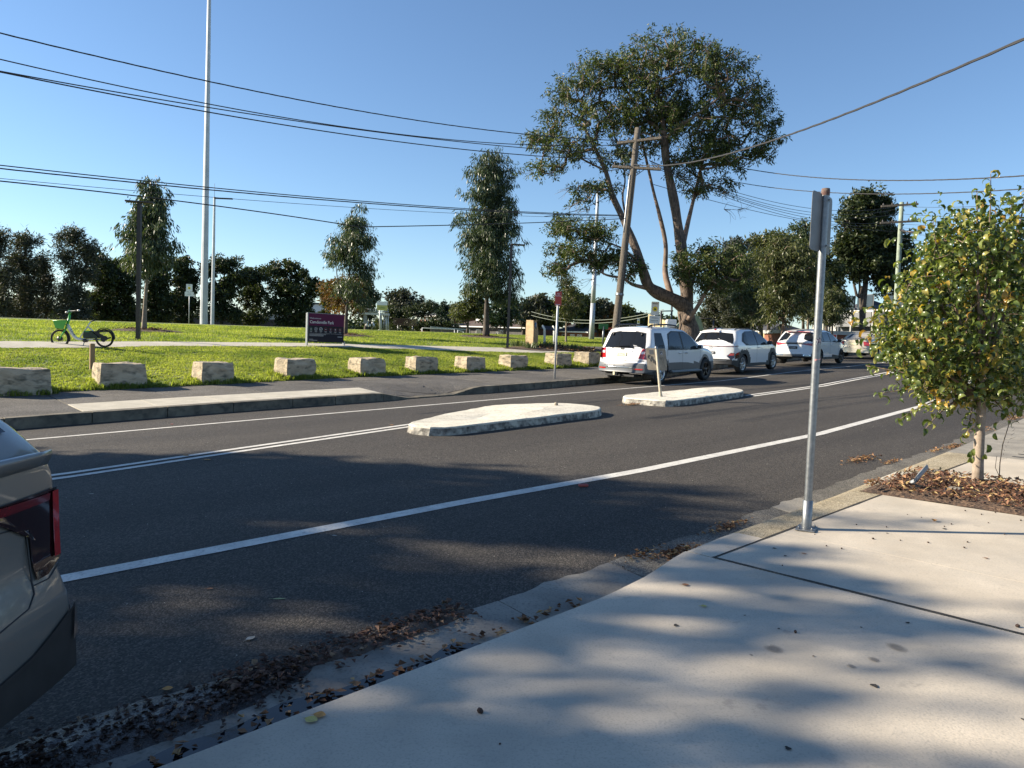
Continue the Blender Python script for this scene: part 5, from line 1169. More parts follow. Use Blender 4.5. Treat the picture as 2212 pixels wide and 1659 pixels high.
c2.patch([(-.18, .69), (.18, .69), (.18, .79), (-.18, .79)], RR(.014), 'number_plate', 'plate_black', r_, 2); ltext('EXK·53X', .085, c2.onrear(0, .712, .02), 'white_ink', 'plate_lettering', r_, .8)
q = c2.onrear(0, .925, .012); g = MB(); n = 18
for w0 in (0,): g.add([tuple(np.array(q)+np.array([-.004, .075*k*cos(a), .042*k*sin(a)])) for k in (1, .82) for a in lin(0, 2*pi, n+1)[:-1]], [(i, (i+1) % n, n+(i+1) % n, n+i) for i in range(n)])
g.build('badge', 'galv', r_); ltext('H', .062, (q[0]-.004, 0, q[2]-.022), 'galv', 'badge_lettering', r_, 1.3)
for i, ch in enumerate('KONA'): ltext(ch, .05, c2.onrear(.36-.24*i, .84, .013), 'ink', 'badge_lettering', r_)

# --- 3: white suv with a two-tone tail
def paint3(x, y, z):
    if z < .40: return ('lower_bumper', 'plastic')
    if z < .52 and x < .55: return ('bumper', 'grey_clad')
    if z < .36+.0*x: return ('sill', 'plastic')
    return ('body', 'white_paint')
c3 = Car(dict(L=4.40, W=1.83, H=1.58, topp=[(0, .36), (.01, .42), (.03, .56), (.08, .72), (.11, .92), (.09, .99)][:0]+[(0, .36), (.01, .42), (.03, .56), (.07, .72), (.10, .92), (.12, 1.0), (.20, 1.08), (.36, 1.22), (.60, 1.43), (.70, 1.50), (1.3, 1.575), (1.9, 1.565), (2.4, 1.47), (2.85, 1.24), (3.2, 1.06), (3.7, .99), (4.1, .90), (4.3, .75), (4.38, .5), (4.40, .34)],
    botp=[(0, .36), (.25, .25), (4.1, .24), (4.40, .3)], wr=.86, wf=3.49, ra=.385, wz=.345, wrad=.345, plan=[(0, .92), (.3, .975), (.9, 1), (3.4, 1), (4.0, .93), (4.40, .80)], tum=.24, belt0=.99, beltk=-.0, rnd=.10, rb=.20, fb=.38, crown=.035, paint=paint3))
r_ = car_root(1771, 789, 33.2, .86, .915, radians(43.5), 'white suv with slanting red tail lights, partly behind the near sign pole')
c3.skin(r_); c3.under(r_)
RS = lambda side, off=.008: (lambda x, z: c3.onside(x, z, side, off)); RR = lambda off=.008: (lambda y, z: c3.onrear(y, z, off))
c3.patch([(-.78, 1.05), (.78, 1.05), (.72, 1.24), (.62, 1.45), (-.62, 1.45), (-.72, 1.24)], RR(.010), 'rear_window', 'glass', r_, 5, 4)
c3.patch([(-.80, .93), (.80, .93), (.84, .985), (-.84, .985)], RR(.014), 'light_bar', 'black', r_); c3.patch([(-.80, 1.0), (.80, 1.0), (.80, 1.02), (-.80, 1.02)], RR(.02), 'tail_spoiler_line', 'chrome', r_)
g = MB(); g.box((.56, 0, 1.49), (.16, 1.1, .02)); g.build('spoiler', 'sign_red', r_)
for s_ in (-1, 1):
    c3.patch([(s_*.36, .94), (s_*.80, .86), (s_*.86, .98), (s_*.60, .985)], RR(.018), 'tail_light', 'red_lens', r_); c3.patch([(.06, .93), (.46, .90), (.62, .965), (.40, 1.0), (.08, 1.0)], RS(s_, .012), 'tail_light', 'deep_red', r_)
    c3.patch([(s_*.48, .42), (s_*.78, .42), (s_*.76, .48), (s_*.46, .48)], RR(.016), 'exhaust_trim', 'chrome', r_); c3.patch([(s_*.52, .435), (s_*.74, .435), (s_*.72, .465), (s_*.50, .465)], RR(.020), 'exhaust', 'black', r_)
    c3.patch([(.58, 1.05), (2.92, 1.02), (2.42, 1.38), (1.95, 1.48), (1.2, 1.46), (.85, 1.34)], RS(s_, .005), 'window_frame', 'black', r_, 5, 4)
    c3.patch([(.70, 1.08), (1.20, 1.07), (1.18, 1.42), (.92, 1.32)], RS(s_, .010), 'side_window', 'glass', r_, 4, 4)
    c3.patch([(1.26, 1.06), (1.96, 1.05), (1.88, 1.45), (1.24, 1.43)], RS(s_, .010), 'side_window', 'glass_blue', r_, 4, 4); c3.patch([(2.04, 1.04), (2.84, 1.04), (2.40, 1.34), (1.98, 1.44)], RS(s_, .010), 'side_window', 'glass_blue', r_, 4, 4)
    for x0, z0, z1 in ((2.0, .36, 1.02), (3.0, .40, 1.0)): c3.patch([(x0, z0), (x0+.01, z0), (x0+.01, z1), (x0, z1)], RS(s_, .004), 'door_gap', 'black', r_)
    for x0 in (1.3, 2.15): g = MB(); g.box(c3.onside(x0, .90, s_, .015), (.17, .03, .035), None, .01); g.build('door_handle', 'white_paint', r_)
    c3.wheel(.86, s_, r_, 'dark_alloy', 5, .04); c3.wheel(3.49, s_, r_, 'dark_alloy', 5, .04); c3.mirror(2.75, 1.02, s_, 'black', r_)
c3.patch([(-.19, .72), (.19, .72), (.19, .84), (-.19, .84)], RR(.016), 'number_plate', 'plate_black', r_, 2); ltext('FLG·47U', .088, c3.onrear(0, .748, .022), 'white_ink', 'plate_lettering', r_, .8)

# --- 4: beige sedan
def paint4(x, y, z): return ('lower_bumper', 'plastic') if z < .26 else (('bumper', 'beige_paint') if z < .52 and x < .5 else ('body', 'beige_paint'))
c4 = Car(dict(L=4.90, W=1.86, H=1.44, topp=[(0, .28), (.01, .36), (.02, .54), (.06, .62), (.08, .82), (.10, .96), (.16, 1.0), (.75, 1.04), (1.15, 1.24), (1.45, 1.36), (1.9, 1.42), (2.4, 1.42), (2.85, 1.33), (3.4, 1.03), (3.8, .97), (4.5, .86), (4.78, .72), (4.88, .5), (4.90, .3)],
    botp=[(0, .3), (.3, .22), (4.6, .21), (4.90, .26)], wr=1.05, wf=3.87, ra=.36, wz=.32, wrad=.32, plan=[(0, .92), (.4, .975), (1, 1), (3.8, 1), (4.5, .93), (4.90, .80)], tum=.26, belt0=.98, beltk=-.0, rnd=.10, rb=.20, fb=.38, crown=.03, paint=paint4))
r_ = car_root(1893, 773, 41.5, 1.05, .92, radians(46), 'beige sedan with red tail lights, half hidden by the street tree')
c4.skin(r_); c4.under(r_)
RS = lambda side, off=.008: (lambda x, z: c4.onside(x, z, side, off)); RR = lambda off=.008: (lambda y, z: c4.onrear(y, z, off))
def rg(y, t): x = .80+.55*t; return c4.pt(x, y*(1-.1*t), c4.ztop(x)+.02)
c4.patch([(-.66, .02), (.66, .02), (.62, 1), (-.62, 1)], rg, 'rear_window', 'glass_blue', r_, 4, 4)
for s_ in (-1, 1):
    c4.patch([(s_*.58, .66), (s_*.82, .66), (s_*.82, .90), (s_*.52, .90)], RR(.012), 'tail_light', 'red_lens', r_); c4.patch([(.05, .66), (.22, .70), (.30, .90), (.1, .92)], RS(s_, .012), 'tail_light', 'red_lens', r_)
    c4.patch([(1.28, 1.06), (1.95, 1.05), (1.92, 1.33), (1.55, 1.32)], RS(s_, .010), 'side_window', 'glass_blue', r_, 4, 4); c4.patch([(2.02, 1.05), (3.02, 1.04), (2.60, 1.28), (2.0, 1.34)], RS(s_, .010), 'side_window', 'glass_blue', r_, 4, 4)
    c4.wheel(1.05, s_, r_, 'alloy', 7, .03); c4.wheel(3.87, s_, r_, 'alloy', 7, .03); c4.mirror(2.95, 1.02, s_, 'beige_paint', r_)
c4.patch([(-.18, .72), (.18, .72), (.18, .82), (-.18, .82)], RR(.014), 'number_plate', 'plate_cream', r_, 2)
# --- 5: one more car, only glimpsed through the leaves
r5 = car_root(2015, 762, 49, 1.05, .92, radians(48), 'dark blue car glimpsed through the leaves of the street tree')
def paint5(x, y, z): return ('lower_bumper', 'plastic') if z < .26 else ('body', mk5)
mk5 = mk('blue_paint', (.03, .05, .12), rough=.3, coat=1.)
c5 = Car(dict(c4.__dict__)); c5.paint = paint5; c5.skin(r5); c5.under(r5)
for s_ in (-1, 1):
    for x in (1.05, 3.87): c5.wheel(x, s_, r5, 'alloy', 7, .03)
    c5.patch([(1.28, 1.06), (3.02, 1.04), (2.60, 1.28), (2.0, 1.34), (1.55, 1.32)], lambda x, z: c5.onside(x, z, s_, .01), 'side_window', 'glass', r5, 4, 4)
    c5.patch([(s_*.58, .66), (s_*.82, .66), (s_*.82, .90), (s_*.52, .90)], lambda y, z: c5.onrear(y, z, .012), 'tail_light', 'red_lens', r5)

# --- 6: graphite hatchback whose rear corner fills the left edge
def paint6(x, y, z):
    if z < .34: return ('sill', 'plastic')
    return ('body', 'graphite')
c6 = Car(dict(L=4.5, W=1.88, H=1.60, topp=[(0, .27), (.004, .34), (.008, .50), (.02, .58), (.06, .66), (.08, .72), (.09, .98), (.10, 1.06), (.105, 1.10), (.125, 1.145), (.24, 1.25), (.50, 1.43), (.80, 1.54), (1.10, 1.60), (1.7, 1.65), (2.2, 1.63), (2.6, 1.5), (3.1, 1.22), (3.4, 1.08), (3.9, 1.0), (4.3, .85), (4.46, .6), (4.5, .34)],
    botp=[(0, .27), (.2, .22), (4.2, .22), (4.5, .3)], wr=.9, wf=3.65, ra=.38, wz=.345, wrad=.345, plan=[(0, .97), (.3, .985), (.9, 1), (3.4, 1), (4.1, .93), (4.5, .80)], tum=.24, belt0=1.0, beltk=-.0, rnd=.07, rb=.09, fb=.38, crown=.035, paint=paint6))
h6 = np.array([-.9968, .08, 0]); l6 = np.array([-.08, -.9968, 0]); cor = np.array([-1.69, 3.02, 0]); o6 = cor+l6*.94
r_ = thing('parked_car', (o6[0], o6[1], ground(.73, 3.6)+.075), 'dark grey hatchback whose rear corner fills the left edge of the photo', 'car', None, 0, False); r_.rotation_euler = (0, 0, atan2(h6[1], h6[0]))
c6.skin(r_); c6.under(r_)
RS = lambda side, off=.008: (lambda x, z: c6.onside(x, z, side, off)); RR = lambda off=.008: (lambda y, z: c6.onrear(y, z, off))
def rg6(y, t): x = .20+.75*t; return c6.pt(x, y*(1-.08*t), c6.ztop(x)+.012)
c6.patch([(-.74, 0), (.74, 0), (.70, 1), (-.70, 1)], rg6, 'rear_window', 'glass_blue', r_, 6, 5)
g = MB(); n = 22; P = []
for k in range(n+1):
    y = -.84+1.68*k/n; b_ = c6.bow(0, y); e_ = 1-.35*(abs(y)/.84)**6
    for (dx, dz) in ((.10, 0), (-.01, .035*e_), (-.025, .03), (-.03, .012), (-.01, -.03), (.10, -.06)): P.append((.085+dx+b_, y, 1.12+dz))
F = []
for k in range(n):
    for j in range(6): F.append((k*6+j, (k+1)*6+j, (k+1)*6+(j+1) % 6, k*6+(j+1) % 6))
F.append((0, 1, 2, 3, 4, 5)); F.append(tuple(n*6+j for j in (5, 4, 3, 2, 1, 0))); g.add(P, F, True); g.build('spoiler_lip', 'graphite', r_)
for s_ in (-1, 1):
    c6.patch([(s_*.40, .985), (s_*.91, .985), (s_*.92, .70), (s_*.80, .66), (s_*.72, .66), (s_*.70, .86)], RR(.012), 'tail_light', 'dark_lens', r_, 6, 5)
    c6.patch([(.080, .70), (.26, .76), (.34, .985), (.085, .985)], RS(s_, .010), 'tail_light', 'dark_lens', r_)
    c6.patch([(s_*.862, .71), (s_*.91, .71), (s_*.91, .975), (s_*.862, .975)], RR(.020), 'light_strip', 'red_lens', r_, 3, 3)
    c6.patch([(.07, .71), (.13, .72), (.14, .975), (.07, .975)], RS(s_, .016), 'light_strip', 'red_lens', r_)
    c6.patch([(s_*.45, .945), (s_*.84, .945), (s_*.85, .972), (s_*.46, .98)], RR(.018), 'light_strip', 'deep_red', r_, 3, 5)
    g = MB(); g.tube([c6.onrear(s_*y, z, .003) for y, z in ((.0, .56), (.45, .56), (.62, .585), (.68, .62), (.695, .66), (.695, .84), (.66, .875), (.5, .89), (.4, .89))], .0035, 4, False); g.build('tailgate_gap', 'black', r_)
    c6.patch([(0, .235), (s_*.93, .235), (s_*.93, .50), (s_*.62, .41), (s_*.3, .365), (0, .36)], RR(.010), 'lower_bumper', 'plastic', r_, 6, 6)
    c6.patch([(.012, .235), (.50, .235), (.50, .40), (.25, .47), (.012, .50)], RS(s_, .008), 'lower_bumper', 'plastic', r_, 6, 5)
    c6.patch([(s_*.89, .36), (s_*.925, .38), (s_*.925, .49), (s_*.905, .49)], RR(.022), 'bumper_blade', 'chrome', r_, 3, 3)
    g = MB(); g.tube([c6.onrear(s_*y, z, .002) for y, z in ((.70, .645), (.80, .64), (.90, .67))], .003, 4, False); g.build('panel_gap', 'black', r_)
    c6.patch([(.55, 1.08), (1.2, 1.07), (1.15, 1.40), (.95, 1.34)], RS(s_, .010), 'side_window', 'glass', r_); c6.patch([(1.3, 1.07), (3.0, 1.05), (2.6, 1.36), (1.9, 1.5), (1.3, 1.45)], RS(s_, .010), 'side_window', 'glass', r_)
    c6.wheel(.9, s_, r_, 'alloy', 5, .04); c6.wheel(3.65, s_, r_, 'alloy', 5, .04); c6.mirror(2.9, 1.04, s_, 'graphite', r_)
c6.patch([(-.19, .78), (.19, .78), (.19, .88), (-.19, .88)], RR(.016), 'number_plate', 'plate_black', r_, 2)

# ------------------------------------------------------------------ trees
def leafcloud(C_, rad, n, L_, W_, droop, out_c=None, jit=.35, fold=True):
    """C_: (m,3) clump centres, rad: clump radius (m,), n leaves in all -> verts, quads"""
    m = len(C_); ns = max(m, n//11); si = rng.integers(0, m, ns); sd = rng.normal(size=(ns, 3)); sd /= np.linalg.norm(sd, axis=1)[:, None]
    sc_ = C_[si]+sd*(rad[si]*rng.random(ns)**.45)[:, None]*np.array([1, 1, .75]); k_ = rng.integers(0, ns, n); d = sd[k_]
    c = sc_[k_]+rng.normal(size=(n, 3))*L_*.42
    a = rng.normal(size=(n, 3)); a /= np.linalg.norm(a, axis=1)[:, None]; a = a*(1-droop)+np.array([0, 0, -1.])*droop+d*.35; a /= np.linalg.norm(a, axis=1)[:, None]
    s_ = np.cross(a, rng.normal(size=(n, 3))); s_ /= np.linalg.norm(s_, axis=1)[:, None]+1e-9
    ll = L_*rng.uniform(.5, 1.35, n)[:, None]; ww = W_*rng.uniform(.7, 1.2, n)[:, None]
    v = np.stack([c, c+a*ll*.45+s_*ww*.5, c+a*ll, c+a*ll*.45-s_*ww*.5], 1).reshape(-1, 3)
    return v, np.arange(4*n).reshape(n, 4)
def skeleton(limbs, att, g0):
    """limbs: list of (points, r0, r1); att: attractor points. returns edges list of (p,q,r) for twigs"""
    nd = []; par = []; rad = []
    for pts, r0, r1 in limbs:
        pts = [np.array(p) for p in pts]; L_ = sum(np.linalg.norm(pts[i+1]-pts[i]) for i in range(len(pts)-1)); acc = 0
        for i in range(len(pts)-1):
            for k in range(3):
                if i == 0 and k == 0 and False: continue
                nd.append(pts[i]+(pts[i+1]-pts[i])*k/3); par.append(-1); rad.append(1)
        nd.append(pts[-1]); par.append(-1); rad.append(1)
    N0 = len(nd); nd = np.array(nd); base = nd[0]
    order = np.argsort([min(np.linalg.norm(nd-a, axis=1)) for a in att]); cnt = []
    nodes_ = list(nd); parent = [-1]*N0; tipc = [0]*N0; arr = np.array(nodes_)
    for k in order:
        a = att[k]; dd = np.linalg.norm(arr-a, axis=1); up = np.maximum(0, arr[:, 2]-a[2])*.6; j = int(np.argmin(dd+up))
        p0 = nodes_[j]; L_ = np.linalg.norm(a-p0); ns = 1 if L_ < .5*g0 else (2 if L_ < 1.5*g0 else 3); prev = j
        for i in range(1, ns+1):
            q = i/ns; pt = p0+(a-p0)*q+(rng.normal(size=3)*.07*L_ if i < ns else 0)+np.array([0, 0, .10*L_*sin(pi*q)])
            nodes_.append(pt); parent.append(prev); tipc.append(0); prev = len(nodes_)-1
        tipc[prev] = 1; arr = np.array(nodes_)
    cnt = np.array(tipc, float)
    for i in range(len(nodes_)-1, N0-1, -1):
        if parent[i] >= 0: cnt[parent[i]] += cnt[i]
    return arr, parent, cnt, N0
def build_tree(name, limbs, att, rad, nleaf, L_, W_, droop, leaf, bark, label, cat, group=None, twig=.012, g0=1., maxr=.06, bed=None, extra=0, thick_n=10, twigmat=None):
    base = np.array(limbs[0][0][0]); t = thing(name, base, label, cat, group)
    g = MB()
    for k, (pts, r0, r1) in enumerate(limbs):
        pts = [np.array(p, float) for p in pts]; n = len(pts)
        # smooth the limb
        fine = []; rs = []
        for i in range(n-1):
            p0 = pts[max(i-1, 0)]; p1 = pts[i]; p2 = pts[i+1]; p3 = pts[min(i+2, n-1)]
            for q in (0, .25, .5, .75):
                fine.append(.5*((2*p1)+(-p0+p2)*q+(2*p0-5*p1+4*p2-p3)*q*q+(-p0+3*p1-3*p2+p3)*q**3)); rs.append((i+q)/(n-1))
        fine.append(pts[-1]); rs.append(1.)
        rr = [r0+(r1-r0)*q**(.8 if r0 < .4 else .5) for q in rs]
        if k == 0: rr = [r*(1+.45*math.exp(-q*9)) for r, q in zip(rr, rs)]; fine[0] = fine[0]-np.array([0, 0, .15])
        rr = [r*(1+.07*sin(7*i+k)) for i, r in enumerate(rr)]
        gg = MB() if k < 12 and r0 > .05 else g
        gg.tube(fine, rr, thick_n if r0 > .06 else 6)
        if gg is not g: gg.build('trunk' if k == 0 else 'limb', bark, t)
    if att is not None and len(att):
        arr, parent, cnt, N0 = skeleton(limbs, att, g0)
        for i in range(N0, len(arr)):
            if parent[i] < 0: continue
            r1 = min(maxr, twig*sqrt(cnt[i])); r0 = min(maxr*1.1, r1*1.15)
            g.tube([arr[parent[i]], arr[i]], [r0, r1], 4 if r1 > .02 else 3, False)
    if g.n: g.build('branches', twigmat or bark, t, 'stuff')
    if nleaf:
        v, q = leafcloud(att, rad, nleaf, L_, W_, droop); o = npmesh('foliage', v, q, leaf, t); o['kind'] = 'stuff'
    if bed: disc_bed('mulch_bed', base, bed[0], bed[1], 3, t)
    return t
def blobs(B, n, shell=.55):
    """B: list of (x,y,d,rx,ry) in view terms with a depth radius ~ rx; returns n attractor points"""
    W_ = np.array([b[3]*b[4] for b in B], float); W_ /= W_.sum(); out = []
    while len(out) < n:
        b = B[rng.choice(len(B), p=W_)]; q = rng.normal(size=3); q /= np.linalg.norm(q); q *= (shell+(1-shell)*rng.random()) if rng.random() < .8 else rng.random()
        dr = b[5] if len(b) > 5 else b[3]*b[2]/1600.
        out.append(at(b[0]+q[0]*b[3], b[1]+q[1]*b[4], b[2]+q[2]*dr))
    return np.array(out)

# the big spreading tree
BT = 33.; P_ = lambda x, y, dd=0.: at(x, y, BT+dd)
base = on(1490, 741, BT)
limbs = [([base, P_(1488, 715), P_(1484, 690), P_(1481, 668), P_(1484, 635), P_(1481, 608), P_(1476, 570), P_(1471, 529, .1), P_(1465, 491, .2), P_(1457, 440, .2), P_(1447, 390, .2), P_(1438, 340, .1), P_(1435, 293)], .47, .16),
 ([P_(1482, 665), P_(1460, 650, -.3), P_(1430, 637, -.6), P_(1410, 626, -.8), P_(1398, 612, -.9), P_(1389, 585, -.9), P_(1378, 549, -.8), P_(1360, 505, -.6), P_(1340, 460, -.4), P_(1322, 420, -.3), P_(1310, 375, -.2), P_(1297, 345), P_(1280, 310), P_(1262, 275)], .34, .05),
 ([P_(1436, 296), P_(1428, 240, .3), P_(1422, 190, .5), P_(1420, 150, .6)], .13, .03), ([P_(1437, 300), P_(1462, 277, -.5), P_(1490, 258, -.8), P_(1540, 222, -1), P_(1584, 180, -1.2)], .11, .03),
 ([P_(1434, 290), P_(1410, 268, .3), P_(1388, 253, .6), P_(1365, 215, .9), P_(1345, 180, 1)], .09, .025),
 ([P_(1473, 545), P_(1484, 490, .8), P_(1496, 440, 1.2), P_(1508, 390, 1.4), P_(1518, 350, 1.5), P_(1535, 312, 1.6), P_(1578, 306, 1.8), P_(1620, 290, 2)], .12, .03),
 ([P_(1450, 640, .3), P_(1437, 590, .8), P_(1438, 530, 1), P_(1426, 470, 1.1), P_(1412, 415, 1.1), P_(1396, 345, 1), P_(1386, 305, 1)], .15, .04),
 ([P_(1395, 622, -.8), P_(1365, 614, -1.2), P_(1345, 601, -1.5), P_(1310, 594, -1.7), P_(1285, 578, -1.8), P_(1262, 555, -1.8)], .09, .02),
 ([P_(1487, 690, -.5), P_(1503, 668, -.9), P_(1517, 645, -1.2), P_(1532, 620, -1.3), P_(1560, 603, -1.4), P_(1588, 588, -1.5)], .12, .03),
 ([P_(1483, 640, .2), P_(1500, 600, .9), P_(1510, 560, 1.2), P_(1540, 540, 1.5)], .12, .03),
 ([P_(1385, 575, -.8), P_(1350, 540, -1.5), P_(1300, 520, -1.8), P_(1250, 505, -2)], .06, .015),
 ([P_(1310, 370, -.2), P_(1270, 350, .5), P_(1230, 330, .8), P_(1190, 320, 1)], .06, .015), ([P_(1360, 500, -.6), P_(1345, 430, .3), P_(1350, 380, .6), P_(1330, 300, .8), P_(1310, 240, 1)], .06, .02)]
B1 = [(1450, 112, 33, 105, 48, 2.3), (1545, 150, 32.6, 75, 50, 2), (1350, 150, 33.5, 60, 45, 2), (1625, 215, 32.5, 48, 60, 1.8), (1650, 285, 32.8, 42, 40, 1.5), (1560, 230, 33, 70, 55, 2.2), (1285, 155, 33.5, 50, 40, 1.6),
 (1235, 200, 33.5, 52, 38, 1.7), (1300, 245, 33.2, 75, 50, 2), (1200, 262, 33.6, 42, 38, 1.5), (1165, 300, 33.6, 34, 24, 1.2), (1235, 318, 33.3, 62, 32, 1.8), (1180, 365, 33.3, 60, 22, 1.5), (1420, 210, 33, 80, 45, 2.2), (1480, 270, 33.5, 75, 40, 2),
 (1570, 330, 33, 60, 42, 1.8), (1480, 350, 33.5, 50, 40, 1.5), (1345, 330, 33.4, 50, 40, 1.5), (1510, 400, 34, 46, 24, 1.2), (1290, 405, 33, 55, 16, 1.2), (1560, 400, 34, 25, 20, .8), (1255, 430, 33, 30, 12, .7), (1410, 300, 34, 40, 40, 1.5), (1640, 330, 32.8, 35, 22, 1)]
B2 = [(1225, 490, 31.5, 52, 24, 1.5), (1290, 505, 31.5, 48, 26, 1.4), (1235, 545, 31.3, 55, 24, 1.4), (1310, 560, 31.6, 52, 28, 1.3), (1205, 580, 31.3, 30, 20, .8), (1360, 575, 32, 35, 30, 1), (1585, 565, 31.8, 45, 42, 1.5), (1530, 560, 32, 42, 42, 1.5), (1480, 575, 32, 40, 38, 1.4),
 (1545, 605, 31.8, 55, 30, 1.4), (1612, 600, 31.6, 26, 34, 1), (1505, 620, 31.8, 28, 22, .8), (1450, 520, 33, 30, 22, .8), (1400, 480, 33, 26, 26, .8)]
def big_tree():
    a1 = blobs([(b[0], b[1], b[2], b[3]*1.12, b[4]*1.15, b[5]) for b in B1+[(1400, 165, 33.2, 60, 40, 2), (1370, 255, 33.5, 50, 40, 2), (1450, 235, 34, 60, 45, 2), (1535, 310, 34, 60, 40, 2)]], 1900, .35); a2 = blobs(B2[:-3], 620, .3)
    att = np.vstack([a1, a2]); rad = rng.uniform(.15, .50, len(att))
    t = build_tree('spreading_tree', limbs, att, rad, 78000, .18, .052, .38, 'leaf_gum', 'limb', 'huge spreading tree with reddish limbs and an umbrella crown, right of centre', 'tree', None, .0105, 1.3, .07, None, thick_n=14)
    g = MB()
    for (x, y, r) in ((1484, 686, .20), (1490, 676, .13), (1478, 694, .13)): g.lathe(P_(x, y, -.42), (-.2, -1, .1), [(-.2, r), (0, r), (.10, r*.8), (.16, r*.4), (.17, 0)], 10)
    g.build('burl', 'bark', t)
    for o in t.children:
        if o.name.startswith('trunk') or o.name == 'limb': o.data.materials.clear(); o.data.materials.append(M['bark'])
    # bare dead twigs on the left
    g = MB()
    for (x, y, d) in ((1245, 440, 32), (1215, 455, 32), (1200, 425, 33), (1175, 590, 31), (1195, 610, 31), (1560, 470, 34), (1250, 620, 31.5), (1530, 470, 34), (1240, 470, 32)):
        p = at(x+34, y-18, d)
        for k in range(6):
            q = p; pts = [q]; dr = np.array([-1 if x < 1400 else 1, 0, -.25])+rng.normal(size=3)*.5
            for j in range(5): q = q+dr/np.linalg.norm(dr)*.17; dr = dr+rng.normal(size=3)*.35; pts.append(q)
            g.tube(pts, [.012, .010, .008, .006, .005, .003], 3, False)
    g.build('dead_twigs', 'grey_bark', t, 'stuff')
big_tree()

def euc(x, yb, d, ytop, env, nleaf, label, r=.10, droop=.7, leaf='leaf_euc', bark='grey_bark', L_=.17, W_=.034, natt=220, group=None, bed=None, bend=0., cat='tree', crad=(.22, .5), name='eucalyptus', twig=.010, lead=1):
    """env: list of (y, half width px, centre offset px) down the crown"""
    b = on(x, yb, d); T_ = at(x+bend, ytop, d)
    limbs = [([b, b+(T_-b)*.2, b+(T_-b)*.45+np.array([.05, 0, 0]), b+(T_-b)*.7, b+(T_-b)*.96], r, .02)]
    B = [(x+bend*.6+c+rng.uniform(-6, 6), y+rng.uniform(-5, 5), d, hw_*rng.uniform(.95, 1.25), abs(env[min(i+1, len(env)-1)][0]-env[max(i-1, 0)][0])/2*.75+4) for i, (y, hw_, c) in enumerate(env)]
    for k in range(lead): 
        s_ = (-1)**k; y0 = env[-1][0]; p = at(x, y0+8, d); limbs.append(([p, at(x+s_*env[-2][1]*.35, env[-2][0], d+.2*s_), at(x+s_*env[len(env)//2][1]*.45, env[len(env)//2][0], d)], r*.5, .015))
    att = blobs(B, natt, .2); rad = rng.uniform(crad[0], crad[1], natt)
    return build_tree(name, limbs, att, rad, nleaf, L_, W_, droop, leaf, bark, label, cat, group, twig, .8, r*.45, bed)
YG = 'young gum trees on the lawn'
euc(311, 719, 29, 378, [(395, 9, 8), (430, 26, 8), (465, 42, 8), (500, 52, 6), (535, 60, 5), (562, 52, -2)], 17000, 'conical gum tree standing behind the left dark lamp post', .085, group=YG, bed=(1.3, 1.1), bend=14, L_=.2, W_=.045, lead=2)
euc(746, 729, 35, 437, [(455, 14, 14), (485, 34, 12), (520, 46, 8), (555, 50, 0), (590, 20, 30), (625, 38, -2), (650, 24, 26)], 12500, 'slender open-crowned gum tree rising behind the maroon park sign', .085, group=YG, bed=(1.3, 1.1), bend=15, lead=2, bark='dark_bark', L_=.2, W_=.04)
euc(1050, 727, 44, 318, [(340, 22, 6), (370, 50, 8), (420, 66, 6), (470, 76, 4), (520, 80, 2), (570, 68, 4), (605, 56, 12), (636, 34, 34)], 34000, 'tall dense gum tree left of the centre lamp post', .17, group=YG, bed=(2.2, 1.8), bend=8, natt=420, L_=.28, W_=.055, crad=(.3, .7), bark='dark_bark', lead=3)
euc(1223, 737, 42, 588, [(600, 12, 2), (625, 24, 6), (650, 36, 10), (672, 34, -6)], 4200, 'thin young tree with an orange-tinged crown right of the red sign', .06, droop=.5, leaf='leaf_olive', natt=110, L_=.2, W_=.05)
euc(1692, 748, 40, 505, [(520, 40, -4), (550, 66, 0), (585, 74, 2), (620, 70, 0), (655, 60, 6), (685, 46, -18)], 21000, 'leafy olive street tree rising behind the gap between the second and third parked cars', .17, droop=.55, leaf='leaf_olive', natt=360, L_=.24, W_=.06, bark='limb', bend=6, crad=(.3, .6))
euc(1622, 748, 44, 600, [(612, 30, 0), (640, 42, -6), (668, 40, 4)], 7000, 'small leafy tree left of the olive street tree, above the second car', .09, droop=.5, leaf='leaf_euc', natt=140, L_=.2, W_=.05)
euc(1745, 748, 50, 560, [(575, 30, 0), (610, 40, 4), (645, 40, 2), (680, 34, 6)], 9000, 'pale-trunked tree behind the near sign pole', .12, droop=.55, leaf='leaf_olive', natt=160, L_=.24, W_=.06)
euc(1797, 750, 46, 620, [(640, 24, 0), (665, 30, -2), (690, 22, -8)], 4500, 'small leafy tree right of the near sign pole, in front of the grey house', .10, droop=.5, leaf='leaf_olive', natt=90, L_=.22, W_=.05, bark='dark_bark')

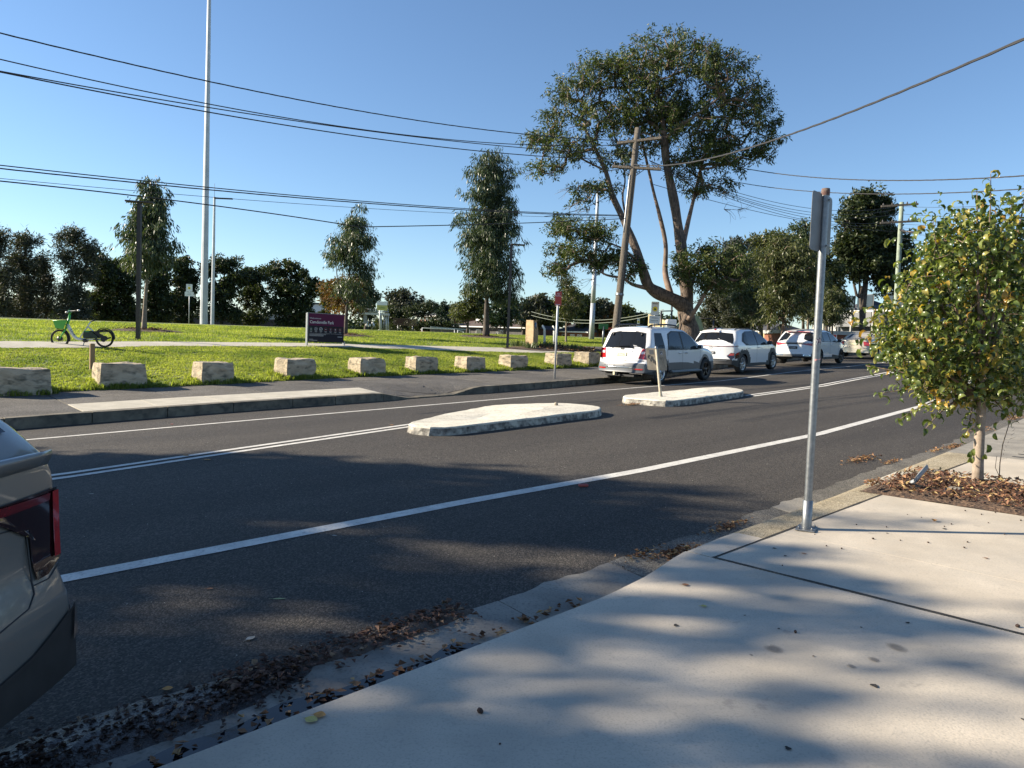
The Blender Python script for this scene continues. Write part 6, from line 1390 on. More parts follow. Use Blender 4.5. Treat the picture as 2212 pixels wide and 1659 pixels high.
def btree(x, yb, d, B, nleaf, label, leaf='leaf_dark', L_=.34, W_=.22, droop=.15, natt=130, r=.22, bark='dark_bark', group='trees beyond the field', name='tree', crad=(.4, 1.0), multi=2, twig=.03, cat='tree'):
    """background tree: B list of (x,y,rx,ry); the trunk base is at x, yb"""
    b = at(x, yb, d); BB = [(q[0], q[1], d, q[2], q[3]) for q in B]; cx = np.mean([q[0] for q in B]); top_ = min(q[1] for q in B)
    limbs = [([b-Z*1., b, (b*1+at(x+(cx-x)*.4, (yb+top_)/2, d))/2, at(x+(cx-x)*.6, (yb+top_)/2, d), at(cx, top_, d)], r, .04)]
    for k in range(multi):
        q = B[int(rng.integers(0, len(B)))]; limbs.append(([at(x, yb-(yb-top_)*(.1+.15*k), d), at((x+q[0])/2+rng.uniform(-6, 6), (yb+q[1])/2, d), at(q[0], q[1], d)], r*.6, .03))
    nleaf = int(nleaf*(1.15 if L_ < .3 else .8)); att = blobs(BB, natt, .45); rad = rng.uniform(crad[0], crad[1], natt)
    return build_tree(name, limbs, att, rad, nleaf, L_, W_, droop, leaf, bark, label, cat, group, twig, 2., r*.4)
CS = dict(leaf='leaf_casuarina', L_=.42, W_=.08, droop=.1, natt=150, r=.15, multi=4, crad=(.3, .85), name='she_oak')
btree(-8, 700, 62, [(-10, 530, 22, 40), (10, 600, 25, 40), (0, 660, 28, 35)], 9000, 'dark feathery she-oak cut off by the left edge of the photo', **CS)
btree(52, 702, 64, [(48, 525, 16, 24), (70, 520, 14, 20), (42, 570, 26, 28), (75, 575, 26, 28), (60, 630, 32, 34), (50, 672, 34, 22)], 13000, 'feathery she-oak above the rear of the left-hand basket bike', **CS)
btree(100, 702, 66, [(92, 570, 12, 22), (98, 610, 16, 28), (96, 660, 22, 28)], 4500, 'narrow feathery she-oak between two bigger ones, left', **CS)
btree(152, 702, 64, [(128, 520, 14, 16), (162, 516, 18, 20), (190, 545, 20, 24), (140, 560, 26, 26), (175, 590, 30, 28), (150, 640, 38, 32), (160, 675, 36, 18)], 15000, 'tall flat-topped she-oak left of the conical gum tree', **CS)
DK = dict(leaf='leaf_dark', L_=.27, W_=.15, crad=(.3, .85))
btree(212, 702, 70, [(215, 570, 20, 24), (225, 600, 28, 26), (212, 650, 34, 32), (210, 685, 30, 14)], 12000, 'dark round tree just right of the tallest she-oak', **DK)
btree(262, 702, 72, [(245, 575, 26, 20), (275, 572, 22, 18), (262, 610, 36, 30), (250, 660, 40, 34), (275, 690, 34, 12)], 13000, 'broad dark tree directly behind the left dark lamp post', **DK)
btree(340, 703, 74, [(330, 590, 24, 20), (352, 600, 26, 30), (340, 650, 38, 34), (335, 688, 36, 12)], 12000, 'dark tree behind the trunk of the conical gum', **DK)
btree(398, 703, 76, [(385, 575, 22, 16), (412, 572, 20, 16), (400, 605, 34, 26), (395, 655, 38, 34), (400, 690, 34, 10)], 12000, 'dark tree behind the white and yellow sign, left of the tallest mast', **DK)
btree(478, 704, 76, [(462, 582, 30, 20), (490, 570, 26, 14), (510, 600, 26, 24), (478, 630, 40, 28), (465, 670, 34, 26), (505, 680, 30, 18)], 14000, 'umbrella-topped dark tree just right of the two tall masts', **DK)
btree(545, 706, 80, [(540, 600, 26, 20), (562, 592, 20, 14), (548, 640, 34, 30), (540, 685, 36, 14)], 10000, 'lower dark tree between the two umbrella-topped ones', **DK)
btree(625, 708, 76, [(590, 582, 24, 14), (622, 575, 30, 12), (655, 592, 24, 18), (672, 620, 16, 24), (620, 615, 44, 26), (605, 660, 38, 28), (655, 665, 30, 28), (625, 695, 42, 8)], 19000, 'broadest umbrella-topped dark tree, left of the slender gum', **DK)
btree(700, 712, 84, [(702, 625, 18, 16), (712, 650, 20, 20), (700, 690, 24, 16)], 5000, 'dark tree behind the left side of the slender gum', **DK)
btree(738, 722, 60, [(735, 610, 34, 16), (722, 630, 26, 16), (758, 630, 26, 20), (740, 660, 36, 24), (775, 660, 20, 24)], 5200, 'sparse brown-tinged tree behind the slender gum trunk', leaf='leaf_autumn', L_=.28, W_=.10, r=.10, natt=90, crad=(.4, .9))
btree(790, 712, 78, [(785, 610, 22, 18), (800, 640, 22, 18), (778, 660, 26, 28), (800, 670, 14, 16)], 6500, 'dark tree right of the slender gum, above the steel gantry', **DK)
btree(868, 712, 120, [(856, 640, 20, 10), (880, 642, 22, 12), (900, 655, 18, 12), (868, 662, 34, 10)], 6500, 'wide grey-brown tree beyond the steel gantry', leaf='leaf_casuarina', L_=.4, W_=.3, natt=90, r=.25, crad=(.8, 1.5))
btree(880, 714, 112, [(850, 676, 18, 16), (880, 680, 26, 16), (905, 672, 14, 16), (925, 670, 14, 14), (865, 700, 30, 12)], 9000, 'low dark clump of trees behind the first park bench', **DK)
btree(930, 710, 140, [(928, 660, 14, 12), (942, 668, 14, 12)], 2500, 'small dark tree left of the cypress', **DK)
btree(957, 712, 105, [(958, 662, 5, 8), (957, 676, 9, 9), (957, 692, 13, 12)], 4000, 'dark pointed cypress beside the brick house', leaf='leaf_cypress', L_=.3, W_=.2, natt=60, crad=(.3, .8), multi=0, name='cypress')
btree(1010, 712, 90, [(1005, 632, 16, 12), (1030, 640, 26, 16), (1015, 664, 28, 16), (990, 680, 24, 14), (1045, 672, 24, 20)], 7500, 'brownish open-crowned tree behind the trunk of the tall dense gum', leaf='leaf_olive', L_=.32, W_=.16, natt=110)
btree(1090, 712, 88, [(1082, 655, 24, 20), (1105, 672, 20, 20), (1080, 690, 26, 12)], 7500, 'round near-black tree right of the tall dense gum', leaf='leaf_cypress', L_=.34, W_=.22)
btree(940, 716, 101, [(905, 703, 20, 9), (935, 704, 26, 9), (972, 707, 16, 7)], 6500, 'low dark hedge beneath the brick house', leaf='leaf_dark', L_=.28, W_=.18, natt=90, multi=0)
btree(975, 706, 125, [(978, 665, 14, 12), (990, 676, 16, 14)], 2500, 'olive tree behind the right of the cypress', leaf='leaf_olive', L_=.32, W_=.2, natt=50)
for (x, y0, B, lab, lf) in ((1130, 712, [(1128, 675, 14, 8), (1140, 690, 22, 10)], 'small pine at the left of the skyline group behind the plaque stone', 'leaf_casuarina'), (1162, 712, [(1146, 660, 14, 8), (1165, 650, 16, 7), (1180, 655, 12, 8), (1165, 682, 28, 14)], 'tall flat-topped pine behind the plaque stone', 'leaf_casuarina'),
    (1205, 715, [(1195, 665, 14, 12), (1212, 680, 20, 18), (1195, 695, 20, 12)], 'dark tree behind the post of the red sign', 'leaf_dark'), (1250, 712, [(1240, 645, 20, 12), (1262, 655, 20, 12), (1255, 680, 26, 16)], 'dark open tree left of the white mast', 'leaf_dark'),
    (1290, 716, [(1285, 662, 14, 8), (1304, 666, 18, 10), (1296, 685, 18, 12)], 'flat-topped pine just right of the white mast', 'leaf_casuarina'), (1318, 722, [(1322, 680, 14, 12), (1310, 700, 18, 16)], 'reddish autumn tree left of the leaning pole', 'leaf_autumn'),
    (1345, 724, [(1350, 672, 16, 12), (1360, 690, 22, 16), (1345, 708, 24, 14)], 'olive round tree right of the leaning pole', 'leaf_olive'), (1390, 722, [(1385, 692, 22, 14), (1410, 700, 26, 12), (1395, 712, 24, 8)], 'low dark tree behind the white and yellow sign near the big trunk', 'leaf_dark'),
    (1440, 722, [(1432, 700, 22, 10), (1452, 704, 24, 10)], 'low dark tree behind the yellow wall, left of the big trunk', 'leaf_dark'), (1532, 722, [(1528, 690, 22, 14), (1545, 700, 26, 14)], 'low dark tree behind the yellow wall, right of the big trunk', 'leaf_dark')):
    btree(x, y0, 104, B, 5200, lab, leaf=lf, L_=.45, W_=.3, natt=90, r=.2, crad=(.6, 1.2))
btree(1595, 740, 60, [(1590, 545, 34, 26), (1605, 590, 40, 36), (1580, 640, 40, 34), (1600, 690, 46, 30)], 16000, 'tall dark she-oak mass right of the big spreading tree', leaf='leaf_casuarina', L_=.36, W_=.12, natt=200)
btree(1660, 735, 66, [(1640, 525, 26, 16), (1680, 522, 26, 16), (1700, 540, 26, 20), (1665, 560, 50, 24)], 9000, 'tall olive tree behind the crown of the leafy street tree', leaf='leaf_olive', L_=.36, W_=.16, natt=130)
btree(1735, 735, 70, [(1722, 495, 12, 14), (1748, 490, 14, 14), (1735, 520, 26, 18), (1740, 560, 30, 26)], 7000, 'open-topped tree behind the head of the near sign pole', leaf='leaf_euc', L_=.34, W_=.12, natt=110)
btree(1862, 745, 58, [(1850, 440, 26, 22), (1885, 430, 32, 18), (1915, 455, 26, 24), (1865, 480, 50, 34), (1910, 505, 32, 34), (1850, 525, 36, 30), (1885, 560, 50, 34), (1840, 580, 30, 26), (1920, 600, 34, 44), (1830, 530, 26, 30), (1945, 540, 26, 40)], 44000, 'large dark tree behind the pale green power pole', leaf='leaf_dark', L_=.30, W_=.14, natt=420, r=.35, multi=5, crad=(.4, .9))
btree(2000, 750, 62, [(1975, 600, 40, 40), (2040, 560, 50, 60), (2120, 560, 60, 70), (2050, 660, 80, 50), (2190, 600, 50, 70)], 16000, 'dark tree mass behind the yellow-leaved street tree', leaf='leaf_dark', L_=.42, W_=.22, natt=160)
btree(1785, 745, 54, [(1775, 560, 26, 24), (1790, 600, 34, 30), (1770, 640, 34, 30), (1800, 660, 30, 22)], 12000, 'olive tree filling the gap right of the near sign pole', leaf='leaf_olive', L_=.26, W_=.12, natt=160)
btree(1645, 742, 58, [(1640, 590, 30, 30), (1650, 640, 36, 30), (1640, 680, 30, 18)], 9000, 'dark tree between the she-oak mass and the leafy street tree', leaf='leaf_casuarina', L_=.26, W_=.12, natt=130)
btree(1540, 742, 62, [(1545, 650, 26, 22), (1540, 690, 26, 18)], 5000, 'small dark tree right of the big trunk, before the yellow wall', leaf='leaf_casuarina', L_=.26, W_=.12, natt=70)
# near-side planting up the street, seen through and beside the street tree
btree(2195, 815, 26, [(2150, 730, 60, 40), (2215, 700, 60, 60), (2280, 720, 60, 60), (2200, 770, 80, 35), (2280, 640, 60, 60)], 9000, 'dark shrubby tree at the right edge behind the street tree', leaf='leaf_dark', L_=.2, W_=.1, natt=160, r=.1, group='shrubs up the near side of the street')
btree(2105, 790, 38, [(2080, 740, 50, 30), (2120, 720, 50, 40), (2100, 770, 60, 20)], 6000, 'second dark shrub glimpsed through the street tree', leaf='leaf_olive', L_=.2, W_=.1, natt=100, r=.1, group='shrubs up the near side of the street')
def far_wood():
    C_ = []; 
    for _ in range(900):
        x = random.uniform(-150, 2400); d = random.uniform(138, 175); h = .5+.5*mnz.noise(Vector((x*.012, 0, 0)))+.25*mnz.noise(Vector((x*.05, 3, 0)))
        yb = 700+ (x-0)*.040; top_ = yb-(26 if x < 1150 else 12)-20*h; y = random.uniform(top_, yb+16); C_.append(at(x, y, d))
    C_ = np.array(C_); v, q = leafcloud(C_, rng.uniform(1.0, 2.6, len(C_)), 60000, .9, .6, .1); o = npmesh('far_wood', v, q, 'leaf_dark'); tag(o, 'dark band of far trees along the horizon beyond the park', 'trees', None, 'stuff')
from mathutils import noise as mnz
far_wood()
# street trees outside the frame to the left; the photo shows their shade on road and pavement
def shade_tree(x, y, h, cr, nleaf, lab, zc_=.68):
    b = np.array([x, y, ground(*(np.array([x, y, 0])@U, np.array([x, y, 0])@V))]); lim = [([b, b+[.1, 0, h*.25], b+[0, .1, h*.5], b+[.2, 0, h*.85]], .22, .05)]
    for k in range(5): q = 2*pi*k/5; lim.append(([b+[0, 0, h*.3], b+[cr*.4*cos(q), cr*.4*sin(q), h*.5], b+[cr*.75*cos(q), cr*.75*sin(q), h*(zc_+.05)]], .1, .03))
    q = rng.normal(size=(180, 3)); q /= np.linalg.norm(q, axis=1)[:, None]; q *= (rng.random(180)**.4)[:, None]; att = b+np.array([0, 0, h*zc_])+q*np.array([cr, cr, h*.30]); 
    build_tree('street_tree', lim, att, rng.uniform(.4, .8, 180), nleaf, .34, .17, .3, 'leaf_dark', 'grey_bark', lab, 'tree', 'street trees outside the left of the photo', .012, 1.2, .06)
shade_tree(-20, 6.7, 10.3, 4.1, 19000, 'street tree whose shade falls across the near lane'); shade_tree(-17, 1.3, 9.9, 3.9, 10500, 'street tree whose shade falls on the near pavement', .66); shade_tree(-27, 10.2, 8.4, 3.0, 9000, 'smaller street tree further along, shading the middle of the road')

# ------------------------------------------------------------------ buildings beyond the park
def housebox(t, a, b, dep, z0, z1, mat, name='wall'):
    """box from ground line a-b (front), dep metres deep, away from the camera"""
    a = np.array(a); b = np.array(b); e = (b-a)[:2]; e = np.array([e[0], e[1], 0])/np.linalg.norm(e); n = np.array([-e[1], e[0], 0]); n = n if n[1] > 0 else -n
    P = [a, b, b+n*dep, a+n*dep]; g = MB(); g.prism([(p[0], p[1]) for p in P] if np.cross(e, n)[2] > 0 else [(p[0], p[1]) for p in P][::-1], z0, z1); g.build(name, mat, t); return a, b, e, n
def opening(t, a, e, n, x, z, w_, h_, mat='dark_window', frame='white_trim'):
    c = a+e*x; c = np.array([c[0], c[1], z]); g = MB(); R = np.column_stack([e, n, Z]); g.box(c-n*.03, (w_+.14, .06, h_+.14), R); f = g.build('window', frame, t)
    g = MB(); g.box(c-n*.07, (w_, .04, h_), R); g.build('pane', mat, f)
def hip(t, a, b, e, n, dep, z, h, ov, mat, gable=.35, name='roof'):
    L_ = np.linalg.norm((b-a)[:2]); A = a-e*ov-n*ov; B = b+e*ov-n*ov; C = b+e*ov+n*(dep+ov); D = a-e*ov+n*(dep+ov); m0 = a+e*L_*gable+n*dep/2; m1 = b-e*L_*gable+n*dep/2
    s_ = lambda p, zz: (p[0], p[1], zz); g = MB(); g.add([s_(A, z), s_(B, z), s_(C, z), s_(D, z), s_(m0, z+h), s_(m1, z+h)], [(0, 1, 5, 4), (1, 2, 5), (2, 3, 4, 5), (3, 0, 4), (3, 2, 1, 0)]); o = g.build(name, mat, t)
    g = MB(); R = np.column_stack([e, n, Z]); g.box((A+B)/2+Z*0-[0, 0, 0]+np.array([0, 0, z-(A[2]+B[2])/2-.06]), (np.linalg.norm(B-A), .12, .16), R); g.build('gutter', 'white_trim', t); return o, m0, m1
# low long tiled house
a, b = at(1010, 722, 112), at(1155, 722, 104); t = thing('long_house', (a+b)/2-Z*2, 'long low house with a mottled red-brown tiled roof and pale ridge', 'house')
zb = at(1030, 730, 110)[2]-3; ze = at(1060, 706, 108)[2]; zr = at(1060, 690.5, 108)[2]
a0, b0, e, n = housebox(t, at(972, 722, 112), at(1134, 722, 104), 9, zb, ze, 'fence_wood')
hip(t, a0, b0, e, n, 9, ze, zr-ze, .5, 'roof_tile', .10)
g = MB(); L_ = np.linalg.norm((b0-a0)[:2]); m0 = a0+e*L_*.10+n*4.5; m1 = b0-e*L_*.10+n*4.5; g.tube([(m0[0], m0[1], zr+.05), (m1[0], m1[1], zr+.05)], .22, 6); g.build('ridge_cap', 'white_trim', t)
for x_ in (1.6, 3.4, 5.5, 7.0, 9.5): opening(t, a0, e, n, x_, ze-1.1, .8, 1.2)
# grey paling fence left of it
a, b = at(930, 718, 98), at(1012, 724, 100); t = thing('paling_fence', (a+b)/2-Z, 'grey timber paling fence behind the white goals', 'fence')
zt = at(960, 709, 99)[2]; L_ = np.linalg.norm(b-a); e = (b-a)/L_; R = np.column_stack([e, np.cross(Z, e), Z])
for k in range(int(L_/.5)):
    g = MB(); c = a+e*(k+.5)*.5; g.box([c[0], c[1], zt-1.4+random.uniform(-.03, .03)], (.48, .05+.02*(k % 2), 2.8), R); g.build('paling', 'fence_wood', t)
g = MB(); g.box([((a+b)/2)[0], ((a+b)/2)[1]-.1, zt], (L_, .1, .15), R); g.build('rail', 'fence_grey', t)
# brick house with dark roof
t = thing('brick_house', at(940, 712, 128)-Z*2, 'small brick house with a dark hipped roof and a television aerial', 'house')
z1 = at(940, 683, 128)[2]; a0, b0, e, n = housebox(t, at(908, 712, 130), at(952, 712, 125), 9, at(940, 720, 128)[2]-2, z1, 'brick'); hip(t, a0, b0, e, n, 9, z1, at(940, 671.5, 128)[2]-z1, .7, 'roof_dark', .3)
for x_ in (.8, 1.9, 3.0): opening(t, a0, e, n, x_*1.1, z1-.8, .6, .9)
g = MB(); p = at(925.5, 690, 127); q = at(925.5, 660, 127); g.tube([p, q], .05, 5); g.tube([q-[1, 0, 0], q+[1, 0, 0]], .03, 4); g.tube([q-[.6, 0, .3], q+[.6, 0, -.3]], .03, 4); g.build('aerial', 'galv', t)
# slate and brick group behind the plaque stone
t = thing('terrace_house', at(1190, 725, 110)-Z*2, 'dark slate-roofed terrace with a pale chimney behind the reading panel', 'house')
z1 = at(1190, 722, 110)[2]; a0, b0, e, n = housebox(t, at(1158, 726, 112), at(1206, 726, 108), 8, z1-3.5, z1-.4, 'render_grey'); hip(t, a0, b0, e, n, 8, z1-.4, at(1190, 707, 110)[2]-z1+.4, .4, 'roof_dark', .12)
g = MB(); c = at(1188, 700, 112); g.box(c, (1.0, 1.0, 1.9)); g.box(c+Z*1.0, (1.3, 1.3, .2)); g.build('chimney', 'fence_grey', t)
t = thing('brick_terrace', at(1215, 728, 104)-Z*2, 'red brick building with a low dark roof left of the white mast', 'house')
z1 = at(1230, 716, 104)[2]; a0, b0, e, n = housebox(t, at(1206, 728, 105), at(1268, 730, 102), 8, z1-4, z1, 'brick'); hip(t, a0, b0, e, n, 8, z1, 1.6, .4, 'roof_dark', .2)
for x_ in (1, 2.4, 3.6): opening(t, a0, e, n, x_, z1-.9, .6, .9)
g = MB(); c = at(1227, 700, 108); g.box(c, (.9, .9, 1.8)); g.build('chimney', 'brick', t)
# yellow rendered wall and sheds behind the big trunk
t = thing('yellow_building', at(1500, 738, 84)-Z, 'long low cream-yellow rendered building behind the big trunk and the parked cars', 'building')
zt = at(1440, 713, 84)[2]; a0, b0, e, n = housebox(t, at(1398, 738, 88), at(1655, 745, 72), 7, at(1500, 742, 84)[2]-2, zt, 'render_cream')
g = MB(); R = np.column_stack([e, n, Z]); c = a0+e*3.0; P = [(0, 0), (9, 0), (4.5, .7), (1.8, 1.4), (0, 1.9)]; g.extr(P, [a0[0]-n[0]*.02, a0[1]-n[1]*.02, zt], e, Z, n, (0, .4)); g.build('parapet', 'render_cream', t)
hip(t, a0+e*6, b0, e, n, 7, zt, .9, .1, 'roof_dark', .1)
for x_ in range(12): opening(t, a0, e, n, 11+x_*1.6, zt-1.2, .7, .5, 'dark_window', 'render_cream') if x_ > 4 else None
t = thing('playground_frame', on(1445, 741, 60), 'green and grey playground posts and curved rails in front of the yellow building', 'playground')
for (x0, y0, x1, y1, m_, r_) in ((1437, 741, 1437, 702, 'pole_green', .10), (1443, 741, 1443, 704, 'lime_paint', .11), (1447, 741, 1447, 702, 'pole_green', .10)):
    g = MB(); g.tube([at(x0, y0, 60), at(x1, y1, 60)], r_, 8); g.build('post', m_, t)
g = MB(); g.tube([at(1426, 738, 60), at(1426, 716, 60), at(1430, 711, 60), at(1437, 711, 60)], .06, 6); g.tube([at(1410, 714, 60), at(1425, 719, 60), at(1432, 724, 60), at(1430, 733, 60)], .05, 6); g.build('rail', 'green_paint', t)
g = MB(); g.extr([(0, 0), (2.6, 0), (2.2, 1.2), (1.2, 1.4)], at(1452, 713, 60), (1, 0, 0), Z, (0, 1, 0), (0, .2)); g.build('shade_panel', 'pole_green', t)
for (x, yt, lab) in ((1449.5, 650, 'grey steel lamp post left of the big trunk, behind the utility box'), (1540, 690, 'thin dark street pole just right of the big trunk'), (1426.5, 672, 'thin timber pole far behind the four-wheel drive')):
    b_ = on(x, 742, 56); q = at(x+2, yt, 56); g = MB(); g.tube([b_, q], .07, 8); g.tube([q, q+[.9 if x != 1540 else -1.1, 0, .05]], .05, 6); top(g, 'street_lamp', 'dark_metal', lab, 'street lamp')
for (ya, yb, lab) in ((704, 668, 'upper pale cable crossing low behind the leaning pole'), (712, 674, 'lower pale cable crossing low behind the leaning pole')):
    wire([(1140, 672+(ya-704), 100), (1190, 684+(ya-704)*.9, 98), (1260, 694+(ya-704)*.8, 96), (1330, 688+(ya-704)*.8, 92), (1425, yb, 86)], .035, lab, 'pale_cable', 0, 'pale cables beyond the field')
# low brick building and the two-storey grey house at right
t = thing('brick_kiosk', on(1690, 742, 62), 'small brick building with a white flat roof edge behind the third parked car', 'building')
z0 = ground(*(lambda q: (q@U, q@V))(at(1690, 742, 62)))-1; z1 = at(1690, 719, 60)[2]; a0, b0, e, n = housebox(t, at(1650, 742, 64), at(1722, 744, 58), 5, z0, z1, 'brick'); g = MB(); R = np.column_stack([e, n, Z]); c = (a0+b0)/2+n*2.5; g.box([c[0], c[1], z1+.12], (np.linalg.norm((b0-a0)[:2])+.4, 5.4, .28), R); g.build('roof', 'render_pale', t)
t = thing('grey_house', on(1850, 750, 66), 'two-storey dark grey house with balconies and a slate roof behind the beige sedan', 'house')
z0 = at(1840, 752, 64)[2]-1.5; z1 = at(1840, 672, 64)[2]; a0, b0, e, n = housebox(t, at(1806, 752, 66), at(1985, 756, 58), 10, z0, z1, 'render_grey'); rf, m0, m1 = hip(t, a0, b0, e, n, 10, z1, at(1850, 641, 64)[2]-z1-.2, .6, 'roof_dark', .22)
L_ = np.linalg.norm((b0-a0)[:2]); zm = at(1840, 703, 64)[2]; R = np.column_stack([e, n, Z])
g = MB(); c = a0+e*L_*.27-n*.6; g.box([c[0], c[1], zm+.55], (L_*.46, .08, 1.1), R); g.box([c[0]+n[0]*.3, c[1]+n[1]*.3, zm-.05], (L_*.46, .8, .14), R); g.build('balcony', mk('balcony_panel', (.16, .165, .17), rough=.8), t)
g = MB(); c = a0+e*L_*.72-n*.6; g.box([c[0], c[1], zm+.55], (L_*.40, .08, 1.1), R); g.build('balcony', mk('balcony_dark', (.05, .055, .06), rough=.8), t)
for x_, z_, w_, h_, f_ in ((1.2, zm+1.9, 1.2, 1.2, 'render_grey'), (3.0, zm+1.9, 1.6, 1.3, 'render_grey'), (6.0, zm+1.9, 1.4, 1.3, 'render_grey'), (1.0, zm-1.5, 1.2, 1.6, 'white_trim'), (3.6, zm-1.7, 1.0, 2.0, 'render_grey'), (6.2, zm-1.5, 1.5, 1.6, 'white_trim')): opening(t, a0, e, n, x_, z_, w_, h_, 'dark_window', f_)
for x_ in (-.15, 2.3, 4.6): g = MB(); c = a0+e*x_-n*.75; g.box([c[0], c[1], (z0+z1)/2], (.14, .14, z1-z0), R); g.build('veranda_post', 'render_pale', t)
g = MB(); c = at(1810, 648, 66); g.box(c, (.8, .8, 1.8)); g.build('chimney', 'brick', t)
t = thing('pale_house', on(1780, 748, 70), 'pale rendered house with a gabled roof left of the two-storey grey house', 'house')
z0 = at(1790, 752, 70)[2]-1.5; z1 = at(1790, 690, 70)[2]; a0, b0, e, n = housebox(t, at(1752, 748, 72), at(1803, 750, 68), 9, z0, z1, 'render_pale'); hip(t, a0, b0, e, n, 9, z1, 1.9, .5, 'roof_dark', .3); opening(t, a0, e, n, 1.2, z1-1.2, 1, 1.3); opening(t, a0, e, n, 1.2, z1-3.6, 1, 1.3)
b_ = on(1802, 764, 50); q = at(1802, 722, 50); t = thing('small_red_sign', b_, 'small white and red sign on a post in front of the grey house', 'street sign'); g = MB(); g.tube([b_, q], .03, 6); g.build('post', 'galv', t); g = MB(); g.box(q+[0, -.04, -.3], (.34, .01, .6)); g.build('plate', 'sign_white', t); g = MB(); g.box(q+[0, -.05, -.12], (.24, .01, .18)); g.build('red_mark', 'sign_red', t)

# railway gantry above the crest
GD = 74.; G_ = lambda x, y, dd=0.: at(x, y, GD+dd)
t = thing('railway_gantry', G_(815, 712)-Z*3, 'pale steel railway gantry with a railed walkway and ladder', 'gantry')
g = MB(); g.box((G_(772, 677)+G_(840, 679))/2, (abs(G_(840, 679)[0]-G_(772, 677)[0]), 1.0, .20)); g.build('walkway', 'galv_light', t)
for k in range(11):
    x = 774+k*6.4; g = MB(); g.tube([G_(x, 676+k*.2, -.6), G_(x, 667+k*.2, -.6)], .028, 4); g.build('railing_post', 'galv_light', t)
g = MB(); g.tube([G_(772, 667, -.6), G_(840, 669, -.6)], .028, 4); g.tube([G_(772, 671.5, -.6), G_(840, 673.5, -.6)], .022, 4); g.build('handrail', 'galv_light', t)
for x in (823, 834.5, 838.5): g = MB(); g.tube([G_(x, 680), G_(x, 718)], .085 if x < 838 else .05, 6); g.build('column', 'galv_light', t)
g = MB(); g.tube([G_(827, 681), G_(836, 696)], .07, 6); g.build('brace', 'galv_light', t)
g = MB()
for x in (829, 832): g.tube([G_(x+.6, 682), G_(x-1, 716)], .05, 4)
for k in range(12): g.tube([G_(829.5-k*.12, 684+k*2.6), G_(832.5-k*.12, 684+k*2.6)], .022, 4)
g.build('ladder', 'galv', t)
g = MB(); g.box(G_(789, 689), (.3, .3, .9)); g.tube([G_(789, 680), G_(789, 700)], .07, 4); g.build('signal_head', 'galv', t)
t = thing('sponsor_sign', G_(822, 680, -3), 'small white and yellow sign on a pole in front of the railway gantry', 'sign')
g = MB(); g.tube([G_(820.5, 716, -3), G_(820.5, 653, -3)], .07, 6); g.build('post', 'galv_light', t); g = MB(); g.box(G_(825.5, 657.5, -3.1), (1.0, .05, .55)); g.build('plate', 'sign_white', t); g = MB(); g.box(G_(825.5, 665, -3.1), (1.0, .05, .5)); g.build('plate', mk('sign_dull_yellow', (.50, .47, .14), rough=.6), t)
text('OPEN', .22, G_(825.5, 666.5, -3.2), (1, 0, 0), Z, 'green_paint', 'lettering', t, 'CENTER')
t = thing('signal_mast', G_(802, 712, 4), 'thin dark railway post with pale insulators left of the gantry column', 'mast')
g = MB(); g.tube([G_(798.5, 712, 4), G_(799.5, 680, 4)], .09, 5); g.tube([G_(791, 697, 4), G_(808, 698, 4)], .03, 4); g.tube([G_(791, 701, 4), G_(808, 702, 4)], .03, 4); g.build('post', 'dark_metal', t)
for x, y in ((793, 697), (805, 698), (792, 702), (799, 702.5), (807, 702)): g = MB(); g.lathe(G_(x, y, 3.9), Z, [(-.15, 0), (-.12, .12), (.12, .12), (.15, 0)], 8); g.build('insulator', 'white_trim', t)
# dark wall along the railway at left
a, b = at(-40, 690, 58), at(215, 701, 62); t = thing('low_wall', (a+b)/2-Z, 'low dark wall running behind the lawn at the left edge', 'wall'); e = (b-a)/np.linalg.norm(b-a); R = np.column_stack([e, np.cross(Z, e), Z]); g = MB(); g.box((a+b)/2-Z*.75, (np.linalg.norm(b-a), .3, 1.9), R); g.build('wall', 'far_wall', t)
g = MB(); g.box((a+b)/2+Z*.24, (np.linalg.norm(b-a), .4, .08), R); g.build('coping', 'kerb', t)
a, b = at(200, 706, 92), at(700, 716, 96); t = thing('embankment_wall', (a+b)/2-Z, 'long dark wall behind the left tree row', 'wall'); e = (b-a)/np.linalg.norm(b-a); R = np.column_stack([e, np.cross(Z, e), Z]); g = MB(); g.box((a+b)/2+Z*.1, (np.linalg.norm(b-a), .4, 2.6), R); g.build('wall', 'far_wall', t)
for (x, y, w_, h_, c_n, lab) in ((52, 668, 3.0, 1.4, 'render_pale', 'pale shed glimpsed between the she-oaks at left'), (325, 690, 4, 1.2, 'render_grey', 'grey shed glimpsed beneath the trees left of the tallest mast'), (690, 672, 1.6, 1.0, 'white_trim', 'white shed glimpsed through the trees just left of the park sign'), (612, 690, 2.0, .8, 'render_pale', 'small pale shed low behind the broadest dark tree')):
    c = at(x, y, 105); t = thing('shed', c-Z*h_, lab, 'shed'); g = MB(); g.box(c, (w_*1.6, 3, h_*1.8)); g.build('wall', c_n, t); g = MB(); g.box(c+Z*h_, (w_*1.8, 3.4, .2)); g.build('roof', 'roof_dark', t)

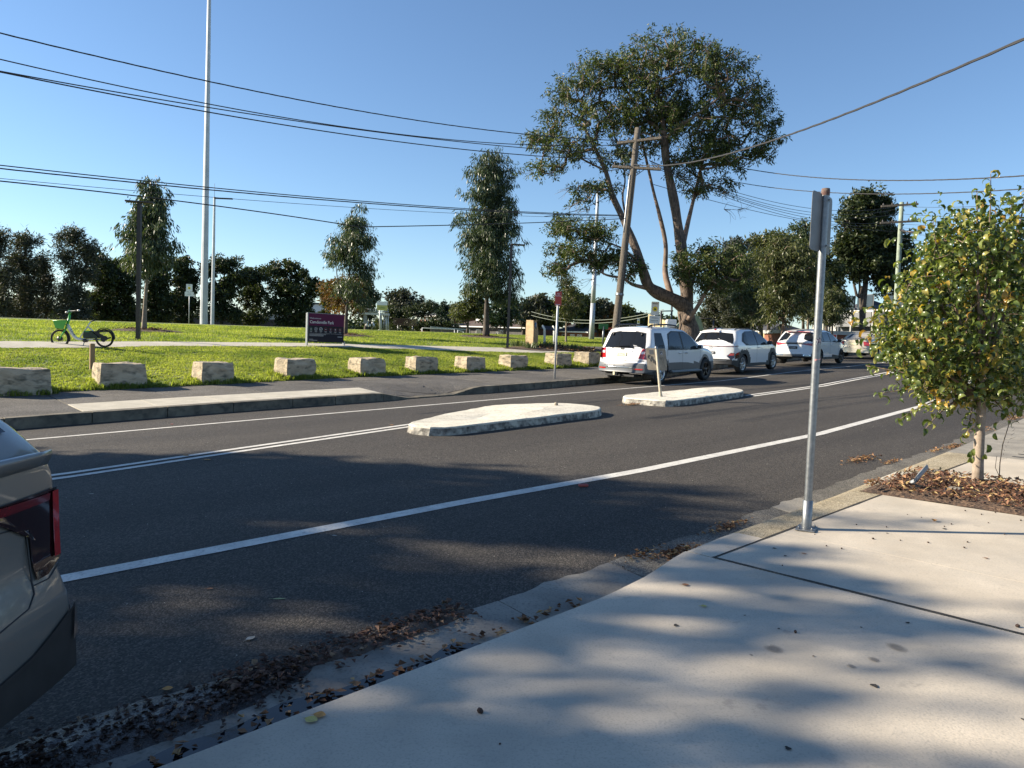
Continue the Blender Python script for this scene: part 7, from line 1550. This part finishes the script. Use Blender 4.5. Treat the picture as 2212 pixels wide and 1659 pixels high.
# ------------------------------------------------------------------ the near street tree with curled leaves
TB = gp(2112, 1050); dT = np.dot(TB-[0, 0, EYE], FW)
T_ = lambda x, y, dd=0.: at(x, y, dT+dd)
st = thing('street_tree', TB, 'young street tree with curled green and yellow leaves in a mulch bed beside the kerb', 'tree')
def curl_mesh(name, L_, W_, curl, fold, seed):
    """leaf along +x, curling down; 8 faces"""
    r_ = random.Random(seed); g = MB(); n = 5; P = []; ang = 0; x = z = 0; prof = (.0, .72, 1., .78, .36, .02)
    for i in range(n+1):
        w_ = W_/2*prof[i]; nx, nz = -sin(ang), cos(ang)
        P += [(x+nx*w_*fold*.6, -w_, z+nz*w_*fold), (x, 0, z), (x+nx*w_*fold*.6, w_, z+nz*w_*fold)]
        x += cos(ang)*L_/n; z += sin(ang)*L_/n; ang -= curl/n
    F = []
    for i in range(n):
        k = 3*i; F += [(k, k+3, k+4, k+1), (k+1, k+4, k+5, k+2)]
    g.add(P, F, True); me = bpy.data.meshes.new(name); me.from_pydata(g.v, [], g.f); me.polygons.foreach_set('use_smooth', [True]*len(me.polygons)); me.materials.append(M['leaf_street']); return me
def street_foliage():
    hub = [T_(2110, 900), T_(2085, 820, -.1), T_(2130, 800, .1)]
    limbs = [([TB, T_(2113, 1000), T_(2116, 940), T_(2120, 880), T_(2118, 820), T_(2122, 760), T_(2118, 690), T_(2112, 600)], .052, .02)]
    tips = []; Env = [(2040, 760, 130, 120, .85), (2080, 640, 150, 110, .9), (2110, 800, 130, 70, .8), (2000, 680, 110, 110, .75), (2120, 520, 130, 90, .7), (2040, 520, 80, 70, .5), (2200, 700, 140, 160, .9), (1960, 760, 80, 90, .6), (2190, 820, 110, 50, .7), (2040, 830, 110, 50, .6), (1935, 690, 60, 60, .5), (2220, 560, 110, 100, .8)]
    for (x, y) in ((1995, 560), (2015, 470), (2045, 500), (2080, 440), (2110, 410), (2140, 372), (2150, 450), (2185, 420), (2200, 470), (2215, 385), (2170, 500), (2060, 560), (1960, 600), (1925, 650), (1895, 700), (2100, 480), (2240, 430), (2030, 620)):
        y_ = max(y, 376); limbs.append(([T_(2118+(x-2118)*.15, 800, rng.uniform(-.1, .1)), T_(2112+(x-2112)*.5, 690+(y_-690)*.25, rng.uniform(-.25, .25)), T_(x+3, y_+90, rng.uniform(-.3, .3)), T_(x, y_, rng.uniform(-.35, .25))], .016, .003)); tips.append(limbs[-1][0][2:])
    for (x, y) in ((1880, 720), (1870, 790), (1900, 850), (1945, 905), (2000, 925), (2050, 890), (2180, 905), (2212, 890), (2240, 820), (2010, 830), (1940, 780), (2090, 940), (2150, 860), (1990, 760)):
        limbs.append(([T_(2116, 850, 0), T_(2110+(x-2110)*.45, 820+(y-820)*.3, rng.uniform(-.3, .3)), T_(x, y, rng.uniform(-.45, .35))], .017, .003))
    att = blobs([(a, b, dT, c, d, e) for a, b, c, d, e in Env], 330, .5)
    g = MB()
    for k, (pts, r0, r1) in enumerate(limbs):
        pts = [np.array(p) for p in pts]
        if k == 0:
            gg = MB(); gg.tube([pts[0]-Z*.1]+pts[1:], [.062, .052, .049, .046, .04, .032, .024, .014], 14); gg.build('trunk', mk('smooth_bark', (.34, .27, .21), (.25, .195, .15), 14, .8, .4, 60, c3=(.45, .38, .31), s3=50, f3=.5, bdist=.003), st)
        else: g.tube([pts[0]*(1-q)+pts[-1]*q if len(pts) < 3 else (pts[0]*(1-q)**2+2*pts[1]*q*(1-q)+pts[2]*q*q if len(pts) == 3 else (pts[0]*(1-q)**3+3*pts[1]*q*(1-q)**2+3*pts[2]*q*q*(1-q)+pts[3]*q**3)) for q in lin(0, 1, 9)], lin(r0, r1, 9), 6)
    arr, parent, cnt, N0 = skeleton(limbs, att, .3)
    for i in range(N0, len(arr)):
        if parent[i] >= 0: r1 = min(.008, .0016*sqrt(cnt[i])+.0008); g.tube([arr[parent[i]], arr[i]], [r1*1.1, r1], 4, False)
    g.build('branches', 'limb', st, 'stuff')
    # leaf seats: along twigs and upright shoots
    seats = []
    for a in att:
        for _ in range(12): seats.append(a+rng.normal(size=3)*np.array([.13, .13, .11]))
    for pts, r0, r1 in limbs[1:]:
        pts = [np.array(p) for p in pts]; 
        for q in lin(.35, 1, 15 if len(pts) > 3 else 9):
            P3 = pts[0]*(1-q)**3+3*pts[1]*q*(1-q)**2+3*pts[2]*q*q*(1-q)+pts[3]*q**3 if len(pts) > 3 else pts[0]*(1-q)**2+2*pts[1]*q*(1-q)+pts[2]*q*q
            for _ in range(2): seats.append(P3+rng.normal(size=3)*.012)
    seats = [s_ for s_ in seats]; random.shuffle(seats)
    metas = [curl_mesh('leaf', .105+.014*i, .050+.005*(i % 3), 2.4+.35*i, .5+.1*(i % 3), i) for i in range(6)]
    datas = []
    for me in metas:
        co = np.array([v.co[:] for v in me.vertices]); fc = [tuple(p.vertices) for p in me.polygons]; datas.append((co, fc))
    def orient():
        q = rng.uniform(0, 2*pi); tilt = rng.uniform(-.3, .9); return (Matrix.Rotation(q, 3, 'Z') @ Matrix.Rotation(-tilt, 3, 'Y') @ Matrix.Rotation(rng.normal()*.5, 3, 'X'))
    cen = np.array([0, 0, EYE]); dist = [np.linalg.norm(s_-cen) for s_ in seats]; order = np.argsort(dist); V_ = []; F_ = []
    n = 0; singles = set(order[:300].tolist())
    for i, s_ in enumerate(seats):
        Rm = orient(); sc = rng.uniform(.65, 1.05); k = int(rng.integers(0, 6))
        if i in singles:
            o = bpy.data.objects.new('leaf', metas[k]); COL.objects.link(o); o.parent = st; o.location = Vector(s_-OFF[st]); o.rotation_euler = Rm.to_euler(); o.scale = (sc,)*3; continue
        co = datas[k][0]*sc @ np.array(Rm).T + s_; V_.append(co); F_ += [[a+n for a in f] for f in datas[k][1]]; n += len(co)
    o = npmesh('foliage', np.vstack(V_), np.array(F_), 'leaf_street', st, True); o['kind'] = 'stuff'
street_foliage()
# leaf colour per leaf object comes from its own random value
m = M['leaf_street']; N = m.node_tree.nodes; L = m.node_tree.links
oi = N.new('ShaderNodeObjectInfo'); ad = N.new('ShaderNodeMath'); ad.operation = 'ADD'; fr2 = N.new('ShaderNodeMath'); fr2.operation = 'FRACT'
gi_ = [x for x in N if x.type == 'NEW_GEOMETRY'][0]; rp_ = [x for x in N if x.type == 'VALTORGB'][0]
L.new(oi.outputs['Random'], ad.inputs[0]); L.new(gi_.outputs['Random Per Island'], ad.inputs[1]); L.new(ad.outputs[0], fr2.inputs[0]); L.new(fr2.outputs[0], rp_.inputs[0])

# mulch bed round it
bed = MB(); P = []; us_ = lin(7.78, 9.34, 20); vs_ = lin(.25, 2.98, 28)
from mathutils import noise as mnoise
for u in us_:
    for v in vs_:
        ed = min(u-7.78, 9.34-u, 2.98-v)/.2; hgt = .05*min(1, max(0, ed))+.03*mnoise.noise(Vector((u*5, v*5, 0)))
        P.append(uv(u+.03*mnoise.noise(Vector((v*4, 0, 3))), v, znear(u, v)+.006+hgt))
F = [(i*28+j, (i+1)*28+j, (i+1)*28+j+1, i*28+j+1) for i in range(19) for j in range(27)]; bed.add(P, F, True)
tag(bed.build('mulch_bed', 'mulch', None), kind='structure')
def litter(name, pts, L_, W_, mat, label, cat, tilt=.3, kind='stuff', lift=.006):
    """loose curled leaves or chips lying on the ground, joined: nobody could count them"""
    n = len(pts); P = []; Q = []
    for i, p in enumerate(pts):
        q = random.uniform(0, 2*pi); s_ = random.uniform(.5, 1.2); a = np.array([cos(q), sin(q), random.gauss(0, tilt*.4)]); b = np.array([-sin(q), cos(q), random.gauss(0, tilt*.6)]); l = L_*s_; w_ = W_*s_*random.uniform(.7, 1.3); cu = random.uniform(.1, .55)*w_
        p = np.array(p)+Z*(lift+abs(a[2])*l*.5+abs(b[2])*w_*.4); k = len(P)
        P += [p-a*l*.5, p-b*w_*.5+Z*cu, p+b*w_*.5+Z*cu, p+a*l*.5+Z*random.uniform(0, .3)*w_, p-Z*.001]
        Q += [(k, k+1, k+4, k), (k+1, k+3, k+4, k+1), (k+3, k+2, k+4, k+3), (k+2, k, k+4, k+2)]
    g = MB(); g.add(P, [(q[0], q[1], q[2]) for q in Q]); o = g.build(name, mat, None, 'stuff', label, cat); return o
def scat(n, fn): return [fn() for _ in range(n)]
litter('bark_mulch', scat(3800, lambda: (lambda u, v: uv(u, v, znear(u, v)+.045+random.uniform(0, .02)))(random.uniform(7.84, 9.32), random.uniform(.3, 2.95))), .055, .016, 'mulch_chip', 'reddish bark chips in the bed round the street tree', 'mulch', 1.)
litter('bed_leaves', scat(260, lambda: (lambda u, v: uv(u, v, znear(u, v)+.06))(random.uniform(7.75, 9.3), random.uniform(.3, 2.95))), .06, .035, 'dry_leaf', 'dry fallen leaves lying on the mulch', 'leaves', .8)
# grey strip of edging bent up in the bed, stones and a rag of weed mat
g = MB(); pa = [gp(1961, 1050)+Z*.02, at(1975, 1040, 7.35), at(1990, 1022, 7.5), at(2004, 1008, 7.62)]; g.tube(pa, .028, 6, True, True, (.25, 1)); top(g, 'edging_strip', mk('edging_grey', (.30, .31, .32), rough=.6), 'bent grey strip of edging sticking up out of the mulch bed', 'edging')
for (x, y, s_, lab) in ((2022, 1030, .09, 'dark lump of stone at the back of the mulch bed'), (1975, 1062, .07, 'grey stone at the foot of the bent edging strip'), (2060, 1068, .08, 'flat grey stone in front of the young tree trunk')):
    p = gp(x, y); bm = bmesh.new(); bmesh.ops.create_icosphere(bm, subdivisions=3, radius=1)
    for v_ in bm.verts: nn = mnoise.noise(v_.co*1.7+Vector((x, 0, 0)))*.35; v_.co = v_.co*(1+nn); v_.co = Vector((v_.co.x*s_*1.5, v_.co.y*s_*.8, v_.co.z*s_*.45+.02))
    me = bpy.data.meshes.new('stone'); bm.to_mesh(me); bm.free(); me.materials.append(M['old_concrete']); o = bpy.data.objects.new('stone', me); COL.objects.link(o); o.location = Vector(p)+Vector((0, 0, .02)); tag(o, lab, 'stone')
# dry twiggy sapling by the right edge
p = gp(2158, 1040); sp_ = thing('sapling', p, 'thin leafless twig growing out of the mulch right of the street tree', 'sapling')
g = MB(); g.tube([p, at(2160, 1000, 7.7), at(2166, 960, 7.7), at(2180, 915, 7.65), at(2200, 880, 7.6), at(2225, 850, 7.6)], [.006, .005, .005, .004, .003, .002], 5); g.tube([p+[.03, 0, 0], at(2150, 1010, 7.6), at(2153, 985, 7.6)], [.004, .003, .002], 4)
for k in range(14): q = k/14; b_ = at(2160+q*48, 1000-q*120, 7.68-.05*q); g.tube([b_, b_+np.array([random.uniform(-.05, .05), random.uniform(-.03, .03), random.uniform(0, .04)])], [.002, .001], 3)
g.build('stem', 'dark_bark', sp_)
# shoot with leaves low on the trunk
for (x, y) in ((2098, 985), (2128, 980), (2105, 968), (2132, 960), (2095, 975), (2090, 930), (2150, 935)):
    me = [m_ for m_ in bpy.data.meshes if m_.name.startswith('leaf')][random.randrange(6)]; o = bpy.data.objects.new('leaf', me); COL.objects.link(o); o.parent = st; o.location = Vector(T_(x, y, -.08)-OFF[st]); o.rotation_euler = (random.uniform(-.5, .5), random.uniform(.6, 1.4), random.uniform(0, 6.3))

# ------------------------------------------------------------------ gutter: water, leaf drifts, loose leaves
def strip_sheet(name, u0, u1, a, b, z, mat, n=60, label=None, cat=None, kind='structure', wob=0.):
    P = []; Q = []
    for i in range(n+1):
        u = u0+(u1-u0)*i/n; e = min(1, 8*min(i, n-i)/n); va = a(u); vb = va+(b(u)-va)*e
        P += [uv(u, va, z(u, va)), uv(u, vb, z(u, va))]
        if i: k = 2*i; Q.append((k-2, k, k+1, k-1))
    o = npmesh(name, np.array(P), np.array(Q), mat, None); tag(o, label, cat, None, kind); return o
strip_sheet('water', .2, 2.9, lambda u: kn(u)+.0, lambda u: kn(u)+.27+.01+.03*sin(u*5)+.02*sin(u*13)+max(0, 1.5-u)*.06, lambda u, v: zgut(u, kn(u)+.02)+.032, 'water')
def gz(u, v): return zgut(u, v)+.008 if v < lp(u) else zroad(u, v)+.004
def drift(n, u0, u1, c, w_, mat, label, L_=.05, W_=.028, h=.04):
    def f():
        u = random.uniform(u0, u1); v = random.gauss(c(u), w_); v = max(v, kn(u)+.02); q = math.exp(-((v-c(u))/w_)**2/2); return uv(u, v, gz(u, v)+random.uniform(0, h)*q)
    return litter('leaf_litter', scat(n, f), L_, W_, mat, label, 'leaves')
def mound(u0, u1, c, w_, h, mat, seed):
    P = []; Q = []; nu, nv = 40, 12
    for i in range(nu+1):
        u = u0+(u1-u0)*i/nu; e = sin(pi*i/nu)**.5
        for j in range(nv+1):
            q = -1+2*j/nv; ww = w_*(1+.3*mnoise.noise(Vector((u*6, seed, 0)))); v = max(c(u)+q*ww*e, kn(u)+.0); P.append(uv(u, v, gz(u, v)-.004+h*e*max(0, 1-q*q)*(1+.8*mnoise.noise(Vector((u*25, v*25, seed))))))
    for i in range(nu):
        for j in range(nv): k = i*(nv+1)+j; Q.append((k, k+nv+1, k+nv+2, k+1))
    return tag(npmesh('leaf_mound', np.array(P), np.array(Q), mat, None, True), kind='structure')
M['wet_muck'] = mk('wet_muck', (.035, .026, .022), (.06, .045, .036), 14, .35, 1, 60, bdist=.02, spec=.6)
M['damp_muck'] = mk('damp_muck', (.075, .05, .038), (.12, .085, .062), 14, .8, 1, 60, bdist=.02)
mound(.15, 1.85, lambda u: 3.34, .20, .022, 'wet_muck', 1); mound(1.6, 2.95, lambda u: 3.42-.02*u, .09, .03, 'damp_muck', 2)
drift(1700, .1, 1.75, lambda u: 3.32, .10, 'wet_leaf', 'wet matted dark leaves in the gutter at bottom left', .038, .022, .006); drift(750, 1.4, 2.9, lambda u: 3.40, .08, 'damp_leaf', 'brown leaf drift along the gutter lip left of centre', .045, .026, .03)
drift(130, .3, 3.6, lambda u: kn(u)+.24, .03, 'dry_leaf', 'leaves caught along the foot of the near kerb', .055, .036, .012)
for (x, y, n, ru, rv, lab) in ((1460, 1197, 240, .14, .04, 'leaf clump on the gutter where the kerb bends'), (1385, 1200, 60, .12, .03, 'small leaf clump at the asphalt edge left of the kerb bend'), (1570, 1142, 160, .17, .035, 'leaf clump in the gutter left of the near sign pole'), (1862, 994, 200, .22, .06, 'patch of dry leaves lying on the asphalt right of the near sign pole'), (1925, 1000, 60, .15, .03, 'thin line of dry leaves by the gutter right of the asphalt leaf patch'),
    (2060, 967, 160, .20, .05, 'dry leaves in the gutter left of the street tree trunk'), (2020, 975, 60, .15, .03, 'few dry leaves on the asphalt left of the street tree trunk'), (2190, 905, 180, .35, .06, 'dry leaves in the gutter at the right edge'), (1880, 1043, 90, .10, .05, 'dry leaves on the kerb stone beside the mulch bed'), (1380, 874, 260, .30, .05, 'dry leaves banked against the left end of the right traffic island'), (2120, 930, 120, .3, .06, 'dry leaves in the gutter right of the street tree trunk')):
    p = gp(x, y); u0, v0 = p@U, p@V; litter('leaf_litter', scat(n, lambda: (lambda u, v: uv(u, v, ground(u, v)+random.uniform(.0, .02)))(u0+random.gauss(0, ru), v0+random.gauss(0, rv))), .042, .018, 'dry_leaf', lab, 'leaves', .6)
litter('leaf_litter', scat(700, lambda: (lambda u: uv(u, kf(u)-random.uniform(.0, .25)**1.5, zroad(u, kf(u)-.1)+.005))(random.uniform(16, 45))), .06, .03, 'dry_leaf', 'dry leaves along the far kerb beneath the parked cars', 'leaves', .4)
litter('road_grit', scat(900, lambda: (lambda u, v: uv(u, v, zroad(u, v)+.002))(random.uniform(1, 14), random.uniform(3.5, 13))), .012, .008, 'leaf_pale', 'pale grit and crumbs scattered over the asphalt', 'grit', .1)
LEAFS = [(603, 1295, .085, .020, 'leaf_green', 'long narrow grey-green leaf lying on the near lane'), (541, 1381, .07, .038, 'leaf_pale', 'pale pointed leaf lying on the asphalt low at left'), (453, 1273, .045, .022, 'leaf_brown', 'small brown leaf above the long narrow one'), (362, 1490, .05, .04, 'leaf_orange', 'tan square leaf left of the wet leaf drift'), (402, 985, .09, .05, 'leaf_orange', 'orange leaf on the far side of the double line at left'), (448, 994, .09, .05, 'leaf_orange', 'orange leaf on the near side of the double line at left'),
    (846, 919, .07, .05, 'leaf_orange', 'orange leaf just left of the pointed island'), (158, 1606, .05, .035, 'tile_red', 'reddish leaf at the very bottom left of the leaf drift'), (1480, 1265, .05, .035, 'leaf_brown', 'curled brown leaf on the slab right of the kerb bend'), (1520, 1311, .04, .03, 'leaf_yellow', 'yellow-green leaf in the middle of the near slab'), (1736, 1197, .045, .022, 'leaf_brown', 'brown leaf just below the base of the near sign pole'), (2018, 1127, .06, .05, 'leaf_orange', 'upright curled orange leaf on the sunlit slab'), (1976, 1069, .05, .03, 'leaf_orange', 'orange leaf just in front of the mulch bed'),
    (690, 1548, .055, .05, 'leaf_orange', 'orange leaf by the kerb left of the puddle end'), (672, 1558, .06, .05, 'leaf_yellow', 'pale yellow round leaf floating at the kerb'), (2130, 1207, .035, .02, 'leaf_brown', 'small leaf on the faint slab joint at right'), (1000, 1396, .05, .03, 'leaf_pale', 'pale leaf at the end of the brown drift'), (1182, 1323, .05, .035, 'leaf_orange', 'orange leaf on the concrete apron'), (1537, 1097, .03, .02, 'leaf_brown', 'small leaf on the asphalt above the gutter clump'), (371, 917, .06, .04, 'tile_red', 'reddish leaf beside the far edge line'), (198, 1068, .05, .02, 'leaf_pale', 'pale scrap on the shaded far part of the near lane'), (722, 1158, .05, .02, 'leaf_pale', 'pale smear-like scrap beside the near edge line'), (1165, 1316, .03, .02, 'leaf_brown', 'tiny brown leaf left of the orange one on the concrete apron')]
for i, (x, y, l, w_, mt, lab) in enumerate(LEAFS):
    p = gp(x, y); q = random.uniform(-.5, .5) if i not in (1, 11) else 1.1; a = np.array([cos(q), sin(q)*.9, 0]); b_ = np.array([-a[1], a[0], 0]); k = .35 if i != 11 else .9; g = MB(); P = []
    for s_ in lin(-1, 1, 7):
        ww = w_/2*(1-abs(s_)**1.8)+.0005; zz = .004+.30*k*w_*s_*s_; P += [p+a*l/2*s_-b_*ww+Z*(zz+k*ww*.6), p+a*l/2*s_+Z*zz, p+a*l/2*s_+b_*ww+Z*(zz+k*ww*.8)]
    g.add(P, [(3*j+c, 3*j+3+c, 3*j+4+c, 3*j+1+c) for j in range(6) for c in (0, 1)], True); g.tube([p-a*l*.5+Z*.006, p-a*l*.72+b_*.004+Z*.004], .0009, 3); top(g, 'fallen_leaf', mt, lab, 'leaf', 'single fallen leaves')
p = gp(1260, 1051); g = MB(); R = np.column_stack([[.95, .3, 0], [-.3, .95, 0], [0, 0, 1]]); g.box(p+Z*.014, (.105, .05, .028), R, .008); top(g, 'tile_fragment', 'tile_red', 'broken piece of red plastic lying on the near lane below the edge line', 'debris')
# gum nuts and crumbs on the sunlit slab
NUTS = [(1037, 1540, .018), (1100-20, 1608, .006), (1718, 1367, .012), (1886, 1165, .012), (2005, 1173, .010), (2090, 1172, .010), (1945, 1168, .008), (2198, 1355, .016), (1818, 1186, .010), (1785, 1180, .008), (2083, 1184, .010), (1915, 1139, .008), (2055, 1133, .009), (2040, 1138, .008), (2085, 1104, .009), (2120, 1112, .009), (2150, 1108, .008), (1690, 1222, .006), (1850, 1134, .008), (1990, 1118, .006), (2170, 1155, .008), (2205, 1125, .010), (1960, 1112, .006), (1760, 1155, .006), (2135, 1130, .007)]
for i, (x, y, r) in enumerate(NUTS):
    r = r*.7; p = gp(x, y); g = MB(); q = random.uniform(0, 6); g.lathe(p+Z*r*.8, (cos(q), sin(q), .3), [(-r*1.2, 0), (-r, r*.6), (0, r*.95), (r*.9, r*.7), (r*1.1, .0)], 8)
    top(g, 'gum_nut', 'nut', 'dark nut alone on the near slab, lower left of the stained patches' if i == 0 else 'small dark nut or seed on the near pavement', 'nut', 'dark nuts and seeds on the near pavement')
# strap-leaved plants and bark round the plaque stone
c0 = on(1215, 750, 33); disc = disc_bed('planting_bed', on(1205, 747, 34), 3.2, 1.5, 4); disc['kind'] = 'structure'
for (x, y, d, lab) in ((1118, 749, 33, 'clump of strap leaves left of the plaque stone'), (1178, 745, 33.5, 'clump of strap leaves between the plaque stone and the reading panel'), (1205, 743, 34, 'clump of strap leaves under the reading panel'), (1240, 745, 33.5, 'clump of strap leaves right of the reading panel'), (1145, 752, 32.3, 'low clump of strap leaves at the foot of the plaque stone')):
    p = on(x, y, d); t = thing('grass_clump', p, lab, 'plant'); g = MB()
    for _ in range(90):
        q = random.uniform(0, 2*pi); h_ = random.uniform(.2, .42); r0 = random.uniform(0, .35); b0 = p+np.array([r0*cos(q), r0*sin(q), 0]); o1 = np.array([cos(q+.5), sin(q+.5), 0]); s_ = np.array([-sin(q), cos(q), 0])*.014
        g.add([b0-s_, b0+s_, b0+o1*.08+Z*h_*.7+s_, b0+o1*.08+Z*h_*.7-s_, b0+o1*.25+Z*h_*.9], [(0, 1, 2, 3), (3, 2, 4)])
    g.build('foliage', 'strap', t)
litter('bark_mulch', scat(900, lambda: (lambda p: p+Z*random.uniform(.05, .1))(on(random.uniform(1165, 1285), random.uniform(744, 750), random.uniform(32.5, 35)))), .12, .05, 'dry_leaf', 'bark and leaves on the bed round the plaque stone', 'mulch', .8)
for nm, x, y, d in (('a', 313, 719, 29), ('b', 746, 729, 35), ('c', 1050, 727, 44)):
    c = on(x, y, d); u0, v0 = c@U, c@V; TUFT_EXCL.append((u0, v0, 1.3, 1.1)); 
    litter('bark_mulch', scat(500, lambda: (lambda u, v: uv(u, v, ground(u, v)+random.uniform(.07, .12)))(u0+random.gauss(0, .5), v0+random.gauss(0, .45))), .10, .03, 'mulch_chip', 'bark mulch round the base of the '+{'a': 'conical gum tree', 'b': 'slender gum tree', 'c': 'tall dense gum tree'}[nm], 'mulch', .7)

# ------------------------------------------------------------------ grass
tf1 = tuft('grass_tuft', 14, .046, .06, 1); tf2 = tuft('tall_grass_tuft', 16, .14, .07, 2); tf3 = tuft('far_grass_tuft', 12, .07, .14, 3)
scatter('grass', sample_grass(46000, -1, 30, lambda u: lg(u)-.03, 23), tf1, .6, 1.3, 'mown green grass on the near part of the park lawn', 'grass')
scatter('grass', sample_grass(34000, -2, 44, lambda u: 23 if lg(u) < 23 else lg(u), 40), tf3, .6, 1.2, 'mown green grass on the far part of the park lawn', 'grass')
ed = []
for _ in range(900):
    u = random.uniform(-1, 28); ed.append(tuple(uv(u, lg(u)+random.gauss(.05, .05), 0)+Z*(ground(u, lg(u)+.05))))
for (cu, cv, l, w_) in BLK:
    for _ in range(170):
        sd = random.random()
        if sd < .45: q = (cu-l/2-random.uniform(.0, .16), cv+random.uniform(-w_*.5, w_*.6))
        elif sd < .7: q = (cu+l/2+random.uniform(.0, .14), cv+random.uniform(-w_*.5, w_*.6))
        elif sd < .85: q = (cu+random.uniform(-l/2, l/2), cv+w_/2+random.uniform(0, .1))
        else: q = (cu+random.uniform(-l/2, l/2), cv-w_/2-random.uniform(0, .04))
        ed.append(tuple(uv(q[0], q[1], ground(*q))))
scatter('tall_grass', ed, tf2, .35, 1.0, 'longer unmown grass round the sandstone blocks and along the pavement edge', 'grass')
print('TRIS', sum(len(o.data.polygons) for o in SC.objects if o.type == 'MESH'))
